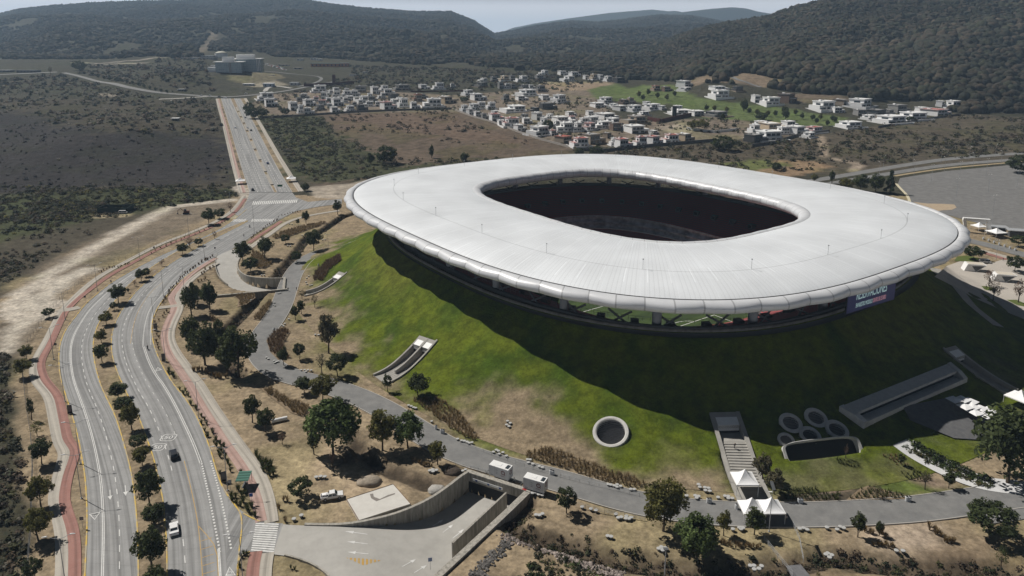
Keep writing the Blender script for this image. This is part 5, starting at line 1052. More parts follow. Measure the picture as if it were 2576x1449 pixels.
def vehicle(label, kind, paint, P, d, cat=None, detail=True, group=None):
    names = {'sedan': 'car', 'suv': 'car', 'pickup': 'pickup_truck', 'van': 'van'}
    root = empty(names[kind], P, math.atan2(d[1], d[0])); tag(root, label, cat or names[kind].replace('_', ' '), group); pm = PAINTS[paint]
    prof = {'sedan': [(-2.2, .35), (-2.25, .75), (-2.1, .98), (-1.45, 1.02), (-.85, 1.42), (.35, 1.45), (1.0, 1.0), (2.05, .84), (2.2, .6), (2.15, .32)],
            'suv': [(-2.2, .4), (-2.25, .9), (-2.1, 1.1), (-1.9, 1.6), (-1.0, 1.68), (.35, 1.66), (1.05, 1.12), (2.05, .95), (2.2, .7), (2.15, .38)],
            'pickup': [(-2.6, .5), (-2.62, .8), (-2.6, 1.08), (-.75, 1.08), (-.6, 1.7), (.6, 1.75), (1.25, 1.15), (2.45, 1.02), (2.6, .75), (2.55, .45)],
            'van': [(-2.5, .4), (-2.55, 1.0), (-2.5, 1.9), (-2.2, 2.0), (1.2, 1.98), (1.6, 1.85), (2.1, 1.15), (2.45, 1.0), (2.5, .7), (2.45, .4)]}[kind]
    hw = .9; V = []; k = len(prof)
    for s in (-1, 1):
        for x, z in prof: V.append((x, s * (hw if z < 1.03 else hw - .18 * min(1, (z - 1.0) / .5)), z))
    Fs = [(i, (i + 1) % k, k + (i + 1) % k, k + i) for i in range(k)] + [tuple(range(k))[::-1], tuple(range(k, 2 * k))]
    body = MB().add(V, Fs).build('body', pm, root)
    if not detail: MB().add([], []) ; return root
    zt = max(z for x, z in prof)
    def glass(pts, name='window'): MB().add(pts, [tuple(range(len(pts)))]).build(name, M['glass'], body)
    ix = {'sedan': (3, 4, 5, 6), 'suv': (2, 3, 5, 6), 'pickup': (3, 4, 5, 6), 'van': (2, 3, 5, 6)}[kind]; (x0, z0), (x1, z1), (x2, z2), (x3, z3) = [prof[i] for i in ix]
    def inset(xa, za, xb, zb, sgn):
        dx, dz = xb - xa, zb - za; l = math.hypot(dx, dz); ox, oz = -dz / l * .015 * sgn, dx / l * .015 * sgn
        return [(xa + dx * .12 + ox, -.72, za + dz * .12 + oz), (xa + dx * .12 + ox, .72, za + dz * .12 + oz), (xa + dx * .9 + ox, .64, za + dz * .9 + oz), (xa + dx * .9 + ox, -.64, za + dz * .9 + oz)]
    glass(inset(x0, z0, x1, z1, 1), 'rear_window'); glass(inset(x2, z2, x3, z3, 1)[::1], 'windscreen')
    for s in (-1, 1):
        zb = 1.06; f = lambda z: s * (hw - .18 * min(1, (z - 1.0) / .5) + .012); mid = (x1 + x2) / 2
        for xa, xb in ((x1 - .12, mid - .05), (mid + .05, x2 + .28)):
            glass([(xa - (.25 if xa < mid - .2 and kind != 'van' else 0), f(zb), zb), (xb + (.15 if xb > mid + .2 else 0), f(zb), zb), (xb - .05, f(zt - .1), zt - .12), (xa + .05, f(zt - .1), zt - .12)], 'side_window')
        MB().box(prof[0][0] - .03, prof[0][0] + .06, s * .86 - .14 * (s > 0), s * .86 + .14 * (s < 0), .68, .88).build('tail_light', M['lamp_red'], body); MB().box(2.1, 2.2, s * .85 - .3 * (s > 0), s * .85 + .3 * (s < 0), .66, .8).build('headlight', M['white'], body)
        for x in ((-1.35, 1.35) if kind != 'pickup' else (-1.6, 1.6)): wheel(root, x, s * .82, .34 if kind == 'sedan' else .39)
    if kind == 'pickup': MB().box(-2.5, -.85, -.74, .74, 1.085, 1.09).build('load_bed', M['dark'], body); MB().box(-2.3, -1.3, -.5, .4, 1.1, 1.5).box(-1.6, -1.0, -.3, .6, 1.1, 1.35).build('load', M['tent'], body)
    return root
def heading(L, P): i = int(np.argmin(np.hypot(*(L - P[:2]).T))); i = min(max(i, 1), len(L) - 2); d = L[i + 1] - L[i - 1]; return d / np.hypot(*d)
ecl = frac(El, Er, .5)
for (x, y), kd, pt, lb in ((q(7, (1312, 548))[0], 'suv', 'black', 'black car driving away just past the painted 50 signs'), (q(7, (1315, 1110))[0], 'sedan', 'white', 'white sedan driving away in the lane beside the tree median')):
    P = G([(x, y)])[0]; vehicle(lb, kd, pt, P + [0, 0, .03], heading(ecl, P))
P = G([q(7, (2508, 862))[0]])[0]; vehicle('white pickup truck loaded with gear on the bare ground by the slab', 'pickup', 'white', P, np.array([.96, .27]))
ad = sline('SLl')[-1] - sline('SLl')[0]; ad = ad / np.hypot(*ad)
for (x, y), pt, kd, lb in (((1775, 966), 'white', 'sedan', 'small white car on the left half of the avenue, far up'), ((1865, 966), 'white', 'sedan', 'small white car on the right half of the avenue, near the wall corner'), ((1895, 986), 'black', 'sedan', 'small dark car behind the white one on the avenue'), ((2020, 1236), 'blue', 'sedan', 'blue car halfway down the right half of the avenue'), ((1907, 1437), 'black', 'suv', 'dark car waiting near the foot of the avenue below the rumble strips'), ((1852, 890), 'grey', 'sedan', 'grey car on the right half of the avenue beside the big trees'), ((1700, 742), 'white', 'van', 'white van turning at the top of the avenue'), ((1520, 722), 'silver', 'sedan', 'silver car on the upper cross road, left of the avenue top'), ((1585, 724), 'silver', 'sedan', 'second silver car on the upper cross road, nearer the avenue top'), ((1655, 733), 'black', 'sedan', 'dark car on the upper cross road next to the van'), ((1855, 708), 'white', 'sedan', 'white car on the cross road right of the avenue top')):
    P = G(q(1, (x, y)), .3)[0]; vehicle(lb, kd, pt, P, ad if y > 745 else np.array([1, -.15]), detail=y > 880, group='cars along the avenue')
P = G([q(6, (2280, 535))[0]])[0]; vehicle('white buggy parked behind the angular white kiosk on the plaza', 'van', 'white', P + [0, 0, .06], np.array([1, -.3]))
P = G([q(4, (930, 162))[0]])[0]; vehicle('white truck parked by the dark green compound at the dirt track', 'van', 'white', P, np.array([1, .1]))
# ================================================================== VEGETATION
import bmesh
def ico(sub, seed, amp=.28, flat=.0):
    bm = bmesh.new(); bmesh.ops.create_icosphere(bm, subdivisions=sub, radius=1.0); V = np.array([v.co[:] for v in bm.verts]); Fi = np.array([[v.index for v in f.verts] for f in bm.faces]); bm.free()
    r_ = np.random.default_rng(seed); D = r_.normal(size=(9, 3)); D /= np.linalg.norm(D, axis=1)[:, None]
    b = (np.maximum(V @ D.T - .55, 0) * 1.6).max(1)[:, None]; V = V * (1 - amp + 2 * amp * b + r_.normal(size=(len(V), 1)) * amp * .25)
    return V, Fi
ICO = {s: [ico(s, 40 + i) for i in range(5)] for s in (1, 2, 3)}
def leafball(n, size, seed):
    r_ = np.random.default_rng(seed); p = r_.normal(size=(n, 3)); p /= np.linalg.norm(p, axis=1)[:, None]; p *= r_.uniform(.45, 1.0, (n, 1)); p *= 1 + .35 * r_.normal(size=(n, 1)) * .5
    nr = p + r_.normal(size=(n, 3)) * .5 + [0, 0, .3]; nr /= np.linalg.norm(nr, axis=1)[:, None]; t = np.cross(nr, r_.normal(size=(n, 3))); t /= np.linalg.norm(t, axis=1)[:, None]; b = np.cross(nr, t); s = size * r_.uniform(.6, 1.5, (n, 1))
    return np.stack([p - t * s, p - b * s * .7, p + t * s, p + b * s * .7], 1).reshape(-1, 3), np.arange(4 * n).reshape(n, 4)
ICO[8] = [leafball(16, .5, 70 + i) for i in range(5)]; ICO[9] = [leafball(46, .27, 80 + i) for i in range(5)]
def scatter(name, P, rad, hr, colr, sub, parent=None, lift=.5, m=None, kind='stuff'):
    n = len(P); Vs = []; Fs = []; Cs = []; base = 0; var = rng.integers(0, 5, n); ang = rng.uniform(0, 2 * np.pi, n)
    for v in range(5):
        k = np.where(var == v)[0]
        if not len(k): continue
        V, Fi = ICO[sub][v]; c, s = np.cos(ang[k])[:, None], np.sin(ang[k])[:, None]
        x = (V[None, :, 0] * c - V[None, :, 1] * s) * rad[k][:, None]; y = (V[None, :, 0] * s + V[None, :, 1] * c) * rad[k][:, None]; z = (V[None, :, 2] + lift) * (rad[k] * hr[k])[:, None]
        W = np.stack([x + P[k, 0][:, None], y + P[k, 1][:, None], z + P[k, 2][:, None]], -1).reshape(-1, 3)
        Vs.append(W); Fs.append((Fi[None] + (np.arange(len(k)) * len(V))[:, None, None] + base).reshape(-1, Fi.shape[1])); base += len(W)
        tone = 1.0 + .10 * rng.normal(size=(len(k), len(V))) if sub < 8 else np.repeat(1 + .28 * rng.normal(size=(len(k), len(V) // 4)), 4, 1)
        Cs.append((colr[k][:, None, :] * tone[:, :, None]).reshape(-1, 3))
    o = link(name, npmesh(name, np.concatenate(Vs), np.concatenate(Fs), m or (M['wood'] if sub < 8 else M['leaf']), 1 < sub < 8, col=np.clip(np.concatenate(Cs), .004, 1)), parent)
    return tag(o, kind=kind) if kind else o
PAL = {'dark': [(.030, .036, .018), (.040, .046, .022), (.024, .028, .016)], 'olive': [(.065, .066, .026), (.05, .052, .022), (.08, .072, .025)], 'grey': [(.16, .15, .12), (.12, .11, .085), (.10, .085, .065)],
       'brown': [(.085, .062, .042), (.065, .048, .034), (.10, .075, .05)], 'yellow': [(.16, .14, .03), (.12, .11, .03)], 'burnt': [(.03, .026, .026), (.045, .038, .036), (.022, .02, .022)], 'forest': [(.040, .036, .026), (.030, .031, .022), (.052, .042, .030), (.036, .038, .024)],
       'far': [(.036, .037, .024), (.045, .041, .028), (.028, .030, .020), (.058, .048, .034)], 'green': [(.05, .075, .022), (.065, .085, .028), (.04, .06, .02)]}
def pick_cols(n, mix):
    ks = list(mix); w_ = np.array([mix[k] for k in ks], float); w_ /= w_.sum(); c = rng.choice(len(ks), n, p=w_)
    out = np.zeros((n, 3))
    for i, k in enumerate(ks):
        m = np.where(c == i)[0]; pal = np.array(PAL[k]); out[m] = pal[rng.integers(0, len(pal), len(m))]
    return out * rng.uniform(.75, 1.25, (n, 1))
def in_poly_P(px, py, poly): return sdist(np.stack([px, py], 1), poly) < 0
# places kept clear of wild growth (survey frame)
CLEAR = [[(535, 240), (612, 236), (760, 490), (790, 520), (600, 560), (600, 490)], [(640, 240), (880, 225), (1140, 240), (1460, 215), (1560, 300), (1850, 300), (2080, 340), (1440, 376), (1170, 282), (880, 288), (650, 292)],
         q(3, (-520, 700), (-300, 640), (-60, 625), (100, 740), (300, 690), (700, 790), (1250, 880), (1230, 960), (900, 960), (500, 920), (200, 910), (-100, 790), (-500, 765)), q(1, (1480, 380), (2000, 400), (2230, 480), (2400, 600), (2000, 700), (1850, 640), (1650, 560)),
         q(1, (-100, 440), (560, 470), (1210, 425), (1215, 450), (1100, 490), (600, 490), (600, 560), (450, 570), (-100, 590)), q(1, (400, 540), (640, 560), (900, 625), (1230, 690), (1700, 720), (2500, 605), (2530, 640), (1900, 740), (1200, 740), (600, 610)),
         q(3, (-200, 790), (2110, 750), (2130, 800), (1300, 975), (1060, 990), (900, 1020), (-100, 1110)), [(1880, 440), (2130, 420), (2600, 385), (2600, 620), (2300, 560), (2000, 470)]]
def sample_far(n, a0, a1, Y0, Y1, accept):
    a = rng.uniform(a0, a1, n); Y = np.sqrt(rng.uniform(Y0 ** 2, Y1 ** 2, n)); X = a * Y; Z = ground_z(X, Y); px, py = PJ(X, Y, Z)
    ok = accept(X, Y, px, py)
    for c in CLEAR: ok &= ~in_poly_P(px, py, c)
    return np.stack([X, Y, Z], 1)[ok], px[ok], py[ok]
hillB = np.array([(-200, 150), (0, 150), (400, 148), (550, 140), (800, 145), (1000, 160), (1250, 175), (1400, 180), (1560, 200), (1717, 205), (1917, 216), (2017, 236), (2117, 249), (2217, 254), (2317, 260), (2417, 290), (2576, 330), (2900, 360)])
BARE = [q(3, (300, 620), (420, 540), (560, 560), (760, 600), (640, 670), (500, 650)), q(3, (20, 620), (160, 560), (260, 600), (120, 640)), q(3, (820, 700), (1180, 715), (1300, 760), (1100, 790), (860, 780)), q(3, (700, 555), (830, 545), (810, 590)), q(1, (1480, 400), (1530, 330), (1590, 250), (1620, 250), (1570, 400))]
def wild(px, py): 
    ok = np.ones(len(px), bool)
    for c in BARE: ok &= ~in_poly_P(px, py, c)
    return ok
# right-hand hill: closed oak wood
P, px, py = sample_far(24000, .20, .92, 880, 2300, lambda X, Y, px, py: (py < np.interp(px, hillB[:, 0], hillB[:, 1])) & (px > 1560) & (px < 2750) & wild(px, py))
r_ = rng.uniform(4.2, 8.6, len(P)); nr = P[:, 1] < 1350; vv_ = fbm(P[:, 0], P[:, 1], 130, 61); r_ = r_ * (.6 + .8 * vv_)
for nm, k, s in (('hillside_wood', nr, 2), ('hillside_wood', ~nr, 1)): scatter(nm, P[k], r_[k], rng.uniform(.75, 1.05, k.sum()), pick_cols(k.sum(), {'forest': 1}) * (.55 + .9 * vv_[k])[:, None], s)
# left and middle hills
P, px, py = sample_far(120000, -.95, .40, 1250, 5300, lambda X, Y, px, py: (py < np.interp(px, hillB[:, 0], hillB[:, 1])) & (px < 1900) & wild(px, py) & (fbm(X, Y, 120, 7) > .30))
r_ = rng.uniform(3.4, 9.6, len(P)) * (.8 + .5 * fbm(P[:, 0], P[:, 1], 160, 3)); scatter('hillside_trees', P, r_, rng.uniform(.65, .95, len(P)), pick_cols(len(P), {'far': 3, 'forest': 1}) * (.55 + .9 * fbm(P[:, 0], P[:, 1], 240, 63))[:, None], 1)
# open scrub on the plain, thicker in belts
def plain(n, poly, dens, r0, r1, mix, sub, hr=(.55, .9), nm='scrub', nscale=40, lo=.42):
    W = np.array(gp(poly)); lo_, hi_ = W.min(0), W.max(0); n = int((hi_[0] - lo_[0]) * (hi_[1] - lo_[1]) * dens); X = rng.uniform(lo_[0], hi_[0], n); Y = rng.uniform(lo_[1], hi_[1], n)
    Z = ground_z(X, Y); px, py = PJ(X, Y, Z); ok = (sdist(np.stack([X, Y], 1), W) < 0) & (fbm(X, Y, nscale, 21) + .25 * (rng.random(n) - .5) > lo)
    for c in CLEAR: ok &= ~in_poly_P(px, py, c)
    k = np.where(ok)[0]
    if not len(k): return
    r_ = r0 + (r1 - r0) * rng.random(len(k)) ** 2.2; scatter(nm, np.stack([X, Y, Z], 1)[k], r_, rng.uniform(*hr, len(k)), pick_cols(len(k), mix), sub, lift=.35)
plain(0, [(-260, 300), (0, 275), (300, 325), (560, 345), (590, 455), (480, 470), (0, 490), (-260, 520)], .013, .5, 2.0, {'burnt': 6, 'dark': 1, 'grey': .6}, 8, lo=.35)
plain(0, [(-200, 250), (150, 215), (560, 240), (565, 350), (300, 330), (0, 280), (-200, 300)], .016, .9, 4.2, {'dark': 2, 'olive': 2, 'grey': 1.5, 'brown': 2}, 8, lo=.40)
plain(0, [(-200, 160), (540, 150), (540, 235), (150, 215), (-200, 250)], .009, 1.5, 5.5, {'dark': 2, 'far': 3, 'brown': 2}, 8, lo=.38)
plain(0, [(-200, 470), (300, 470), (590, 462), (600, 495), (430, 520), (260, 540), (60, 600), (0, 640), (-200, 660)], .10, .7, 2.6, {'dark': 4, 'olive': 3, 'yellow': .5, 'brown': 1}, 9, lo=.36)
plain(0, q(4, (0, 90), (400, 60), (760, 70), (960, 180), (800, 260), (500, 420), (200, 600), (0, 700), (-300, 700), (-300, 100)), .16, .5, 2.0, {'dark': 3, 'brown': 3, 'olive': 1.5, 'grey': .8, 'yellow': .25}, 9, lo=.40)
plain(0, [(648, 292), (800, 288), (880, 350), (980, 400), (1190, 400), (1440, 396), (1200, 425), (950, 455), (800, 462), (748, 430), (700, 370)], .05, .8, 3.2, {'dark': 4, 'olive': 2, 'grey': 1.4, 'brown': .8, 'yellow': .2}, 9, lo=.40)
plain(0, q(2, (-100, 870), (830, 830), (1000, 940), (1300, 1030), (1500, 1110), (900, 1090), (400, 1010), (0, 1010)), .02, .7, 3.4, {'brown': 4, 'dark': 2, 'olive': 1, 'grey': .6}, 9, lo=.52)
plain(0, [(1440, 378), (1720, 368), (2080, 338), (2400, 288), (2640, 300), (2640, 400), (2100, 436), (1900, 430), (1500, 402)], .035, .8, 3.6, {'dark': 3, 'olive': 2, 'grey': 2, 'brown': 2}, 9, lo=.40)
plain(0, [(880, 165), (1250, 175), (1560, 205), (1460, 212), (1140, 236), (900, 215)], .010, 1.5, 5, {'far': 3, 'brown': 2, 'dark': 1.5}, 8, lo=.38)
plain(0, [(620, 225), (900, 195), (880, 222), (700, 245), (640, 245)], .02, 1, 3.5, {'dark': 2, 'brown': 2}, 8, lo=.4)
plain(0, q(7, (-700, -250), (60, -230), (70, -60), (90, 300), (180, 560), (175, 900), (200, 1200), (190, 1600), (-700, 1600)), .40, .5, 1.8, {'dark': 3, 'brown': 2, 'grey': 2.2, 'olive': 1}, 9, lo=.33, nm='roadside_brush')
# brush along the stream beds
for line, wd, dp in CREEKS[:1] + CREEKS[2:]:
    L = res(line, 260); k = rng.integers(0, 260, 420); X = L[k, 0] + rng.normal(size=420) * wd * .55; Y = L[k, 1] + rng.normal(size=420) * wd * .55; Z = near_z(X, Y); r_ = rng.uniform(.3, 1.0, 420); ok = (mound_t(X, Y)[0] > 1.05)
    ok &= pdist(np.stack([X, Y], 1), RR) > 5.5
    for pit_ in PITS: ok &= sdist(np.stack([X, Y], 1), pit_[0]) > 2.2
    scatter('stream_brush', np.stack([X, Y, Z], 1)[ok], r_[ok], rng.uniform(.6, 1., ok.sum()), pick_cols(int(ok.sum()), {'brown': 3, 'dark': 2, 'olive': 1}), 9, lift=.3)
# ---- individual trees
def leaf_crown(kind, seed):
    r_ = np.random.default_rng(seed); Q = []; C = []
    nC, per, cr, ls = {'broad': (52, 60, .27, .058), 'round': (60, 60, .24, .055), 'sparse': (40, 18, .24, .042), 'conifer': (60, 46, .18, .06), 'willow': (64, 60, .22, .052), 'slim': (36, 50, .27, .065)}[kind]
    for i in range(nC):
        d = r_.normal(size=3); d /= np.linalg.norm(d); rr = r_.uniform(.35, .82) if kind != 'round' else r_.uniform(.6, .85)
        if kind == 'conifer': h = r_.uniform(0, 1); w_ = (1 - h) * .8 + .08; a = r_.uniform(0, 6.28); c = np.array([w_ * math.cos(a) * r_.uniform(.4, 1), w_ * math.sin(a) * r_.uniform(.4, 1), -1 + 2 * h])
        else:
            c = d * rr; 
            if kind in ('broad', 'sparse', 'slim'): c[2] = c[2] * 1.0 + .0; c[:2] *= (1.05 - .35 * max(0, c[2]))
            if kind == 'willow': c[2] = c[2] * .8 + .15
        base = np.array([1, 1, 1]) * r_.uniform(.62, 1.38); n = int(per * r_.uniform(.7, 1.2)); p = r_.normal(size=(n, 3)); p /= np.linalg.norm(p, axis=1)[:, None]; p = c + p * (cr * r_.uniform(.6, 1.1)) * r_.uniform(.55, 1.0, (n, 1))
        if kind == 'willow': p[:, 2] -= r_.uniform(0, .35, n) * (np.hypot(p[:, 0], p[:, 1]) > .5)
        nrm = r_.normal(size=(n, 3)) * .8 + (p - c * .4) * 1.2 + [0, 0, .35]; nrm /= np.linalg.norm(nrm, axis=1)[:, None]
        t = np.cross(nrm, r_.normal(size=(n, 3))); t /= np.linalg.norm(t, axis=1)[:, None]; b = np.cross(nrm, t); s = (ls * r_.uniform(.7, 1.4, (n, 1)))
        Q.append(np.stack([p - t * s * 1.3, p - b * s * .7, p + t * s * 1.3, p + b * s * .7], 1)); C.append(np.repeat((base * r_.uniform(.8, 1.2, (n, 1)))[:, None], 4, 1))
    Q = np.concatenate(Q); C = np.concatenate(C).reshape(-1, 3); n = len(Q); V = Q.reshape(-1, 3)
    return V, np.arange(4 * n).reshape(n, 4), C
LEAFC = {'broad': (0.068, 0.083, 0.030), 'round': (0.053, 0.068, 0.025), 'sparse': (0.125, 0.112, 0.065), 'conifer': (0.037, 0.053, 0.022), 'willow': (0.077, 0.107, 0.033), 'slim': (0.060, 0.075, 0.027), 'amber': (0.131, 0.125, 0.035), 'brown': (0.163, 0.106, 0.075)}
CROWNS = {}
def crown_mesh(kind, tint, v):
    key = (kind, tint, v)
    if key not in CROWNS:
        V, Fq, C = leaf_crown(kind, hash_(kind) + v * 13); CROWNS[key] = npmesh('crown', V, Fq, M['leaf'], False, col=C * np.array(LEAFC[tint]))
    return CROWNS[key]
def hash_(s): return sum(ord(c) * (i + 3) for i, c in enumerate(s))
TRUNKS = {}
def trunk_mesh(kind, v):
    key = (kind, v)
    if key not in TRUNKS:
        r_ = random.Random(v * 31 + hash_(kind)); mb = MB(); bend = r_.uniform(-.06, .06); top = .62 if kind != 'conifer' else .9
        mb.tube([(0, 0, -.06), (bend * .4, 0, .15), (bend, bend * .5, .34), (bend * .6, 0, top)], .032, 7, r1=.010)
        for k in range(6 if kind != 'sparse' else 9):
            a = r_.uniform(0, 6.28); z0 = r_.uniform(.24, .45); l = r_.uniform(.18, .3); mb.tube([(bend * .8, 0, z0), (bend + l * .5 * math.cos(a), l * .5 * math.sin(a), z0 + l * .6), (bend + l * math.cos(a), l * math.sin(a), z0 + l * 1.2)], .013, 5, r1=.004)
        me = bpy.data.meshes.new('trunk'); me.from_pydata(mb.v, [], mb.f); me.materials.append(M['bark']); me.update(); TRUNKS[key] = me
    return TRUNKS[key]
TREES = []
def tree(label, kind, P, hgt, wid, tint=None, group=None, cat='tree', low=.24, name='tree'):
    """crown spans low..1 of the height"""
    v = R.randrange(3); root = empty(name, P, R.uniform(0, 6.28)); tag(root, label, cat, group)
    t = link('trunk', trunk_mesh(kind, v), root); t.scale = (hgt * (.8 if hgt > 4 else 1.0), hgt * .8, hgt)
    c = link('crown', crown_mesh(kind, tint or kind, v), root); ch = hgt * (1 - low) / 2 * 1.04; c.scale = (wid / 2 * 1.12, wid / 2 * 1.12, ch * 1.06); c.location = (0, 0, hgt * low + ch)
    TREES.append(root); return root
def ptree(label, kind, xy, hpx, wpx, tint=None, group=None, low=.24, name='tree', cat='tree', dz=0.0):
    P = G([xy])[0]; zc = P[1] * CP - (P[2] - H) * SP; ppm = F / zc; d = math.atan2(H - P[2], P[1])
    wid = wpx / ppm; hgt = max(1.0, (hpx / ppm - wid * .5 * math.sin(d) * .6) / math.cos(d)); P[2] += dz
    return tree(label, kind, P, hgt, wid, tint, group, cat, low, name)

# garden planting between the village houses
def village_green():
    W = np.array(gp([(640, 240), (880, 228), (1140, 240), (1460, 215), (1560, 300), (1850, 300), (2080, 340), (1440, 372), (1170, 280), (880, 285), (650, 290)])); lo, hi = W.min(0), W.max(0); n = 2600
    X = rng.uniform(lo[0], hi[0], n); Y = rng.uniform(lo[1], hi[1], n); k = (sdist(np.stack([X, Y], 1), W) < 0) & (fbm(X, Y, 60, 55) > .42); X, Y = X[k], Y[k]; scatter('garden_planting', np.stack([X, Y, ground_z(X, Y)], 1), rng.uniform(.8, 3.0, len(X)), rng.uniform(.7, 1.1, len(X)), pick_cols(len(X), {'dark': 4, 'green': 1, 'olive': 1.5}), 9, lift=.4)
village_green()
# trees one by one: (sheet, x, y of the foot, height, width on the sheet, kind, tint, label)
def tl(k, rows, group=None, low=.24):
    for x, y, h, w_, kd, tint, lb in rows:
        o = q(k, (x, y))[0]; ptree(lb, kd, o, h / 3.0, w_ / 3.0, tint, group, low)
tl(4, [(370, 945, 75, 88, 'round', None, 'lone dark tree where the dirt track meets the cycle path'), (200, 1265, 120, 112, 'broad', 'amber', 'upper of two trees on the verge where the red path bends left'), (172, 1395, 145, 140, 'broad', 'amber', 'lower of two trees on the verge where the red path bends left')], 'trees along the west pavement')
tl(7, [(240, 268, 165, 52, 'slim', None, 'thin sapling beside the fence, left of the straight red path'), (280, 390, 115, 145, 'sparse', 'amber', 'thin yellow-green tree left of the pale square on the west pavement'), (315, 602, 200, 165, 'broad', None, 'dark tree beside the notch in the west pavement'), (310, 925, 245, 185, 'broad', 'amber', 'yellowish tree whose shadow falls on the narrow west pavement'), (290, 1178, 255, 205, 'broad', 'amber', 'olive tree shading the pavement near the lower bend of the red path'), (262, 1480, 165, 135, 'round', None, 'dark shrub-like tree at the lower left edge beside a lamp post')], 'trees along the west pavement')
tl(4, [(1378, 472, 95, 95, 'broad', None, 'dark bushy tree in the median next to a bare one, far up'), (1436, 432, 110, 72, 'sparse', 'brown', 'bare brownish tree in the median, far up'), (1500, 407, 62, 62, 'round', None, 'small round tree alone in the median, far up'), (1622, 355, 70, 42, 'sparse', 'brown', 'smallest bare tree at the top end of the median'), (1066, 672, 105, 80, 'broad', None, 'left tree of a pair in the narrow upper median'), (1106, 640, 72, 66, 'round', None, 'right tree of a pair in the narrow upper median'), (1222, 562, 66, 52, 'sparse', 'brown', 'leafless sapling in the median above the pair'), (1018, 712, 54, 54, 'sparse', 'brown', 'leafless sapling in the median below the pair'), (968, 762, 42, 26, 'slim', None, 'tiny shrub in the median between a sapling and a big tree'), (893, 838, 155, 140, 'broad', None, 'large dark tree in the median at the bend opposite the path crossing'), (861, 893, 66, 56, 'round', None, 'small dark tree just below the large median tree at the bend'), (804, 1002, 108, 112, 'broad', 'amber', 'amber-green tree in the narrowest part of the median'), (768, 1142, 112, 95, 'broad', 'amber', 'yellowish tree in the median above the dark round one'), (772, 1288, 150, 112, 'broad', None, 'dark tree with a clear trunk in the widening median')], 'trees in the median strip')
tl(7, [(893, 112, 135, 150, 'broad', None, 'broad tree in the median beside the first long lane dashes'), (934, 208, 116, 138, 'round', None, 'low rounded tree squeezed between two taller median trees'), (996, 348, 210, 150, 'broad', 'amber', 'tall amber tree in the median left of the painted 50 signs'), (1045, 486, 110, 125, 'round', None, 'grey-green rounded bush in the median below the tall amber tree'), (1073, 617, 160, 132, 'broad', 'amber', 'amber tree in the median level with the black car'), (1130, 915, 280, 222, 'broad', None, 'biggest dark tree in the median between the two cars'), (1160, 1050, 150, 160, 'round', None, 'dark tree low in the median just above the white car'), (1147, 1400, 335, 232, 'broad', None, 'tall dark tree in the median beside the white car'), (1170, 1620, 240, 210, 'broad', None, 'median tree cut by the bottom edge of the picture')], 'trees in the median strip')
tl(4, [(1447, 930, 250, 140, 'broad', None, 'tall dark tree at the bend of the east pavement, left of the beam wall'), (1470, 850, 170, 110, 'broad', None, 'dark tree rising behind the bend of the east pavement'), (1582, 884, 232, 130, 'broad', None, 'tall tree right in front of the dark beam wall'), (1450, 1172, 265, 160, 'broad', None, 'left tree of the dark thicket in the middle of the lawn'), (1548, 1305, 345, 215, 'broad', None, 'tallest tree of the dark thicket in the middle of the lawn'), (1640, 1150, 190, 130, 'round', None, 'rounded tree at the right edge of the dark thicket'), (1800, 1375, 400, 290, 'broad', None, 'very large dark tree at the outer side of the ring road bend')], 'trees on the lawn west of the ring road', .16)
tl(4, [(1835, 532, 172, 142, 'broad', None, 'dark tree left of the grass bed above the small underpass'), (2002, 502, 182, 132, 'broad', None, 'dark tree right of the grass bed above the small underpass'), (1890, 600, 115, 125, 'round', None, 'low dark thicket above the curved wall of the small underpass'), (2156, 387, 72, 74, 'round', None, 'small umbrella-shaped tree between the grass beds and the stream'), (2368, 445, 175, 132, 'broad', None, 'large dark tree standing in the stream bed'), (2240, 532, 92, 82, 'round', None, 'small dark tree beside the stream with its shadow on tufts'), (2310, 237, 98, 66, 'broad', None, 'dark tree with a clear trunk on the lawn above the long grass bed'), (2250, 252, 55, 34, 'slim', None, 'sapling beside the dark tree above the long grass bed'), (2547, 167, 110, 74, 'broad', None, 'dark tree at the left tip of the stadium roof'), (1577, 243, 125, 112, 'broad', None, 'dark leafy tree beside the digger track and cycle path'), (1660, 200, 80, 92, 'round', None, 'rounded tree behind the dark leafy one near the junction'), (1740, 150, 82, 52, 'sparse', 'brown', 'bare tree nearest the junction on its west side')], 'trees near the junction')
tl(4, [(2276, 922, 115, 62, 'broad', None, 'upper of two young trees at the inner kerb of the ring road'), (2230, 964, 115, 72, 'broad', None, 'lower of two young trees at the inner kerb of the ring road'), (2375, 870, 105, 66, 'sparse', None, 'thin pale tree on the dry slope below the small stair tunnel'), (2280, 812, 92, 70, 'sparse', None, 'pale thin tree at the foot of the small stair tunnel'), (2480, 1215, 300, 165, 'broad', 'sparse', 'tall rusty-green tree at the foot of the green slope'), (2142, 1308, 142, 86, 'broad', None, 'left young tree beyond the inner kerb by the grass bed'), (2262, 1258, 122, 90, 'round', None, 'round young tree in the dry lawn right of the grass bed'), (2430, 1368, 165, 92, 'sparse', None, 'thin brownish tree below the tall rusty one'), (2548, 1385, 175, 150, 'round', None, 'dense dark tree on the slope left of the twin stair tunnel')], 'trees at the foot of the mound')
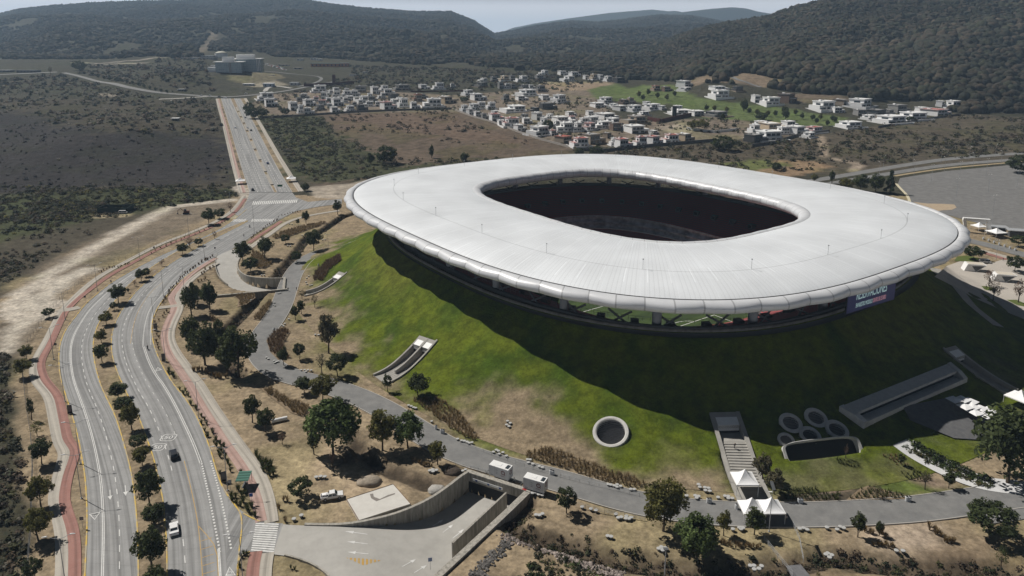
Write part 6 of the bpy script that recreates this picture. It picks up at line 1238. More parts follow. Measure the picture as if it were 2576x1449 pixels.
for x, y, h, w_, kd, tn, lb in [(765, 988, 47, 46, 'broad', None, 'dark tree on the ring road edge, left of a paler one'), (812, 1010, 74, 72, 'broad', 'amber', 'olive tree on the ring road edge, right of a darker one'), (838, 1142, 146, 148, 'willow', None, 'huge round willow-like tree in the middle of the dry lawn'), (790, 1142, 66, 40, 'slim', None, 'slim tree in front of the huge willow-like one'), (962, 1132, 104, 78, 'broad', 'amber', 'left of the twin trees at the ring road, yellowish'), (1026, 1126, 92, 88, 'willow', None, 'right of the twin trees at the ring road, darker'), (1101, 1168, 62, 46, 'broad', 'amber', 'small tree at the corner of the curved retaining wall'), (635, 1062, 72, 44, 'broad', None, 'slender dark tree by the white pipe, left one'), (668, 1086, 64, 48, 'broad', None, 'slender dark tree by the white pipe, right one'), (757, 1252, 54, 60, 'round', None, 'round dark tree beside the white pickup'), (1052, 1000, 68, 58, 'broad', None, 'dark tree above the long tufted bed right of the twin stairs'), (975, 985, 46, 26, 'slim', None, 'thin sapling at the foot of the twin stair tunnel'), (710, 1212 - 95, 32, 22, 'sparse', 'brown', 'leafless sapling in a ring of pale stones, left one'), (837, 1175, 40, 22, 'sparse', 'brown', 'leafless sapling in a ring of pale stones, right one'), (1425, 1290, 66, 52, 'round', None, 'leaning dark tree beside the right-hand trailer'), (1668, 1335, 136, 118, 'willow', 'amber', 'tall broad tree in front of the ring road, middle bottom'), (1752, 1402, 112, 118, 'willow', None, 'wide green tree just below the tall broad one'), (945, 1050, 20, 18, 'slim', None, 'tiny sapling at the lower ring road kerb')]:
    ptree(lb, kd, (x, y), h, w_, tn, 'trees on the dry lawns', .14 if kd == 'willow' else .24)
tl(9, [(310, 1142, 182, 115, 'broad', 'amber', 'amber tree in front of the white peaked tents, left one'), (540, 1135, 205, 165, 'broad', None, 'bushy tree partly hiding the white peaked tents'), (1322, 1152, 182, 112, 'broad', None, 'tree at the kerb between stools and tufts, right of the tents'), (1482, 1142, 112, 60, 'broad', None, 'smaller tree among the tufts right of the kerb tree'), (2312, 1155, 272, 345, 'round', None, 'big dome-shaped dark tree on the ring road at lower right'), (2400, 1400, 170, 110, 'sparse', 'broad', 'thin tree at the lower right corner above a bush'), (1648, 612, 90, 62, 'slim', None, 'sapling in the pale gravel bed left of the curved walkway'), (1828, 792, 165, 84, 'sparse', None, 'thin leaning tree below the curved walkway'), (2008, 785, 132, 92, 'broad', None, 'dark shrub-like tree under the curved walkway'), (1228, 560, 110, 30, 'sparse', 'brown', 'bare young palm in front of the rounded window'), (600, 730, 210, 150, 'broad', 'sparse', 'leafy thicket along the right wall of the stairway, upper'), (690, 830, 190, 150, 'broad', 'sparse', 'rusty thicket along the right wall of the stairway, lower'), (1470, 860, 110, 90, 'sparse', None, 'bare shrub at the kerb of the ring road, right part')], 'trees and shrubs on the right lawns')
ptree('very large dark tree cut by the right edge of the picture', 'willow', (2535, 1215), 200, 190, 'round', None, .08)
tl(6, [(2190, 512, 112, 142, 'round', None, 'dense round tree beside the right tip of the roof'), (2505, 602, 132, 134, 'round', None, 'dark round tree right of the two white kiosks'), (2530, 412, 92, 112, 'round', None, 'dark tree in front of the turnstile canopies'), (2342, 825, 190, 122, 'sparse', 'brown', 'brown autumn tree on the nearest green island of the plaza'), (2310, 712, 130, 100, 'sparse', 'brown', 'bare tree at the back of the nearest green island'), (2532, 835, 190, 92, 'sparse', 'brown', 'brown autumn tree on the right-hand green island')], 'trees on the plaza')
tl(3, [(1235, 1440, 105, 112, 'broad', 'amber', 'olive tree at the left end of the row behind the roof'), (1340, 1445, 135, 125, 'broad', None, 'green tree second in the row behind the roof'), (1455, 1452, 150, 135, 'broad', None, 'taller green tree third in the row behind the roof'), (1562, 1462, 165, 105, 'conifer', None, 'dark conifer at the right end of the row behind the roof'), (992, 1372, 66, 62, 'broad', 'amber', 'small olive tree at the road just above the roof'), (1125, 1384, 102, 46, 'slim', None, 'slim tree at the road just above the roof'), (2542, 1312, 150, 180, 'round', None, 'wide dark tree in the car park at the right edge')], 'trees behind the stadium', .18)
tl(3, [(305, 1135, 118, 175, 'round', None, 'big dark tree below the perimeter wall of the village'), (775, 905, 98, 62, 'broad', None, 'tall dark tree alone on the golf course'), (463, 842, 104, 58, 'broad', None, 'tall dark tree at the golf course edge beside a white villa'), (708, 1288, 66, 72, 'round', None, 'dark tree by the pond beyond the roof'), (590, 905, 60, 100, 'round', None, 'clump-like dark tree on the golf course fairway'), (120, 985, 90, 170, 'willow', 'amber', 'leafy tree inside the white walled garden'), (1715, 915, 40, 62, 'round', None, 'round tree between the two long white villas')], 'trees around the village', .1)
tl(2, [(1562, 985, 82, 82, 'round', None, 'dark round tree between white houses near the wall'), (338, 1235, 142, 168, 'round', None, 'largest dark bush-like tree on the brown field'), (682, 1192, 105, 42, 'slim', None, 'lone thin tree on the brown field'), (222, 1240, 90, 66, 'broad', None, 'tree left of the largest bush on the brown field'), (930, 1215, 72, 72, 'broad', None, 'tree on the brown field close to the roof edge'), (1795, 1178, 62, 72, 'round', None, 'dark bush at the corner of the village wall'), (1925, 1180, 84, 122, 'round', None, 'wide dark bush against the village wall'), (930, 770, 40, 66, 'round', None, 'dark round tree beside the cream house')], 'trees on the brown field', .1)
tl(1, [(1880, 860, 90, 80, 'round', None, 'upper dark tree of the group at the avenue corner'), (1905, 895, 90, 100, 'round', None, 'front dark tree of the group at the avenue corner'), (1985, 880, 66, 92, 'round', None, 'right-hand dark tree of the group at the avenue corner'), (2155, 868, 56, 66, 'round', None, 'green tree at the left end of the village wall'), (2305, 1442, 72, 66, 'broad', None, 'tree beside the right pavement at the avenue foot'), (598, 530, 72, 100, 'round', None, 'rounded tree on the far dirt terraces'), (380, 560, 62, 36, 'sparse', None, 'bare tree by the far sheds on the left')], 'far trees at the left', .1)
for i, x in enumerate(range(14)):
    k = i / 13.0; xx, yy = 700 + 560 * k, 572 + 128 * k + 6 * math.sin(k * 9); ptree('tree %s in the line along the far cross road' % ['first', 'second', 'third', 'fourth', 'fifth', 'sixth', 'seventh', 'eighth', 'ninth', 'tenth', 'eleventh', 'twelfth', 'thirteenth', 'last'][i], 'round', q(1, (xx, yy))[0], 9, 7, None, 'trees lining the far cross road', .1)
for i, (x, y) in enumerate([(640, 880), (700, 880), (300, 905), (560, 870), (900, 900), (980, 910), (1040, 905), (1130, 915), (1150, 925), (850, 870), (760, 850), (500, 860), (330, 850), (1010, 935), (1090, 950), (240, 840), (180, 835), (-60, 730), (-120, 760), (-190, 745), (-260, 720), (-330, 735), (-300, 760)]):
    ptree('small tree dotted on the green fairways of the golf course', 'broad', q(3, (x, y))[0], 17, 12, 'amber' if i % 3 == 0 else None, 'small trees on the golf course', .12)
# ---- ornamental grass clumps: the nearest ones singly, the far beds as planted masses
def tuft_mesh(v, c, n=46, stiff=.5):
    r_ = np.random.default_rng(v + 900); V = []; Fq = []; C = []
    for i in range(n):
        a = r_.uniform(0, 6.28); l = r_.uniform(.7, 1.1); o = r_.uniform(0, .18); b = r_.uniform(.15, stiff); w_ = .035
        p0 = np.array([o * math.cos(a), o * math.sin(a), 0]); p1 = p0 + np.array([b * .5 * math.cos(a), b * .5 * math.sin(a), l * .65]); p2 = p0 + np.array([b * 1.3 * math.cos(a), b * 1.3 * math.sin(a), l]); s = np.array([-math.sin(a), math.cos(a), 0]) * w_
        k = len(V); V += [p0 - s, p0 + s, p1 + s * 1.2, p1 - s * 1.2, p2]; Fq.append((k, k + 1, k + 2, k + 3)); Fq.append((k + 3, k + 2, k + 4, k + 4)); t = r_.uniform(.6, 1.35); C += [np.array(c) * t * .8] * 2 + [np.array(c) * t] * 3
    quad = np.array([f for f in Fq if f[2] != f[3]]); tri = np.array([f[:3] for f in Fq if f[2] == f[3]]); return np.array(V), quad, tri, np.array(C)
TC = {'straw': (.21, .15, .075), 'green': (.06, .07, .022), 'rust': (.12, .075, .04)}
TM = {}
for k_, c_ in TC.items():
    for v_ in range(3): TM[k_, v_] = tuft_mesh(v_ + hash_(k_), c_)
TME = {k: npmesh('grass_clump', V, [a, b], M['leaf'], False, col=C) for k, (V, a, b, C) in TM.items()}
NT = [0]
def tuft(xy, hgt, kind, label, world=False):
    P = np.array(xy) if world else G([xy])[0]; o = link('grass_clump', TME[kind, R.randrange(3)], None, P, R.uniform(0, 6.28)); s = hgt * R.uniform(.8, 1.2); o.scale = (s * .9, s * .9, s); NT[0] += 1
    return tag(o, label, 'ornamental grass', 'ornamental grass clumps: ' + label)
def tufts_px(k, pts, hgt, kind, label):
    for p in pts: tuft(q(k, p)[0], hgt, kind, label)
def row(pts, n, jit=0): P = np.array(pts, float); t = np.linspace(0, len(P) - 1, n); return [(np.interp(a, range(len(P)), P[:, 0]) + R.uniform(-jit, jit), np.interp(a, range(len(P)), P[:, 1]) + R.uniform(-jit, jit) * .6) for a in t]
L1 = 'dark grass clump in the planted strip between road and cycle track'
tufts_px(7, [(1358, 45), (1400, 50), (1385, 75), (1420, 90), (1440, 155), (1480, 190), (1520, 245), (1545, 270), (1520, 300), (1560, 305), (1545, 355), (1600, 355), (1570, 395), (1605, 370), (1560, 400), (1630, 425), (1615, 445), (1660, 455), (1635, 470), (1690, 475), (1670, 505), (1690, 520), (1660, 550), (1700, 560), (1650, 520), (1720, 600), (1735, 625), (1740, 660), (1660, 680), (1820, 675)], 1.3, 'green', L1)
tufts_px(7, [(1745, 850), (1750, 880), (1780, 855), (1785, 905), (1815, 920), (1825, 840), (1835, 890), (1860, 940), (1870, 960), (1880, 975), (1900, 930), (1925, 1000), (1850, 830), (1800, 800)], 1.4, 'green', 'dark grass clump in the wedge of planting below the green shelter')
tufts_px(7, [(1935, 540), (1950, 570), (1965, 590), (1980, 620), (2000, 590), (2005, 640), (2020, 610), (2030, 640), (2035, 690), (2050, 650), (2060, 680), (1990, 660), (2045, 620)], 1.7, 'green', 'green grass clump beside the pavement bend near the wheel tracks')
tufts_px(7, [(2140, 880), (2170, 885), (2105, 940), (2155, 1040)], 1.3, 'straw', 'straw-coloured clump at the pavement by the crosswalk'); tufts_px(7, [(1840, 1285), (1820, 1305), (1865, 1290), (1815, 1390), (2195, 1390), (2225, 1400)], 1.0, 'green', 'dark clump on the kerbed island below the crosswalk')
tufts_px(4, [(1170, 985), (1180, 1010), (1185, 1080), (1200, 1100), (1180, 1130), (1190, 1160), (1195, 1185), (1240, 920), (1260, 905), (1230, 940), (1275, 915), (1200, 970)] + row([(1225, 840), (1290, 740), (1360, 660), (1440, 590), (1520, 530), (1600, 490)], 34, 8), 1.1, 'rust', 'low clump in the strip between the bus lane and the cycle track')
tufts_px(4, row([(1265, 1350), (1290, 1375), (1320, 1400)], 9, 10), 1.2, 'green', L1)
tufts_px(4, row([(750, 610), (840, 570), (920, 560), (980, 540)], 14, 10) + row([(1140, 465), (1300, 385), (1450, 330), (1600, 265), (1700, 225)], 18, 6) + row([(1900, 350), (1960, 300), (2030, 245), (2090, 215)], 18, 10) + row([(2130, 175), (2200, 160), (2270, 150)], 8, 6), 1.0, 'rust', 'small clump beside the pavement near the junction')
tufts_px(4, row([(1530, 620), (1600, 560)], 6, 14) + row([(1490, 680), (1560, 660)], 5, 10), 1.2, 'straw', 'clump on the lawn left of the small underpass'); tufts_px(4, row([(1470, 1355), (1550, 1340), (1620, 1400), (1700, 1400)], 12, 12), 1.6, 'straw', 'straw clump in front of the dark thicket')
tufts_px(9, row([(1350, 1090), (1420, 1130), (1480, 1110), (1540, 1150)], 16, 18) + row([(1450, 1215), (1600, 1230)], 10, 16), 1.0, 'straw', 'clump under the kerb trees right of the tents'); tufts_px(9, row([(1870, 1080), (1930, 1130), (2000, 1190), (2060, 1190)], 18, 20), 1.1, 'straw', 'yellowish clump in the bed left of the dome-shaped tree')
tufts_px(9, row([(270, 1190), (420, 1230), (580, 1230)], 34, 24), .8, 'straw', 'small clump on the dry ground under the amber tree'); tufts_px(8, row([(520, 570), (600, 600), (680, 620)], 18, 18), .9, 'straw', 'clump on the bank above the curved retaining wall')
def bed(polyP, space, hgt, kind, name='planted_grass_bed', soil=(.24, .18, .115), jit=.18):
    W = np.array(gp(polyP)); poly_sheet('planting_bed', W, .10, mat('bed_soil', soil, .95, tuple(c * .75 for c in soil), .7)) if mound_t(*W.mean(0))[0] > 1.02 else None
    lo, hi = W.min(0), W.max(0); X, Y = np.meshgrid(np.arange(lo[0], hi[0], space), np.arange(lo[1], hi[1], space)); X = X.ravel() + rng.normal(size=X.size) * space * jit; Y = Y.ravel() + rng.normal(size=Y.size) * space * jit
    ok = sdist(np.stack([X, Y], 1), W) < -.3; X, Y = X[ok], Y[ok]; Z = ground_z(X, Y); Vs, Qs, Ts, Cs = [], [], [], []; b = 0
    for v in range(3):
        k = np.arange(v, len(X), 3); V, qd, tr_, C = TM[kind, v]; V = V[:100]; qd = qd[:20]; tr_ = tr_[:20]; C = C[:100]; s = hgt * rng.uniform(.75, 1.25, len(k)); a = rng.uniform(0, 6.28, len(k)); c_, s_ = np.cos(a)[:, None], np.sin(a)[:, None]
        x = (V[None, :, 0] * c_ - V[None, :, 1] * s_) * s[:, None] * 1.3 + X[k][:, None]; y = (V[None, :, 0] * s_ + V[None, :, 1] * c_) * s[:, None] * 1.3 + Y[k][:, None]; z = V[None, :, 2] * s[:, None] + Z[k][:, None]
        Vs.append(np.stack([x, y, z], -1).reshape(-1, 3)); o_ = (np.arange(len(k)) * 100)[:, None, None] + b; Qs.append((qd[None] + o_).reshape(-1, 4)); Ts.append((tr_[None] + o_).reshape(-1, 3)); b += len(k) * 100; Cs.append(np.tile(C, (len(k), 1)))
    o = link(name, npmesh(name, np.concatenate(Vs), [np.concatenate(Qs), np.concatenate(Ts)], M['leaf'], False, col=np.concatenate(Cs))); return tag(o, kind='stuff')
bed(q(8, (510, 120), (640, 105), (760, 115), (870, 190), (940, 270), (1000, 350), (1045, 410), (1045, 450), (960, 420), (830, 350), (700, 250), (600, 180)), .95, .95, 'straw')
bed(q(8, (1350, 560), (1420, 510), (1540, 480), (1640, 495), (1800, 560), (2000, 640), (2180, 690), (2320, 740), (2280, 790), (2100, 770), (1900, 720), (1750, 660), (1560, 600)), .95, .95, 'straw')
bed(q(7, (1960, 35), (2060, 30), (2140, 80), (2230, 130), (2340, 170), (2290, 250), (2200, 220), (2080, 130)), 1.0, 1.1, 'straw')
bed(q(4, (2050, 340), (2130, 300), (2280, 260), (2460, 225), (2470, 235), (2340, 280), (2200, 330), (2080, 355)), 1.3, 1.3, 'straw'); bed(q(4, (1900, 440), (1980, 470), (2050, 540), (2000, 580), (1930, 575), (1890, 520)), 1.2, 1.3, 'straw')
bed(q(4, (1740, 775), (1920, 770), (1930, 800), (1860, 850), (1790, 870), (1800, 810)), 1.1, 1.1, 'straw'); bed(q(4, (1540, 930), (1640, 950), (1690, 1010), (1660, 1060), (1600, 980)), 1.2, 1.1, 'straw')
bed(q(4, (2010, 1120), (2080, 1050), (2140, 1020), (2190, 1060), (2140, 1140), (2140, 1210), (2200, 1250), (2100, 1270), (2040, 1210)), 1.0, 1.2, 'rust'); bed(q(4, (1910, 960), (1960, 900), (2030, 820), (2060, 820), (2030, 890), (1960, 970)), 1.0, 1.3, 'straw')
bed(q(4, (2360, 670), (2380, 600), (2460, 530), (2570, 470), (2576, 520), (2480, 590), (2440, 670)), 1.0, 1.4, 'rust')
bed(q(9, (760, 850), (800, 790), (960, 770), (1060, 810), (1200, 830), (1210, 885), (760, 890)), .95, .8, 'green'); bed(q(9, (1230, 880), (1340, 790), (1400, 770), (1680, 840), (1700, 870)), 1.0, .8, 'green'); bed(q(9, (1110, 570), (1200, 555), (1340, 620), (1340, 645), (1200, 620)), .9, .8, 'green'); bed(q(9, (1480, 540), (1600, 530), (1720, 620), (1640, 630)), 1.0, .7, 'straw'); bed(q(9, (1630, 670), (1800, 640), (1900, 740), (1700, 740)), 1.0, .8, 'green')
# hanging plants over the garden wall
Lw = res(wkL, 90); Pw = np.column_stack([Lw + rng.normal(size=(90, 2)) * .35, ground_z(Lw[:, 0], Lw[:, 1]) + .6]); scatter('trailing_plants', Pw, rng.uniform(.5, 1.1, 90), np.full(90, 1.1), pick_cols(90, {'green': 2, 'dark': 2}), 9, lift=.1)
Lw2 = offset(Lw, -2.2) if True else Lw; Pw = np.column_stack([Lw2 + rng.normal(size=(90, 2)) * .8, ground_z(Lw2[:, 0], Lw2[:, 1])]); scatter('garden_shrubs', Pw, rng.uniform(.4, .9, 90), np.full(90, .9), pick_cols(90, {'green': 2, 'olive': 2}), 9, lift=.3)
# ---- concrete toadstool seats in groups
M['stool_top'] = mat('stool_top', (.43, .43, .42), .8, (.36, .36, .35), 3); M['stool_foot'] = mat('stool_foot', (.17, .17, .165), .9)
sm_ = MB().lathe([(.26, -.05), (.30, .12), (.44, .40)], 14); bm_ = MB().lathe([(.445, .40), (.46, .45), (.44, .53), (.36, .56)], 14)
def mk(mb, name, m): me = bpy.data.meshes.new(name); me.from_pydata(mb.v, [], mb.f); me.materials.append(m); me.update(); return me
SME, SMT = mk(sm_, 'foot', M['stool_foot']), mk(bm_, 'seat', M['stool_top'])
ORD = ['first', 'second', 'third', 'fourth', 'fifth', 'sixth', 'seventh', 'eighth']
def stools(k, pts, where, sc=1.0):
    P = G([q(k, p)[0] for p in pts]); od = sorted(range(len(P)), key=lambda i: pts[i][0])
    for j, i in enumerate(od):
        lb = ('single pale concrete seat ' if len(od) == 1 else ORD[j] + ' concrete seat from left, ') + where
        r = empty('concrete_stool', P[i], R.uniform(0, 6)); r.scale = (sc * .88,) * 3; tag(r, lb, 'stool', 'concrete toadstool seats'); link('foot', SME, r); link('seat', SMT, r)
stools(8, [(1255, 290), (1275, 305), (1248, 318), (1266, 330)], 'on the green slope left of the round vent', 1.15)
stools(8, [(508, 170), (528, 177), (546, 186), (562, 190)], 'beside the left end of the long tufted bed', 1.1); stools(8, [(682, 290)], 'by the ring road near the tufted bed'); stools(8, [(878, 425), (908, 437), (930, 440), (950, 447), (965, 455), (985, 452)], 'below the tip of the tufted bed', 1.1)
stools(8, [(1148, 523), (1170, 508), (1186, 516), (1192, 538), (1220, 527), (1246, 553)], 'beside the road above the trailers', 1.1); stools(8, [(1405, 580), (1425, 582), (1412, 603), (1446, 614), (1494, 632), (1518, 640)], 'below the wide tufted bed', 1.1)
stools(8, [(1443, 835), (1470, 832), (1490, 845), (1518, 850)], 'in the shade beside the right trailer', 1.2); stools(8, [(1470, 1000), (1495, 1003), (1518, 993)], 'on the dry lawn by the leaning tree', 1.2); stools(8, [(1818, 940), (1884, 955), (1922, 966)], 'along the kerb right of the leaning tree', 1.2)
stools(8, [(2072, 995), (2090, 1022), (2112, 1018), (2152, 1010), (2148, 1028), (2170, 1030), (2188, 1020)], 'at the kerb left of the tall broad tree', 1.2); stools(8, [(2010, 1160), (2036, 1165)], 'near the small tripod on the lawn', 1.2); stools(8, [(2395, 1256), (2415, 1245), (2425, 1268), (2446, 1253)], 'on the lawn below the wide green tree', 1.2)
stools(8, [(2014, 768), (2034, 772), (2060, 778), (2082, 770), (2080, 788), (2108, 782)], 'behind the fence below the wide tufted bed', 1.1); stools(8, [(2184, 805), (2210, 806)], 'behind the fence at the tall broad tree', 1.1)
stools(8, [(668, 665), (690, 658), (693, 672), (718, 662)], 'on the bank above the retaining wall', 1.2); stools(8, [(870, 678), (917, 665), (937, 655)], 'at the corner of the underpass wall', 1.0); stools(7, [(2388, 715), (2420, 710), (2452, 712)], 'on the bare ground by the round dark tree', 1.3); stools(7, [(2220, 1032), (2275, 1005)], 'near the crosswalk lamp', 1.3)
stools(9, [(120, 770), (130, 790), (168, 793), (195, 798), (172, 815), (205, 820)], 'on the brown lawn left of the stairway', 1.2); stools(9, [(30, 855), (95, 855), (120, 860), (105, 872)], 'at the kerb left of the stairway', 1.2); stools(9, [(268, 868), (320, 858), (345, 860), (345, 875), (375, 875)], 'by the barriers at the stairway foot', 1.2)
stools(9, [(378, 1108), (428, 1098), (440, 1108), (455, 1100)], 'under the amber tree by the tents', 1.2); stools(9, [(882, 1105), (912, 1100), (940, 1112), (1088, 1095), (1165, 1110), (1190, 1090), (1215, 1100)], 'along the kerb right of the tents', 1.2); stools(9, [(1080, 1300), (1095, 1292), (1125, 1305), (1108, 1322)], 'on the lawn right of the footbridge', 1.2); stools(9, [(510, 1385), (538, 1385), (540, 1412), (575, 1408), (595, 1388)], 'at the bottom left of the footbridge', 1.2); stools(9, [(1612, 1270), (1662, 1272)], 'beside the dry stream', 1.2)
stools(4, [(2012, 1255), (2025, 1265), (2070, 1280), (2088, 1288), (2100, 1285), (2075, 1295)], 'at the inner side of the road bend', 1.0); stools(4, [(2275, 1350), (2300, 1350), (2325, 1352), (2350, 1352), (2310, 1362)], 'left of the dark tree by the twin stairs', 1.0); stools(4, [(2380, 1083), (2405, 1085)], 'on the dry lawn inside the road bend', 1.1)
stools(4, [(2070, 840), (2065, 855), (2075, 862), (2100, 770), (2115, 765)], 'at the outer kerb beside the small underpass', 1.0); stools(4, [(2310, 685), (2318, 700), (2340, 710), (2355, 707), (2315, 655), (2330, 640)], 'on the green lip by the small stair tunnel', 1.0); stools(4, [(1975, 633), (1995, 633)], 'above the curved wall of the small underpass', 1.1); stools(4, [(2172, 410), (2192, 412)], 'on the lawn beside the umbrella-shaped tree', 1.1); stools(4, [(2435, 365), (2455, 363)], 'on the bare slope beyond the stream', 1.1); stools(4, [(2185, 243), (2205, 247)], 'on the lawn near the upper sapling', 1.1); stools(4, [(2280, 330), (2300, 325), (2310, 318)], 'on the lawn below the long grass bed', 1.1); stools(4, [(1875, 820), (1895, 822)], 'right of the star-shaped grass bed', 1.1); stools(4, [(2130, 1010), (2150, 1000), (2140, 1018), (2180, 965)], 'at the kerb above the grass bed bend', 1.0)
# ================================================================== VILLAGE HOUSES
WALLC = {'white': mat('render_white', (.80, .80, .80), .7, (.74, .74, .74), .3, space='World'), 'grey': mat('render_grey', (.25, .245, .235), .85, (.20, .195, .19), .3, space='World'), 'cream': mat('render_cream', (.52, .42, .30), .85, (.46, .37, .27), .3, space='World'), 'dark': mat('render_dark', (.045, .045, .047), .8), 'brown': mat('render_brown', (.13, .085, .065), .85, (.17, .12, .095), .4, space='World'), 'tan': mat('render_tan', (.34, .28, .22), .85, (.29, .24, .19), .3, space='World')}
ROOFC = {'flat': mat('roof_pale', (.74, .74, .73), .8, (.62, .62, .61), .4, space='World'), 'red': mat('roof_red', (.38, .10, .075), .85, (.30, .085, .065), .8, space='World'), 'greyflat': mat('roof_grey', (.34, .335, .33), .85, (.25, .25, .245), .5, space='World')}
def mkmesh(mb, name, mats):
    me = bpy.data.meshes.new(name); me.from_pydata(mb.v, [], mb.f)
    for m in mats: me.materials.append(m)
    me.polygons.foreach_set('material_index', mb.m); me.update(); return me
PROTO = {}
def house_proto(v, wall, roof):
    key = (v, wall, roof)
    if key in PROTO: return PROTO[key]
    r_ = random.Random(v * 17 + 5); parts = []; wb = MB(); rb = MB(); d = .8
    x1 = r_.uniform(.05, .22) * r_.choice((-1, 1)); lower = (-.5, .5, -d / 2, d / 2, -.12, .5); wu = r_.uniform(.55, .85); ux0 = -.5 if x1 < 0 else .5 - wu
    upper = (ux0, ux0 + wu, -d / 2 + r_.choice((-.03, .08, .0)), d / 2 - .05, .5, 1.0)
    wb.box(*lower); wb.box(*upper)
    def top(b_, pr=.03):
        x0, xx, y0, yy, z = b_[0], b_[1], b_[2], b_[3], b_[5]; rb.box(x0 - pr, xx + pr, y0 - pr, yy + pr, z + .002, z + .055)
        for (a, b2, c, e) in ((x0 - pr, xx + pr, y0 - pr, y0 - pr + .02), (x0 - pr, xx + pr, yy + pr - .02, yy + pr), (x0 - pr, x0 - pr + .02, y0, yy), (xx + pr - .02, xx + pr, y0, yy)): wb.box(a, b2, c, e, z + .055, z + .11)
    top(upper); 
    lo2 = (ux0 + wu, .5, -d / 2, d / 2, 0, .5) if x1 < 0 else (-.5, ux0, -d / 2, d / 2, 0, .5); top(lo2, .0)
    parts += [('wall', mkmesh(wb, 'wall', [WALLC[wall]]), None), ('roof', mkmesh(rb, 'roof', [ROOFC[roof]]), None)]
    tb = MB().box(ux0 + wu * .3, ux0 + wu * .45, .05, .2, 1.06, 1.2); parts.append(('water_tank', mkmesh(tb, 'water_tank', [WALLC['white' if wall != 'dark' else 'grey']]), None))
    def win(x0, xx, z0, z1, y): 
        f = MB().box(x0 - .012, xx + .012, y - .012, y + .01, z0 - .02, z1 + .02); g = MB().box(x0, xx, y - .016, y - .012, z0, z1)
        parts.append(('window', mkmesh(f, 'window', [M['steel']]), None)); parts.append(('pane', mkmesh(g, 'pane', [M['glass']]), len(parts) - 1))
    yf = upper[2]; n = r_.choice((2, 3))
    for i in range(n): a = ux0 + wu * (.08 + i * .9 / n); win(a, a + wu * .62 / n, .60, .86, yf)
    win(-.44, -.44 + r_.uniform(.2, .34), .06, .36, -d / 2); win(.02, .16, .12, .36, -d / 2)
    dr = MB().box(.24, .40, -d / 2 - .014, -d / 2 + .01, 0, .34); parts.append(('garage_door', mkmesh(dr, 'garage_door', [WALLC['brown' if wall != 'brown' else 'dark']]), None))
    sx = ux0 + wu if x1 < 0 else ux0; sg = 1 if x1 < 0 else -1
    sw_ = MB(); sw_.box(*sorted((sx, sx + sg * .012)), -.2, .1, .62, .84); parts.append(('side_window', mkmesh(sw_, 'side_window', [M['glass']]), None))
    ca = MB().box(ux0 + wu * .1, ux0 + wu * .9, yf - .10, yf, .49, .53); parts.append(('canopy', mkmesh(ca, 'canopy', [ROOFC['flat'] if wall != 'dark' else WALLC['grey']]), None))
    if v % 2 == 0: parts.append(('garden_wall', mkmesh(MB().box(-.68, .68, -d / 2 - .30, -d / 2 - .27, -.2, .22).box(-.68, -.65, -d / 2 - .27, d / 2 + .1, -.2, .22).box(.65, .68, -d / 2 - .27, d / 2 + .1, -.2, .22), 'garden_wall', [WALLC['white' if wall in ('white', 'cream') else 'tan']]), None))
    PROTO[key] = parts; return parts
def build_house(label, P, w_, h, rz, v, wall, roof, group):
    root = empty('house', P, rz); root.scale = (w_, w_, h); tag(root, label, 'house', group); obs = []
    for nm, me, pi in house_proto(v, wall, roof): obs.append(link(nm, me, root if pi is None else obs[pi]))
    return root
ORDS = ['first', 'second', 'third', 'fourth', 'fifth', 'sixth', 'seventh', 'eighth', 'ninth', 'tenth', 'eleventh', 'twelfth', 'thirteenth', 'fourteenth', 'fifteenth', 'sixteenth', 'seventeenth', 'eighteenth']
STY = {'W': ('white', 'flat', 'white flat-roofed'), 'R': ('white', 'red', 'white red-roofed'), 'G': ('grey', 'greyflat', 'grey flat-roofed'), 'C': ('cream', 'flat', 'cream-coloured'), 'D': ('dark', 'greyflat', 'black modern'), 'B': ('brown', 'greyflat', 'dark brown'), 'T': ('tan', 'greyflat', 'tan'), 'E': ('tan', 'red', 'tan red-roofed')}
HO = {1: (603.7, 161, 6.0), 2: (1033.0, 161, 6.0), 3: (1462.4, 161, 6.0), 4: (1891.7, 161, 4.571)}
def houses(c, where, rows, yaw=.5):
    rows = sorted(rows); ox, oy, s = HO[c]; pts = [(ox + r_[0] / s, oy + r_[1] / s) for r_ in rows]; PP = G(pts)
    for i, r_ in enumerate(rows):
        x, y, w_, h, st = r_; P = PP[i]; ppm = F / (P[1] * CP - (P[2] - H) * SP); wd = w_ / s / ppm * (.95 if yaw < .3 else .86); ht = max(3.8, min(11, h / s / ppm * .98)); P = P + np.array([0, wd * .35, -.2])
        wl, rf, nm = STY[st]; build_house('%s house, %s from left, %s' % (nm, ORDS[i], where), P, wd, ht, yaw + R.uniform(-.25, .25), (i * 3 + c + len(where)) % 6, wl, rf, 'houses of the village')
houses(1, 'front row behind the left wall', [(815, 700, 200, 120, 'W'), (905, 745, 95, 120, 'W'), (1040, 762, 165, 95, 'W'), (1190, 700, 150, 80, 'G'), (1430, 728, 165, 75, 'W'), (1640, 716, 150, 80, 'W'), (1835, 702, 175, 85, 'D'), (1930, 642, 160, 75, 'W'), (2230, 685, 245, 110, 'R'), (2445, 652, 165, 125, 'W')], .42)
houses(1, 'second row behind the left wall', [(1035, 632, 195, 95, 'W'), (1255, 622, 180, 75, 'R'), (1460, 632, 185, 110, 'W'), (905, 562, 145, 95, 'G'), (1110, 566, 145, 70, 'R'), (1300, 572, 125, 60, 'W'), (1475, 562, 145, 70, 'W'), (1660, 545, 165, 60, 'W'), (1825, 592, 175, 100, 'W'), (2000, 572, 155, 80, 'G'), (2330, 548, 195, 95, 'D'), (2290, 606, 185, 70, 'W')], .42)
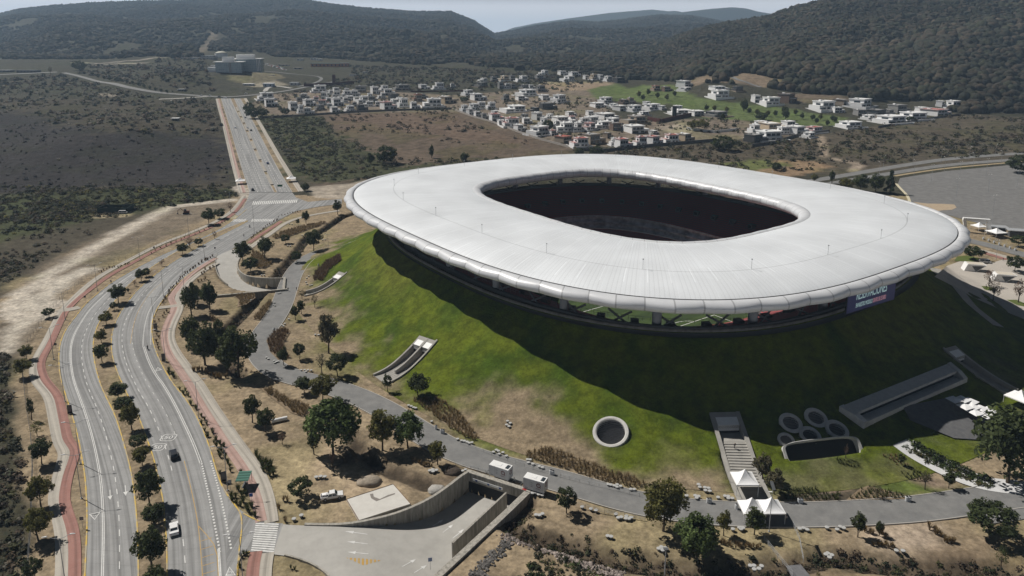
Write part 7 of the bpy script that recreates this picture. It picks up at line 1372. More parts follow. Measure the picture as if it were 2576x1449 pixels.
houses(1, 'upper rows below the red wall', [(1275, 545, 135, 130, 'W'), (1445, 502, 135, 85, 'W'), (1590, 495, 135, 90, 'W'), (1735, 492, 155, 90, 'W'), (1455, 424, 125, 65, 'W'), (1175, 424, 225, 95, 'W'), (1790, 434, 235, 95, 'G'), (2040, 452, 155, 105, 'W'), (2250, 474, 185, 90, 'W'), (2165, 404, 125, 75, 'W'), (2420, 404, 250, 85, 'G')], .4)
houses(1, 'modern pair beside the avenue', [(360, 545, 250, 105, 'W'), (455, 645, 205, 115, 'W')], .3)
houses(2, 'highest terrace of the village', [(1080, 266, 135, 50, 'W'), (1260, 266, 115, 70, 'G'), (1390, 258, 155, 75, 'C'), (1545, 252, 115, 75, 'G'), (1670, 266, 175, 80, 'W'), (2000, 168, 135, 70, 'W'), (2300, 168, 155, 60, 'W'), (2480, 188, 180, 65, 'W'), (2360, 262, 205, 75, 'W'), (1960, 238, 175, 65, 'G')])
houses(2, 'row below the highest terrace', [(200, 377, 175, 65, 'W'), (410, 384, 175, 95, 'W'), (640, 357, 95, 60, 'W'), (1060, 352, 195, 70, 'G'), (1370, 372, 115, 90, 'G'), (1445, 372, 95, 75, 'W'), (1545, 372, 115, 65, 'G'), (1710, 372, 145, 55, 'G'), (1830, 372, 115, 55, 'W'), (1950, 424, 155, 95, 'G')])
houses(2, 'spread middle row west of the golf course', [(90, 572, 155, 110, 'E'), (200, 522, 135, 65, 'G'), (850, 477, 175, 80, 'W'), (1020, 547, 245, 95, 'W'), (545, 592, 265, 100, 'C'), (1740, 484, 305, 90, 'W'), (1430, 562, 115, 95, 'G'), (1680, 548, 195, 65, 'W'), (2040, 544, 205, 75, 'W'), (2230, 584, 225, 110, 'W'), (310, 652, 300, 120, 'W'), (60, 682, 155, 100, 'W')])
houses(2, 'stepped row climbing the diagonal wall', [(800, 722, 125, 95, 'W'), (940, 692, 175, 85, 'W'), (1050, 664, 155, 85, 'W'), (1205, 684, 145, 100, 'W'), (900, 764, 125, 85, 'W'), (1020, 804, 135, 85, 'W'), (1120, 834, 115, 85, 'G'), (1300, 864, 235, 110, 'R'), (1500, 952, 270, 130, 'R'), (1650, 1012, 185, 95, 'W'), (1920, 1084, 325, 130, 'W')], .55)
houses(2, 'inner lane above the round dark tree', [(2080, 684, 270, 90, 'D'), (1530, 722, 365, 85, 'W'), (1920, 844, 185, 110, 'W'), (2080, 824, 135, 65, 'W'), (1990, 952, 135, 130, 'W'), (2290, 884, 300, 85, 'W'), (2300, 1022, 275, 130, 'W'), (2500, 1022, 155, 130, 'W'), (2330, 1192, 300, 100, 'E')], .5)
houses(3, 'group at the foot of the wooded hill', [(80, 232, 105, 60, 'W'), (185, 242, 115, 85, 'C'), (290, 244, 105, 80, 'W'), (400, 262, 125, 75, 'W'), (590, 284, 225, 75, 'D'), (1570, 347, 245, 90, 'W'), (1120, 404, 135, 75, 'E'), (1300, 412, 165, 65, 'B'), (1560, 404, 205, 50, 'W'), (2090, 514, 285, 110, 'W'), (2100, 394, 285, 55, 'W'), (2360, 414, 155, 75, 'D')])
houses(3, 'row along the near edge of the golf course', [(360, 592, 205, 85, 'W'), (270, 654, 255, 65, 'W'), (640, 614, 165, 75, 'B'), (760, 604, 125, 90, 'T'), (600, 704, 225, 75, 'W'), (790, 714, 225, 85, 'W'), (1060, 694, 245, 85, 'W'), (1000, 624, 135, 55, 'W'), (1220, 694, 135, 65, 'W'), (1500, 762, 335, 65, 'W'), (1780, 784, 285, 75, 'W'), (2040, 804, 345, 80, 'G')])
houses(3, 'rows between the tower and the front wall', [(400, 834, 325, 85, 'W'), (790, 904, 345, 110, 'T'), (180, 892, 245, 95, 'W'), (440, 914, 245, 90, 'W'), (290, 974, 235, 100, 'W'), (100, 1004, 205, 110, 'R'), (540, 1004, 215, 110, 'B'), (850, 1044, 355, 110, 'W')])
houses(3, 'front row of red roofs behind the long wall', [(-30, 1255, 280, 130, 'R'), (200, 1204, 330, 140, 'T'), (490, 1234, 135, 110, 'W'), (650, 1274, 265, 140, 'R'), (890, 1244, 205, 140, 'R'), (1110, 1224, 255, 130, 'R'), (1350, 1194, 255, 120, 'R'), (1590, 1174, 255, 120, 'C')])
houses(4, 'villas on the slope above the golf course', [(60, 442, 115, 80, 'W'), (220, 474, 205, 85, 'W'), (425, 444, 215, 100, 'B'), (830, 534, 255, 100, 'W'), (1050, 474, 205, 65, 'T'), (1260, 499, 265, 90, 'W'), (2180, 492, 105, 65, 'W'), (2320, 514, 155, 85, 'W')])
houses(4, 'villas at the right end of the village', [(1270, 594, 155, 65, 'G'), (1440, 604, 225, 75, 'D'), (1590, 594, 125, 65, 'G'), (1720, 564, 225, 90, 'G'), (1870, 644, 295, 80, 'W'), (1620, 684, 325, 80, 'W'), (1140, 734, 255, 65, 'W'), (2160, 594, 325, 70, 'R')], .35)
houses(4, 'corner cluster above the dry channel', [(270, 764, 305, 80, 'C'), (30, 794, 135, 90, 'W'), (360, 804, 165, 75, 'W'), (540, 804, 235, 85, 'W'), (720, 794, 215, 65, 'R'), (190, 884, 335, 100, 'W'), (60, 904, 245, 90, 'D')], .45)
houses(1, 'infill between the left rows', [(980, 520, 130, 70, 'W'), (1360, 660, 120, 60, 'W'), (1560, 590, 130, 80, 'W'), (1700, 640, 120, 60, 'G'), (1760, 560, 110, 60, 'W'), (1930, 520, 130, 70, 'W'), (2100, 640, 140, 70, 'W'), (2130, 520, 120, 80, 'W'), (2420, 590, 130, 80, 'W'), (1340, 470, 110, 70, 'W'), (1620, 430, 120, 60, 'W')], .4)
houses(2, 'infill above the diagonal wall', [(1380, 930, 150, 80, 'W'), (1760, 900, 160, 80, 'W'), (1240, 780, 130, 70, 'W'), (1700, 830, 140, 70, 'G'), (2180, 950, 150, 90, 'W'), (2420, 940, 150, 90, 'W'), (2450, 860, 140, 70, 'R'), (2150, 1080, 150, 80, 'R'), (1850, 720, 170, 60, 'D'), (2420, 780, 160, 60, 'W')])
houses(3, 'infill behind the red roofs', [(30, 900, 150, 80, 'W'), (400, 1120, 150, 80, 'T'), (680, 1010, 130, 80, 'W'), (1100, 1060, 150, 50, 'W'), (1450, 690, 150, 60, 'W'), (940, 780, 160, 60, 'W'), (480, 660, 140, 60, 'W'), (140, 780, 140, 70, 'W'), (260, 800, 130, 60, 'W')])
houses(4, 'infill at the right villas', [(450, 720, 180, 60, 'W'), (100, 720, 150, 60, 'W'), (1350, 640, 150, 50, 'W'), (1980, 560, 150, 60, 'W'), (1000, 560, 150, 60, 'W'), (660, 850, 140, 60, 'W')], .4)
def long_wall(label, P, h, th, m, z=.0):
    L = res(np.array(gp(P)), max(8, len(P) * 8)); o = kerb('perimeter_wall', L, m, th, h, below=1.2); o.pop('kind', None); return tag(o, label, 'wall', 'walls of the village')
WG = mat('block_wall', (.16, .155, .15), .95, (.11, .107, .105), .3, space='World'); WR = mat('red_wall', (.075, .025, .025), .9, (.11, .04, .035), .2, space='World')
hq = lambda c, *p: [(HO[c][0] + x / HO[c][2], HO[c][1] + y / HO[c][2]) for x, y in p]
long_wall('long grey wall along the front of the left houses', hq(1, (330, 820), (1000, 785), (1700, 735), (2560, 700)) + hq(2, (250, 695), (620, 685)), 2.4, .4, WG); long_wall('pale diagonal wall stepping down along the brown field', hq(2, (640, 690), (900, 790), (1250, 890), (1560, 1010), (1900, 1130), (2380, 1260)), 2.0, .4, mat('pale_wall', (.34, .31, .28), .9))
long_wall('long grey wall below the red-roofed houses', hq(3, (-20, 1310), (340, 1330), (1000, 1255), (2030, 1170)), 3.0, .4, WG); long_wall('grey wall below the corner cluster above the channel', hq(4, (0, 955), (250, 920), (500, 840), (890, 785)), 3.0, .4, WG); long_wall('dark wall below the villas at the right end', hq(4, (1450, 735), (1750, 685), (2150, 620), (2400, 590)), 2.4, .4, WG)
long_wall('white wall enclosing the leafy garden', hq(3, (1590, 985), (1800, 1015), (2020, 1040), (2370, 1000)), 2.6, .4, M['white']); long_wall('dark red wall climbing behind the tower with murals', hq(3, (1000, 850), (1200, 890), (1420, 840), (1660, 790)), 4.5, .6, WR); long_wall('dark red wall with the square tower, above the left houses', hq(1, (965, 345), (1200, 335), (1500, 320), (1720, 300)), 5.0, .6, WR)
long_wall('low dark red wall through the middle of the village', hq(2, (0, 425), (500, 420), (900, 410)), 2.0, .5, WR)
for c, x, y, w_, h, lb, m in ((1, 1420, 290, 40, 130, 'square dark red tower standing at the long red wall', WR), (3, 1402, 785, 55, 150, 'slim black tower standing at the end of the mural wall', WALLC['dark'])):
    P = G(hq(c, (x, y)))[0]; ppm = F / (P[1] * CP - (P[2] - H) * SP); a = w_ / 6 / ppm / 2; t = MB().box(-a, a, -a, a, -1, h / 6 / ppm * .97).box(-a - .15, a + .15, -a - .15, a + .15, h / 6 / ppm * .97, h / 6 / ppm).build('tower', m, None, P); tag(t, lb, 'tower')
# ================================================================== CLINIC ON THE HILL AND OTHER FAR BUILDINGS
hc = lambda x, y: (415.9 + x / 4.923, 107.3 + y / 4.923)
M['curtain'] = None
def curtain(name, c, c2, sx, sz):
    m, nt, b = newmat(name); L = nt.links.new; b.inputs['Roughness'].default_value = .25; tc = nd(nt, 'ShaderNodeTexCoord'); br = nd(nt, 'ShaderNodeTexBrick'); br.offset = 0
    mp = nd(nt, 'ShaderNodeMapping'); mp.inputs['Rotation'].default_value = (math.pi / 2, 0, 0); L(tc.outputs['Object'], mp.inputs[0]); L(mp.outputs[0], br.inputs['Vector'])
    br.inputs['Color1'].default_value = (*c, 1); br.inputs['Color2'].default_value = (*c2, 1); br.inputs['Mortar'].default_value = (.35, .38, .40, 1); br.inputs['Scale'].default_value = 1.0; br.inputs['Brick Width'].default_value = sx; br.inputs['Row Height'].default_value = sz; br.inputs['Mortar Size'].default_value = .12; L(br.outputs[0], b.inputs['Base Color']); return m
CG = curtain('glass_curtain_wall', (.17, .24, .28), (.23, .30, .34), 3.0, 3.6)
def far_scale(P): return (P[1] * CP - (P[2] - H) * SP) / F
pa = G([hc(800, 372)])[0]; fs = far_scale(pa) / 4.923; cl = empty('clinic', pa, .22); tag(cl, 'large blue glass clinic with flat white roofs on the hill above the avenue', 'clinic')
def cb(name, x0, x1, y0, y1, z0, z1, m, par=cl): return MB().box(x0, x1, y0, y1, z0, z1).build(name, m, par)
W_ = 330 * fs; Hh = 125 * fs * 1.0; D_ = 34
cb('wing', -W_ / 2, W_ * .42, 0, D_, -6, Hh, CG); cb('roof', -W_ / 2 - 3, W_ * .42 + 3.5, -3, D_ + 2, Hh, Hh + 1.1, M['white']); cb('plant_room', -W_ * .26, W_ * .12, 6, 24, Hh + 1.1, Hh + 9, M['white']); cb('stair_tower', -W_ * .02, W_ * .06, -1.2, 0, -6, Hh, M['glass'])
cb('wing', W_ * .1, W_ * 1.02, D_ + 8, D_ + 50, -2, Hh * 1.25, CG); cb('roof', -W_ * .1, W_ * 1.05, D_ + 5, D_ + 53, Hh * 1.25, Hh * 1.25 + 1.1, M['white']); cb('plant_room', W_ * .1, W_ * .75, D_ + 16, D_ + 40, Hh * 1.25 + 1.1, Hh * 1.25 + 8, M['white'])
for k in (0, 1, 2): cb('window_strip', W_ * (.86 + k * .055), W_ * (.885 + k * .055), D_ + 7.3, D_ + 8, 1, Hh * 1.2, M['white'])
cb('podium', -W_ * .12, W_ * .62, -14, -.5, -14, -2.5, mat('podium_dark', (.05, .05, .055), .9)); cb('car_deck', W_ * .55, W_ * 1.6, -4, 22, -12, -5, mat('deck', (.13, .14, .15), .8)); cb('deck_roof', W_ * .55, W_ * 1.6, -4, 22, -5, -4.4, M['grey']); cb('annex', -W_ * .8, -W_ * .5, 6, 24, -5, 9, M['white'])
P = G([hc(694, 176)])[0] ; rr_ = 73 * far_scale(P) / 4.923; hh = 42 * far_scale(P) / 4.923; tk = empty('water_tank', P); tag(tk, 'round white water tank with domed roof behind the glass clinic', 'water tank'); MB().lathe([(rr_, -2), (rr_, hh)], 32).build('tank_wall', M['white'], tk, smooth=False); MB().lathe([(rr_ * 1.02, hh), (rr_ * .8, hh * 1.32), (rr_ * .4, hh * 1.55), (rr_ * .08, hh * 1.62)], 32).build('dome', mat('dome_cream', (.62, .60, .50), .7), tk, smooth=True)
def shed(label, pt, wpx, hpx, d, m, mr, rz=0.0, ov=1.0, name='building', cat='building'):
    P = G([pt])[0]; s = far_scale(P); w2 = wpx * s / 2; h = max(2.5, hpx * s * .9); r = empty(name, P, rz); tag(r, label, cat); MB().box(-w2, w2, 0, d, -1.5, h).build('wall', m, r); MB().box(-w2 - ov, w2 + ov, -ov, d + ov, h, h + .5).build('roof', mr, r)
    k = max(2, int(w2 * 2 / 6))
    for i in range(min(k, 8)): x = -w2 + (i + .5) * 2 * w2 / min(k, 8); MB().box(x - 1.2, x + 1.2, -.12, 0, h * .25, h * .75).build('window', M['glass'], r)
    return r
OR = mat('orange_render', (.38, .15, .07), .85); GT = mat('green_tile', (.10, .17, .15), .7)
shed('orange and green school block on the wooded slope right of the clinic', hc(1990, 300), 78, 9, 14, OR, GT, -.05); shed('orange end block of the school with a white dish beside it', hc(2215, 300), 19, 10, 12, OR, M['grey'])
shed('white shed above the orange school, left one', hc(1665, 222), 15, 4, 9, M['white'], M['grey']); shed('white shed above the orange school, middle one', hc(1835, 212), 15, 5, 9, M['white'], M['grey']); shed('white shed above the orange school, right one', hc(1903, 222), 13, 4.5, 8, M['white'], M['white'])
shed('pale blue pavilion beside the winding road below the clinic', hc(1273, 548), 24, 9, 14, mat('pale_blue', (.34, .40, .47), .6), M['white'], .1); shed('white boxy building at the foot of the clinic bank', hc(1590, 528), 20, 7, 12, M['white'], M['grey']); shed('low white canopy building on the bare bank', hc(1020, 532), 24, 4, 10, M['grey'], M['white'])
shed('white pavilion attached left of the clinic', hc(600, 320), 16, 8, 12, M['white'], M['white']); shed('long grey roof left of the water tank', hc(420, 175), 66, 3, 30, M['grey'], M['grey']); shed('long grey roof below the other one, left of the water tank', hc(390, 200), 86, 3, 22, M['grey'], M['steel'])
shed('small grey shelter among the scrub above the cross road', hc(195, 600), 16, 4, 8, M['steel'], M['grey']); shed('long low dark shed on the far left terrace', q(1, (200, 548))[0], 50, 6, 14, M['steel'], M['steel']); shed('low dark shed at the far left edge', q(1, (30, 545))[0], 30, 5, 14, M['steel'], M['grey']); shed('white roofed shed at the foot of the left hill', q(1, (40, 412))[0], 28, 3, 12, M['white'], M['white']); shed('grey hut on the burnt field edge', q(1, (1318, 912))[0], 14, 4, 5, M['steel'], M['white'])
shed('long light canopy over the clinic car park', hc(1460, 285), 26, 2, 6, M['grey'], mat('canopy_tan', (.45, .40, .32), .8)); shed('long light canopy further down the clinic car park', hc(1640, 325), 20, 2, 6, M['grey'], mat('canopy_tan', (.45, .40, .32), .8))
for i in range(40):
    x = 1190 + 300 * (i % 20) / 20.0 + (i // 20) * 25; y = 250 + 75 * (i % 20) / 20.0 + (i // 20) * 22; P = G([hc(x, y)], .3)[0]; vehicle('car in the rows of the clinic car park', R.choice(['sedan', 'suv']), R.choice(['white', 'black', 'silver', 'grey', 'red']), P, np.array([.3, 1]), detail=False, group='cars in the clinic car park')
P = G([hc(2320, 415)])[0]
for (x, y), lb in (((2320, 412), 'white bus on the far rising road, left one'), ((2480, 380), 'white bus on the far rising road, right one')):
    P = G([hc(x, y)], .4)[0]; b_ = empty('bus', P, .25); tag(b_, lb, 'bus'); MB().box(-6, 6, -1.25, 1.25, .4, 3.2).build('body', M['white'], b_); MB().box(-5.7, 5.7, -1.27, -1.25, 1.5, 2.6).build('window', M['glass'], b_)
# ================================================================== STREET FURNITURE
def lamp(label, P, hgt=11.2, arms=2, rz=0.0, group='street lamps along the road', arm=2.2):
    r = empty('street_lamp', P, rz); tag(r, label, 'street lamp', group); MB().lathe([(.26, -.1), (.26, .12), (.10, .14), (.055, hgt)], 10).build('pole', M['grey'], r)
    for s in ((-1, 1) if arms == 2 else (1,)):
        MB().tube([(0, 0, hgt - .1), (s * arm * .4, 0, hgt + .05), (s * arm * .8, 0, hgt + .5), (s * arm, 0, hgt + .6)], .045, 6).build('arm', M['grey'], r)
        MB().tube([(s * (arm - .15), 0, hgt + .6), (s * (arm + .25), 0, hgt + .62), (s * (arm + .75), 0, hgt + .6)], .17, 8, r1=.07).build('lamp_head', M['white'], r)
    return r
for k, x, y, rz, lb in ((7, 615, 862, .35, 'beside the yield triangle on the left carriageway'), (7, 606, 600, .3, 'at the pavement notch on the left carriageway'), (7, 500, 1545, .2, 'at the bottom left corner, its two arms showing'), (7, 490, 130, .3, 'by the black panel above the straight red path'), (4, 405, 1262, .6, 'where the red path bends left'), (4, 492, 962, .7, 'at the path crossing by the lone dark tree'), (4, 735, 742, .8, 'above the upper yield triangle'), (4, 1057, 512, .8, 'on the long straight of the west pavement'), (4, 1425, 320, .8, 'near the bare sapling on the west pavement'), (4, 1740, 130, .8, 'at the junction, west side'), (7, 1718, 802, .2, 'next to the green shelter'), (7, 1500, 258, .3, 'in the planted strip by the painted 50 signs'), (7, 1838, 1530, .15, 'at the kerbed island below the crosswalk'), (4, 1250, 1285, .2, 'by the black panel on the east side'), (4, 1165, 1010, .1, 'at the narrow point of the planted strip'), (4, 1235, 792, .5, 'above the side path crossing'), (4, 1392, 752, .4, 'on the red path, opposite the large underpass tree'), (4, 1545, 512, .6, 'near the pointed end of the red path'), (4, 1920, 315, .6, 'at the kerb facing the junction'), (4, 1912, 195, .6, 'in the mouth of the junction')):
    lamp('tall grey street lamp ' + lb, G([q(k, (x, y))[0]])[0], 11.2, 2, rz)
lt = lambda x, y: (2146.6 + x / 6.0, 362.2 + y / 6.0)
CPK = ['at the left edge of the car park near the kerb', 'in the middle of the car park back row', 'right of the middle in the back row', 'in the centre of the car park, with a white box', 'in the middle row right of centre', 'at the right edge of the car park', 'in the front row of the car park by the white arch']
for (x, y), lb in zip(((1172, 570), (1600, 515), (2003, 462), (1550, 800), (2033, 735), (2465, 670), (2100, 1085)), CPK): lamp('slim pale lamp ' + lb, G([lt(x, y)])[0], 12.5, 2, .3, 'lamps in the car park', .9)
for i, (x, y) in enumerate(((387, 490), (917, 455), (1374, 405), (1805, 345), (2228, 305))): lamp('%s slim lamp from the left along the near kerb of the back road' % ORDS[i], G([lt(x, y)])[0], 11, 1, 2.0, 'lamps along the back road', 1.0)
for i, (x, y) in enumerate(((450, 375), (895, 325), (1322, 280), (1745, 235), (2137, 195))): lamp('%s slim lamp from the left along the far kerb of the back road' % ORDS[i], G([lt(x, y)])[0], 11, 1, 5.0, 'lamps along the back road', 1.0)
lamp('lone slim lamp on the dry slope above the small stair tunnel', G([hb(815, 618)])[0], 6, 2, .2, None, .5); lamp('lamp on the plaza by the red path', G([q(6, (2365, 505))[0]])[0], 9, 2, .2, None, .6)
P = G([q(9, (652, 1112))[0]])[0]; r = empty('solar_lamp', P); tag(r, 'tall solar street lamp in front of the white peaked tents', 'street lamp'); MB().lathe([(.2, -.1), (.2, .1), (.09, .12), (.06, 11)], 10).build('pole', M['grey'], r); MB().add([(-.35, -.9, 10.7), (.35, -.9, 10.7), (.35, .9, 11.6), (-.35, .9, 11.6), (-.35, -.9, 10.62), (.35, -.9, 10.62), (.35, .9, 11.52), (-.35, .9, 11.52)], [(0, 1, 2, 3), (7, 6, 5, 4), (0, 4, 5, 1), (2, 6, 7, 3)]).build('solar_panel', M['steel'], r); MB().box(-.8, 0, -.12, .12, 9.6, 9.7).build('lamp_head', M['white'], r)
P = G([q(8, (2440, 1440))[0]])[0]; r = empty('solar_lamp', P); tag(r, 'solar lamp at the bottom edge by the dry stream', 'street lamp'); MB().lathe([(.15, -.1), (.06, 6)], 10).build('pole', M['grey'], r); MB().box(-.5, .5, -.35, .35, 5.9, 6.0).build('solar_panel', M['steel'], r)
# advertising panels, shelter, signs
def panel(label, P, rz, w_=1.2, h=2.6):
    r = empty('advert_panel', P, rz); tag(r, label, 'sign'); MB().box(-w_ / 2, w_ / 2, -.12, .12, 0, .35).box(-w_ / 2, w_ / 2, -.1, .1, .35, h).build('frame', M['dark'], r); MB().box(-w_ / 2 + .12, w_ / 2 - .12, -.115, -.1, .6, h - .2).build('poster', mat('poster', (.12, .12, .125), .4), r)
for k, x, y, rz, lb in ((7, 530, 222, .2, 'black advertising panel at the kerb of the left carriageway'), (7, 1690, 735, .5, 'black advertising panel beside the green shelter'), (4, 1175, 1045, .3, 'small black advertising panel at the narrow planted strip'), (4, 1237, 1275, .3, 'black advertising panel near the double line on the east side')): panel(lb, G([q(k, (x, y))[0]])[0], rz)
P = G([q(7, (1845, 770))[0]])[0]; r = empty('bus_shelter', P, .1); tag(r, 'bus shelter with striped dark green roof beside the red path', 'bus shelter')
GR = mat('shelter_green', (.02, .085, .06), .6); GL = mat('shelter_green_light', (.06, .17, .13), .6)
sb = MB()
for i in range(8): sb.box(-1.5, 1.5, -1.9 + i * .48, -1.9 + (i + 1) * .48 - .02, 2.5 + .03 * i, 2.58 + .03 * i, i % 2)
sb.build('roof', [GR, GL], r)
for a in (-1.35, 1.35):
    for b_ in (-1.7, 1.7): MB().tube([(a, b_, 0), (a, b_, 2.5)], .06, 6).build('post', M['steel'], r)
MB().box(-.3, .3, -1.5, 1.5, .42, .5).build('bench', M['steel'], r)
for k, x, y, lb, c in ((7, 1900, 905, 'blue square sign by the red path arrows', (.03, .10, .35)), (7, 1740, 800, 'grey round-topped sign left of the green shelter', (.3, .3, .3)), (8, 672, 1400, 'blue square sign at the bottom of the underpass ramp', (.2, .25, .4)), (4, 1165, 450, 'small dark sign on the west pavement far up', (.08, .08, .09)), (4, 1625, 455, 'small dark sign at the tip of the red path', (.08, .08, .09)), (4, 645, 830, 'small dark sign on the red path near the dirt loop', (.08, .08, .09)), (4, 425, 1195, 'small dark sign where the red path bends', (.08, .08, .09)), (7, 625, 1085, 'leaning thin post at the kerb below the yield triangle', (.2, .2, .2))):
    P = G([q(k, (x, y))[0]])[0]; r = empty('sign', P, .2); tag(r, lb, 'sign'); MB().tube([(0, 0, 0), (0, 0, 2.6)], .04, 6).build('post', M['grey'], r); MB().box(-.4, .4, -.06, -.03, 1.9, 2.75).build('sign_plate', mat('sign_face', c, .5), r)
P = G([(698, 484)])[0]; r = empty('road_sign', P); tag(r, 'green overhead road sign at the foot of the avenue', 'sign'); MB().tube([(0, 0, 0), (0, 0, 5.5)], .1, 8).tube([(0, 0, 5.3), (3.6, 0, 5.3)], .07, 6).build('post', M['grey'], r); MB().box(.4, 3.8, -.06, .06, 4.2, 5.6).build('sign_plate', mat('sign_green', (.02, .12, .06), .5), r)
# bins
bn = mk(MB().lathe([(.30, 0), (.33, .1), (.33, 1.0), (.27, 1.06)], 14), 'drum', mat('bin_white', (.55, .56, .57), .6)); bd = mk(MB().lathe([(.24, 1.05), (.26, 1.09), (.1, 1.1)], 14), 'lid', M['dark'])
for k, x, y, lb in ((8, 757, 372, 'left white drum bin at the ring road kerb by the tufted bed'), (8, 771, 374, 'right white drum bin at the ring road kerb by the tufted bed'), (8, 715, 342, 'single dark-shaded bin at the ring road kerb'), (8, 1582, 682, 'left white drum bin behind the right trailer'), (8, 1597, 686, 'right white drum bin behind the right trailer'), (9, 190, 897, 'left white drum bin by the stairway foot'), (9, 208, 897, 'right white drum bin by the stairway foot'), (9, 405, 942, 'single white drum bin in front of the tents'), (9, 878, 898, 'left grey drum bin at the kerb right of the tents'), (9, 896, 898, 'right grey drum bin at the kerb right of the tents'), (9, 1690, 884, 'left white drum bin at the far kerb on the right'), (9, 1712, 884, 'right white drum bin at the far kerb on the right'), (4, 2070, 1052, 'bin at the outer bend of the ring road'), (4, 2405, 560, 'bin at the inner kerb near the stair tunnel bed')):
    r = empty('drum_bin', G([q(k, (x, y))[0]])[0]); r.scale = (1.15,) * 3; tag(r, lb, 'bin', 'drum bins along the ring road'); link('drum', bn, r); link('lid', bd, r)
# barriers and fences
def fence(label, P, h, gap, cat='fence', wire=3, m=None, rail=.025):
    L = res(np.array(gp(P)), 200); s = np.concatenate([[0], np.cumsum(np.hypot(*np.diff(L, axis=0).T))]); n = max(2, int(s[-1] / gap)); X = np.interp(np.linspace(0, s[-1], n + 1), s, L[:, 0]); Y = np.interp(np.linspace(0, s[-1], n + 1), s, L[:, 1]); Z = ground_z(X, Y)
    r = empty('fence', (X[0], Y[0], Z[0])); tag(r, label, cat); f = lambda i, z: (X[i] - X[0], Y[i] - Y[0], Z[i] - Z[0] + z); ra_ = MB()
    for i in range(n):
        for j in range(wire): z = h * (j + 1) / wire; ra_.tube([f(i, z), f(i + 1, z)], rail, 4, cap=False)
    ra_.build('rails', m or M['grey'], r); pm = MB()
    for i in range(min(n + 1, 100)): MB().tube([f(i, -.3), f(i, h)], .04, 5).build('post', m or M['grey'], r)
    return r
fence('crowd barrier fence along the inner kerb above the trailers', q(8, (900, 455), (1000, 490), (1150, 545), (1330, 610), (1600, 690), (1800, 745), (2000, 790), (2250, 850)), 1.1, 2.4, 'barrier', 2); fence('crowd barrier fence along the outer kerb right of the leaning tree', q(8, (1770, 925), (1950, 970), (2150, 1005), (2290, 1030)), 1.1, 2.0, 'barrier', 4); fence('crowd barrier behind the underpass portal', q(8, (860, 620), (960, 640), (1090, 675)), 1.1, 2.0, 'barrier', 4)
fence('wire fence between the west pavement and the brush', q(7, (175, -60), (200, 200), (235, 400), (250, 650), (240, 900), (235, 1130), (210, 1449), (205, 1560)), 2.2, 3.0, 'fence', 5, M['steel']); fence('wire fence around the dirt loop', q(4, (210, 1140), (330, 960), (440, 830), (640, 660), (900, 530), (1200, 420), (1500, 290)), 2.0, 4.0, 'fence', 4, M['steel'])
fence('pale railing on the left side of the footbridge', q(9, (615, 1180), (700, 1290), (830, 1449)), 1.1, 1.6, 'railing', 3); fence('pale railing on the right side of the footbridge', q(9, (830, 1070), (880, 1180), (910, 1340)), 1.1, 1.6, 'railing', 3)
poly_sheet('footbridge_deck', gp(q(9, (780, 1375), (890, 1365), (960, 1449), (1000, 1520), (850, 1520))), .12, mat('deck_grey', (.12, .12, .125), .85, (.16, .16, .165), 2, space='World'))
# building site: slab with its edge forms, spoil heaps
sp_ = [AT(*p, .35)[:2] for p in q(8, (38, 872), (392, 757), (522, 905), (132, 1030))]; sl_ = MB().prism([tuple(p) for p in sp_], -.25, .42).build('concrete_slab', mat('fresh_slab', (.58, .56, .52), .85, (.52, .50, .46), .4, space='World')); tag(sl_, 'pale freshly cast square concrete slab on the building site', 'slab')
st_ = [AT(*p, .43)[:2] for p in q(8, (215, 830), (240, 826), (245, 850), (290, 868), (350, 838), (405, 822), (405, 832), (350, 852), (265, 885), (225, 862))]; poly_sheet('stain', np.array(st_), 0, mat('wet_stain', (.20, .18, .16), .6), parent=sl_, z=.426)
for a, b_ in ((0, 1), (1, 2), (3, 0)):
    A, B = sp_[a], sp_[b_]; MB().tube([(*A, .45), (*B, .45)], .09, 4).build('edge_board', mat('timber', (.20, .13, .08), .9), sl_)
def heap(label, pt, r, h, c, k=8, seed=0):
    P = G([q(k, pt)[0]])[0]; V, Fi = ico(3, seed, .18); V = V * [r, r * .8, h]; V = V[:, :]; o = link('soil_heap', npmesh('soil_heap', V, Fi, mat('heap_soil', c, .95, tuple(x * .7 for x in c), 1.2, .5, 2), True), None, P); return tag(o, label, 'heap')
heap('grey soil heap behind the pale slab', (210, 735), 3.0, 1.2, (.33, .28, .22)); heap('dark soil heap at the corner of the underpass wall', (840, 660), 2.2, 1.2, (.09, .07, .055), seed=3); heap('pale rubble heap on the bank right of the slab', (720, 800), 2.2, .9, (.40, .38, .35), seed=5)
RB = mat('rubble', (.32, .28, .25), .95, (.18, .16, .15), 2.0)
Lr = res(np.vstack([gp(q(8, (1255, 1150), (1400, 1180), (1560, 1240), (1700, 1300), (1900, 1380), (2100, 1440)))]), 40); kk = rng.integers(0, 40, 420); Pr = np.column_stack([Lr[kk] + rng.normal(size=(420, 2)) * .8, np.zeros(420)]); Pr[:, 2] = near_z(Pr[:, 0], Pr[:, 1]); scatter('rubble', Pr, rng.uniform(.18, .5, 420), np.full(420, .8), np.array([.33, .28, .25]) * rng.uniform(.5, 1.2, (420, 1)), 1, lift=.2)
Lr = res(np.vstack([gp(q(8, (1010, 1449), (1130, 1320), (1270, 1180)))]), 30); kk = rng.integers(0, 30, 260); Pr = np.column_stack([Lr[kk] + rng.normal(size=(260, 2)) * .7, np.zeros(260)]); Pr[:, 2] = near_z(Pr[:, 0], Pr[:, 1]); scatter('rubble', Pr, rng.uniform(.18, .45, 260), np.full(260, .8), np.array([.16, .15, .14]) * rng.uniform(.5, 1.2, (260, 1)), 1, lift=.2)
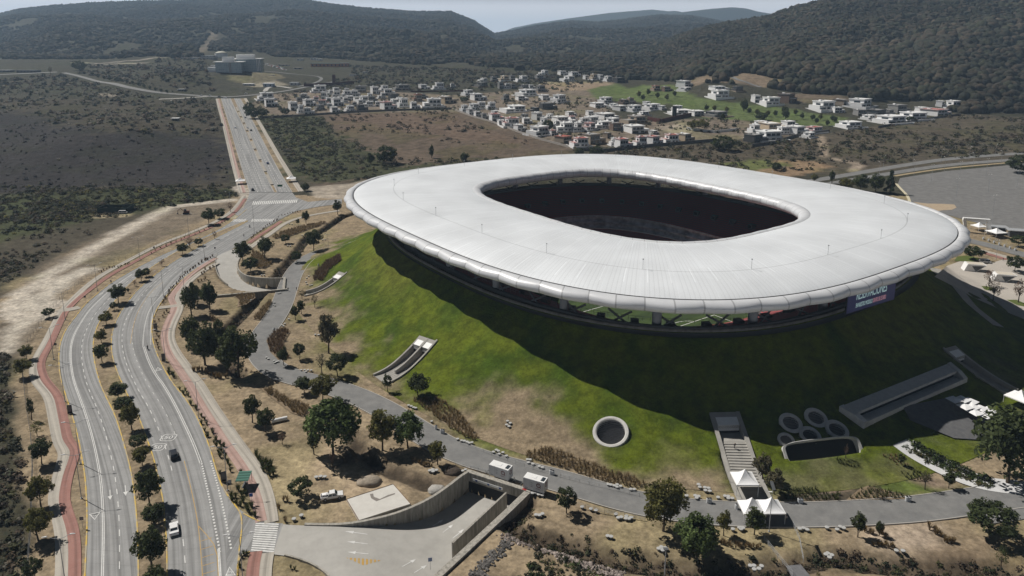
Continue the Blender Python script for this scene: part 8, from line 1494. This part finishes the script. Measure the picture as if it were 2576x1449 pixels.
P = G([q(7, (2110, 285))[0]])[0]; o = MB().tube([(-2.1, 0, .55), (2.1, .5, .55)], .55, 14).build('pipe', M['white'], None, P, .35, smooth=False); tag(o, 'white pipe section lying at the end of the tufted bed', 'pipe')
plain(0, q(8, (1360, 1449), (1480, 1260), (1600, 1270), (1900, 1390), (2100, 1500), (1300, 1560)), 1.1, .3, .9, {'green': 2, 'dark': 3, 'olive': 2}, 9, lo=.2, nm='creek_bushes')
# digger, compound, gate, kiosks
P = G([q(4, (1405, 165))[0]])[0]; r = empty('digger', P, .3); tag(r, 'rusty brown digger parked on the dirt near the junction', 'digger'); DG = mat('digger_brown', (.14, .06, .04), .7)
MB().box(-1.2, 2.0, -1.0, 1.0, .9, 2.0).build('body', DG, r); MB().box(-1.0, .3, -.8, .2, 2.0, 3.2).build('cab', M['steel'], r); MB().tube([(-1.1, .5, 1.6), (-3.0, .5, 3.6), (-4.6, .5, 2.4), (-4.9, .5, .6)], .22, 6).build('boom', DG, r); MB().box(-5.3, -4.5, .1, .9, .2, .8).build('bucket', M['steel'], r)
for s in (-1, 1): MB().prism([(-1.8, s * .7 - .3), (1.8, s * .7 - .3), (1.8, s * .7 + .3), (-1.8, s * .7 + .3)], 0, .85).build('track', M['rubber'], r)
P = G([q(4, (850, 160))[0]])[0]; r = empty('compound', P, .08); tag(r, 'dark green screened compound beside the dirt track', 'compound'); GS = mat('green_screen', (.012, .03, .022), .8)
for x0, x1, y0, y1 in ((-9, 9, -.1, .1), (-9, 9, 9.9, 10.1), (-9.1, -8.9, 0, 10), (8.9, 9.1, 0, 10)): MB().box(x0, x1, y0, y1, 0, 3.4).build('screen', GS, r)
g3 = lambda x, y: (2146.6 + x / 6, 362.2 + y / 6)
P = G([g3(1880, 1340)])[0]; r = empty('entrance_arch', P, -.35); tag(r, 'big white slanted frame arch at the stadium entrance by the car park', 'arch')
for pts in ([(-6.5, 0), (-5.2, 0), (-6.6, 7), (-8.2, 7)], [(4.2, 0), (6.6, 0), (5.2, 7), (3.4, 7)], [(-8.2, 7), (5.2, 7), (5.0, 8.2), (-8.0, 8.2)]):
    mb = MB(); mb.add([(x, -1.2, z) for x, z in pts] + [(x, 1.2, z) for x, z in pts], [(3, 2, 1, 0), (4, 5, 6, 7), (0, 1, 5, 4), (1, 2, 6, 5), (2, 3, 7, 6), (3, 0, 4, 7)]); mb.build('arch_leg' if pts[0][1] == 0 else 'lintel', M['white'], r)
for (x, y), lb in (((2160, 1345), 'flat canopy over the turnstiles, left one by the arch'), ((2470, 1400), 'flat canopy over the turnstiles, right one by the arch')):
    P = G([g3(x, y)])[0]; r = empty('turnstile_canopy', P, -.3); tag(r, lb, 'canopy'); MB().box(-5, 5, -3, 3, 3.6, 4.0).build('roof', M['grey'], r); MB().box(-4, 4, -1.2, 1.2, 0, 2.6).build('booth', M['steel'], r)
    for a in (-4.6, 4.6): MB().tube([(a, 0, 0), (a, 0, 3.6)], .12, 6).build('post', M['steel'], r)
pagoda('white peaked tent between the turnstile canopies', G([g3(2150, 1395)])[0], 7.5, 2.8, 4.8, .2); pagoda('white peaked tent framed by the entrance arch', G([g3(1890, 1300)])[0], 6, 2.6, 4.6, .2)
for i in range(7):
    P = G([g3(1960 + i * 80, 1440 + i * 28)])[0]; r = empty('turnstile', P, -.35); tag(r, '%s grey turnstile from the left in the row before the canopies' % ORDS[i], 'turnstile', 'turnstiles at the entrance'); MB().box(-.2, .2, -1, 1, 0, 1.1).build('cabinet', M['grey'], r); MB().tube([(0, .8, 1.0), (1.1, .8, 2.0)], .08, 6).tube([(0, -.5, .8), (1.1, -.5, 1.8)], .08, 6).build('gate_arm', M['grey'], r)
for (x, y), lb in (((2190, 590), 'angular white kiosk on the plaza, nearer the dense round tree'), ((2412, 668), 'angular white kiosk on the plaza, nearer the autumn trees')):
    P = G([q(6, (x, y))[0]])[0]; r = empty('kiosk', P, -.25); tag(r, lb, 'kiosk'); mb = MB(); A = [(-4.4, -2.2, 0), (.6, -2.6, 0), (.6, 2.2, 0), (-4.4, 2.2, 0), (-3.2, -2.4, 3.4), (4.6, -2.8, 3.4), (4.6, 2.4, 3.4), (-3.2, 2.4, 3.4)]
    mb.add(A, [(3, 2, 1, 0), (4, 5, 6, 7), (0, 1, 5, 4), (1, 2, 6, 5), (2, 3, 7, 6), (3, 0, 4, 7)]); mb.build('shell', M['white'], r); MB().add([(.2, -2.62, .4), (.7, -2.64, .4), (3.6, -2.77, 2.9), (-1.4, -2.55, 2.6)], [(0, 1, 2, 3)]).build('hatch', M['glass'], r); MB().box(-2.6, 4.2, -2.2, 2.0, 3.42, 3.5).build('roof', mat('kiosk_roof', (.55, .50, .42), .8), r)
# big screen slung under the roof edge
a, b_ = AT(2128, 790, 24.5), AT(2250, 752, 24.5); d = (b_ - a)[:2]; Ls = np.hypot(*d); r = empty('video_screen', ((a + b_) / 2), math.atan2(d[1], d[0])); tag(r, 'lit video screen with booking text hanging under the right front of the roof', 'screen')
MB().box(-Ls / 2, Ls / 2, 0, .5, -.2, 9.5).build('housing', M['dark'], r); MB().box(-Ls / 2 + .25, Ls / 2 - .25, -.03, 0, 0, 9.2).build('display', mat('display_navy', (.004, .006, .02), .4, emit=(.006, .008, .03), estr=1.0), r)
TXW = mat('display_text_cyan', (.1, .1, .1), .5, emit=(.55, .80, .80), estr=.38); TXP = mat('display_text_pink', (.1, .1, .1), .5, emit=(.8, .38, .45), estr=.34)
for tx, hh, cx_, wd_, zz, mm in (('RESERVACIONES', 4.4, -.01, .62, 4.9, TXW), ('EN NUESTRO MODULO', 2.0, -.15, .335, 1.7, TXW), ('DENTRO DEL ESTADIO', 2.0, .165, .27, 1.7, TXP)):
    o = text_part('lettering', tx, hh, r, (cx_ * Ls, -.06, zz), (math.pi / 2, 0, 0), mm); xs_ = [v.co.x for v in o.data.vertices]; o.scale = (wd_ * Ls / (max(xs_) - min(xs_)), 1, 1)
# ================================================================== PEOPLE
def figure(label, P, rz, top, legs, pose='walk', parent=None, skin=(.30, .17, .11)):
    me = bpy.data.meshes.new('person'); J = {'pel': (0, 0, .95), 'chest': (0, 0, 1.28), 'neck': (0, 0, 1.48), 'head': (0, .02, 1.66)}
    if pose == 'walk': J.update(kl=(.10, .14, .50), fl=(.10, .22, .06), tl=(.10, .38, .03), kr=(-.10, .02, .50), fr=(-.10, -.22, .08), tr=(-.10, -.06, .03), el=(.26, -.10, 1.14), hl=(.26, .04, .90), er=(-.26, .06, 1.14), hr=(-.26, .22, .94))
    else: J.update(kl=(.13, .42, .88), fl=(.13, .28, .44), tl=(.13, .44, .40), kr=(-.13, .40, .72), fr=(-.13, .14, .30), tr=(-.13, .30, .26), el=(.24, .22, 1.12), hl=(.24, .48, 1.04), er=(-.24, .22, 1.12), hr=(-.24, .48, 1.04))
    V = [J['pel'], J['chest'], J['neck'], J['head']]; E_ = [(0, 1), (1, 2), (2, 3)]; Rr = [.15, .17, .06, .11]
    for s, sh, hp in (('l', (.19, 0, 1.40), (.10, 0, .90)), ('r', (-.19, 0, 1.40), (-.10, 0, .90))):
        n = len(V); V += [sh, J['e' + s], J['h' + s]]; E_ += [(1, n), (n, n + 1), (n + 1, n + 2)]; Rr += [.07, .048, .036]
        n = len(V); V += [hp, J['k' + s], J['f' + s], J['t' + s]]; E_ += [(0, n), (n, n + 1), (n + 1, n + 2), (n + 2, n + 3)]; Rr += [.10, .068, .045, .04]
    me.from_pydata(V, E_, []); o = bpy.data.objects.new('person', me); COL.objects.link(o); sk_ = o.modifiers.new('s', 'SKIN'); 
    for i, v in enumerate(me.skin_vertices[0].data): v.radius = (Rr[i], Rr[i]); v.use_root = (i == 0)
    su = o.modifiers.new('u', 'SUBSURF'); su.levels = 1; su.render_levels = 1
    bpy.context.view_layer.update(); m2 = bpy.data.meshes.new_from_object(o.evaluated_get(bpy.context.evaluated_depsgraph_get())); o.modifiers.clear(); o.data = m2; m2.name = 'person'
    for m in (mat('skin', skin, .6), mat('top', top, .8), mat('trousers', legs, .8), mat('hair', (.02, .015, .012), .7)): m2.materials.append(m)
    for p in m2.polygons:
        z = p.center.z; hand = abs(p.center.x) > .2 and z < 1.0; p.material_index = 3 if (z > 1.70 or (z > 1.6 and p.center.y < -.02)) else (0 if z > 1.46 or hand else (1 if z > .98 else 2)); p.use_smooth = True
    o.location = [float(c) for c in P]; o.rotation_euler = (0, 0, rz); return tag(o, label, 'person')
def bike(label, P, rz, motor=False):
    r = empty('motorcycle' if motor else 'bicycle', P, rz); tag(r, label, 'motorcycle' if motor else 'bicycle'); R_ = .33
    for y in (-.55, .55):
        n = 20; mb = MB(); mb.tube([(0, y + R_ * math.cos(2 * math.pi * i / n), R_ + R_ * math.sin(2 * math.pi * i / n)) for i in range(n + 1)], .05 if motor else .022, 5); mb.build('wheel', M['rubber'], r)
    f = MB(); f.tube([(0, -.55, R_), (0, -.15, .82), (0, .40, .80), (0, .55, R_)], .05 if motor else .02, 6); f.tube([(0, -.15, .82), (0, .05, R_), (0, .40, .80)], .05 if motor else .02, 6); f.build('frame', M['steel'] if not motor else PAINTS['black'], r)
    if motor: MB().box(-.16, .16, -.2, .35, .40, .82).build('engine', PAINTS['black'], r)
    MB().box(-.09, .09, -.4, .02, .84, .92).build('saddle', M['rubber'], r); MB().tube([(-.26, .38, 1.02), (0, .42, .98), (.26, .38, 1.02)], .02, 6).build('handlebar', M['steel'], r); return r
for k, x, y, mo, L_, lb, tp in ((4, 1115, 1190, True, Er, 'dark rider', (.03, .03, .035)), (4, 1885, 268, True, Er, 'rider in dark clothes near the junction', (.03, .04, .06)), (4, 1840, 338, False, Er, 'cyclist in a pale top at the kerb', (.5, .5, .45)), (4, 838, 690, False, Wl, 'cyclist in a dark top at the west kerb', (.05, .05, .06))):
    P = G([q(k, (x, y))[0]])[0] + [0, 0, .03]; i = int(np.argmin(np.hypot(*(L_ - P[:2]).T))); d = L_[min(i + 2, 259)] - L_[max(i - 2, 0)]; rz = math.atan2(d[1], d[0]) - math.pi / 2
    bike({True: 'motorcycle under the ', False: 'bicycle under the '}[mo] + lb, P, rz, mo); figure(('motorcyclist, ' if mo else '') + lb + ', seated and riding', P + [0, 0, .02], rz, tp, (.03, .03, .04), 'ride')
for k, x, y, lb, tp, lg in ((8, 1305, 752, 'person in white top standing between the two trailers', (.6, .6, .6), (.05, .05, .06)), (9, 628, 1048, 'person in dark clothes under the front tent, left leg side', (.05, .05, .06), (.04, .04, .05)), (9, 780, 1042, 'person in light top beside the right tent leg', (.4, .35, .32), (.05, .05, .06)), (9, 392, 490, 'person in dark top climbing the shaded stairway', (.04, .04, .05), (.03, .03, .04)), (4, 2175, 748, 'person walking on the ring road near the small underpass, left', (.05, .05, .06), (.04, .04, .05)), (4, 2240, 745, 'person walking on the ring road near the small underpass, right', (.06, .05, .05), (.04, .04, .05)), (4, 2103, 198, 'person in white crossing at the junction kerb', (.6, .6, .6), (.1, .1, .12)), (6, 2417, 520, 'person in dark clothes on the plaza by the autumn tree', (.04, .04, .05), (.03, .03, .04))):
    figure(lb, G([q(k, (x, y))[0]])[0] + [0, 0, .06], R.uniform(0, 6), tp, lg)
build_mound()
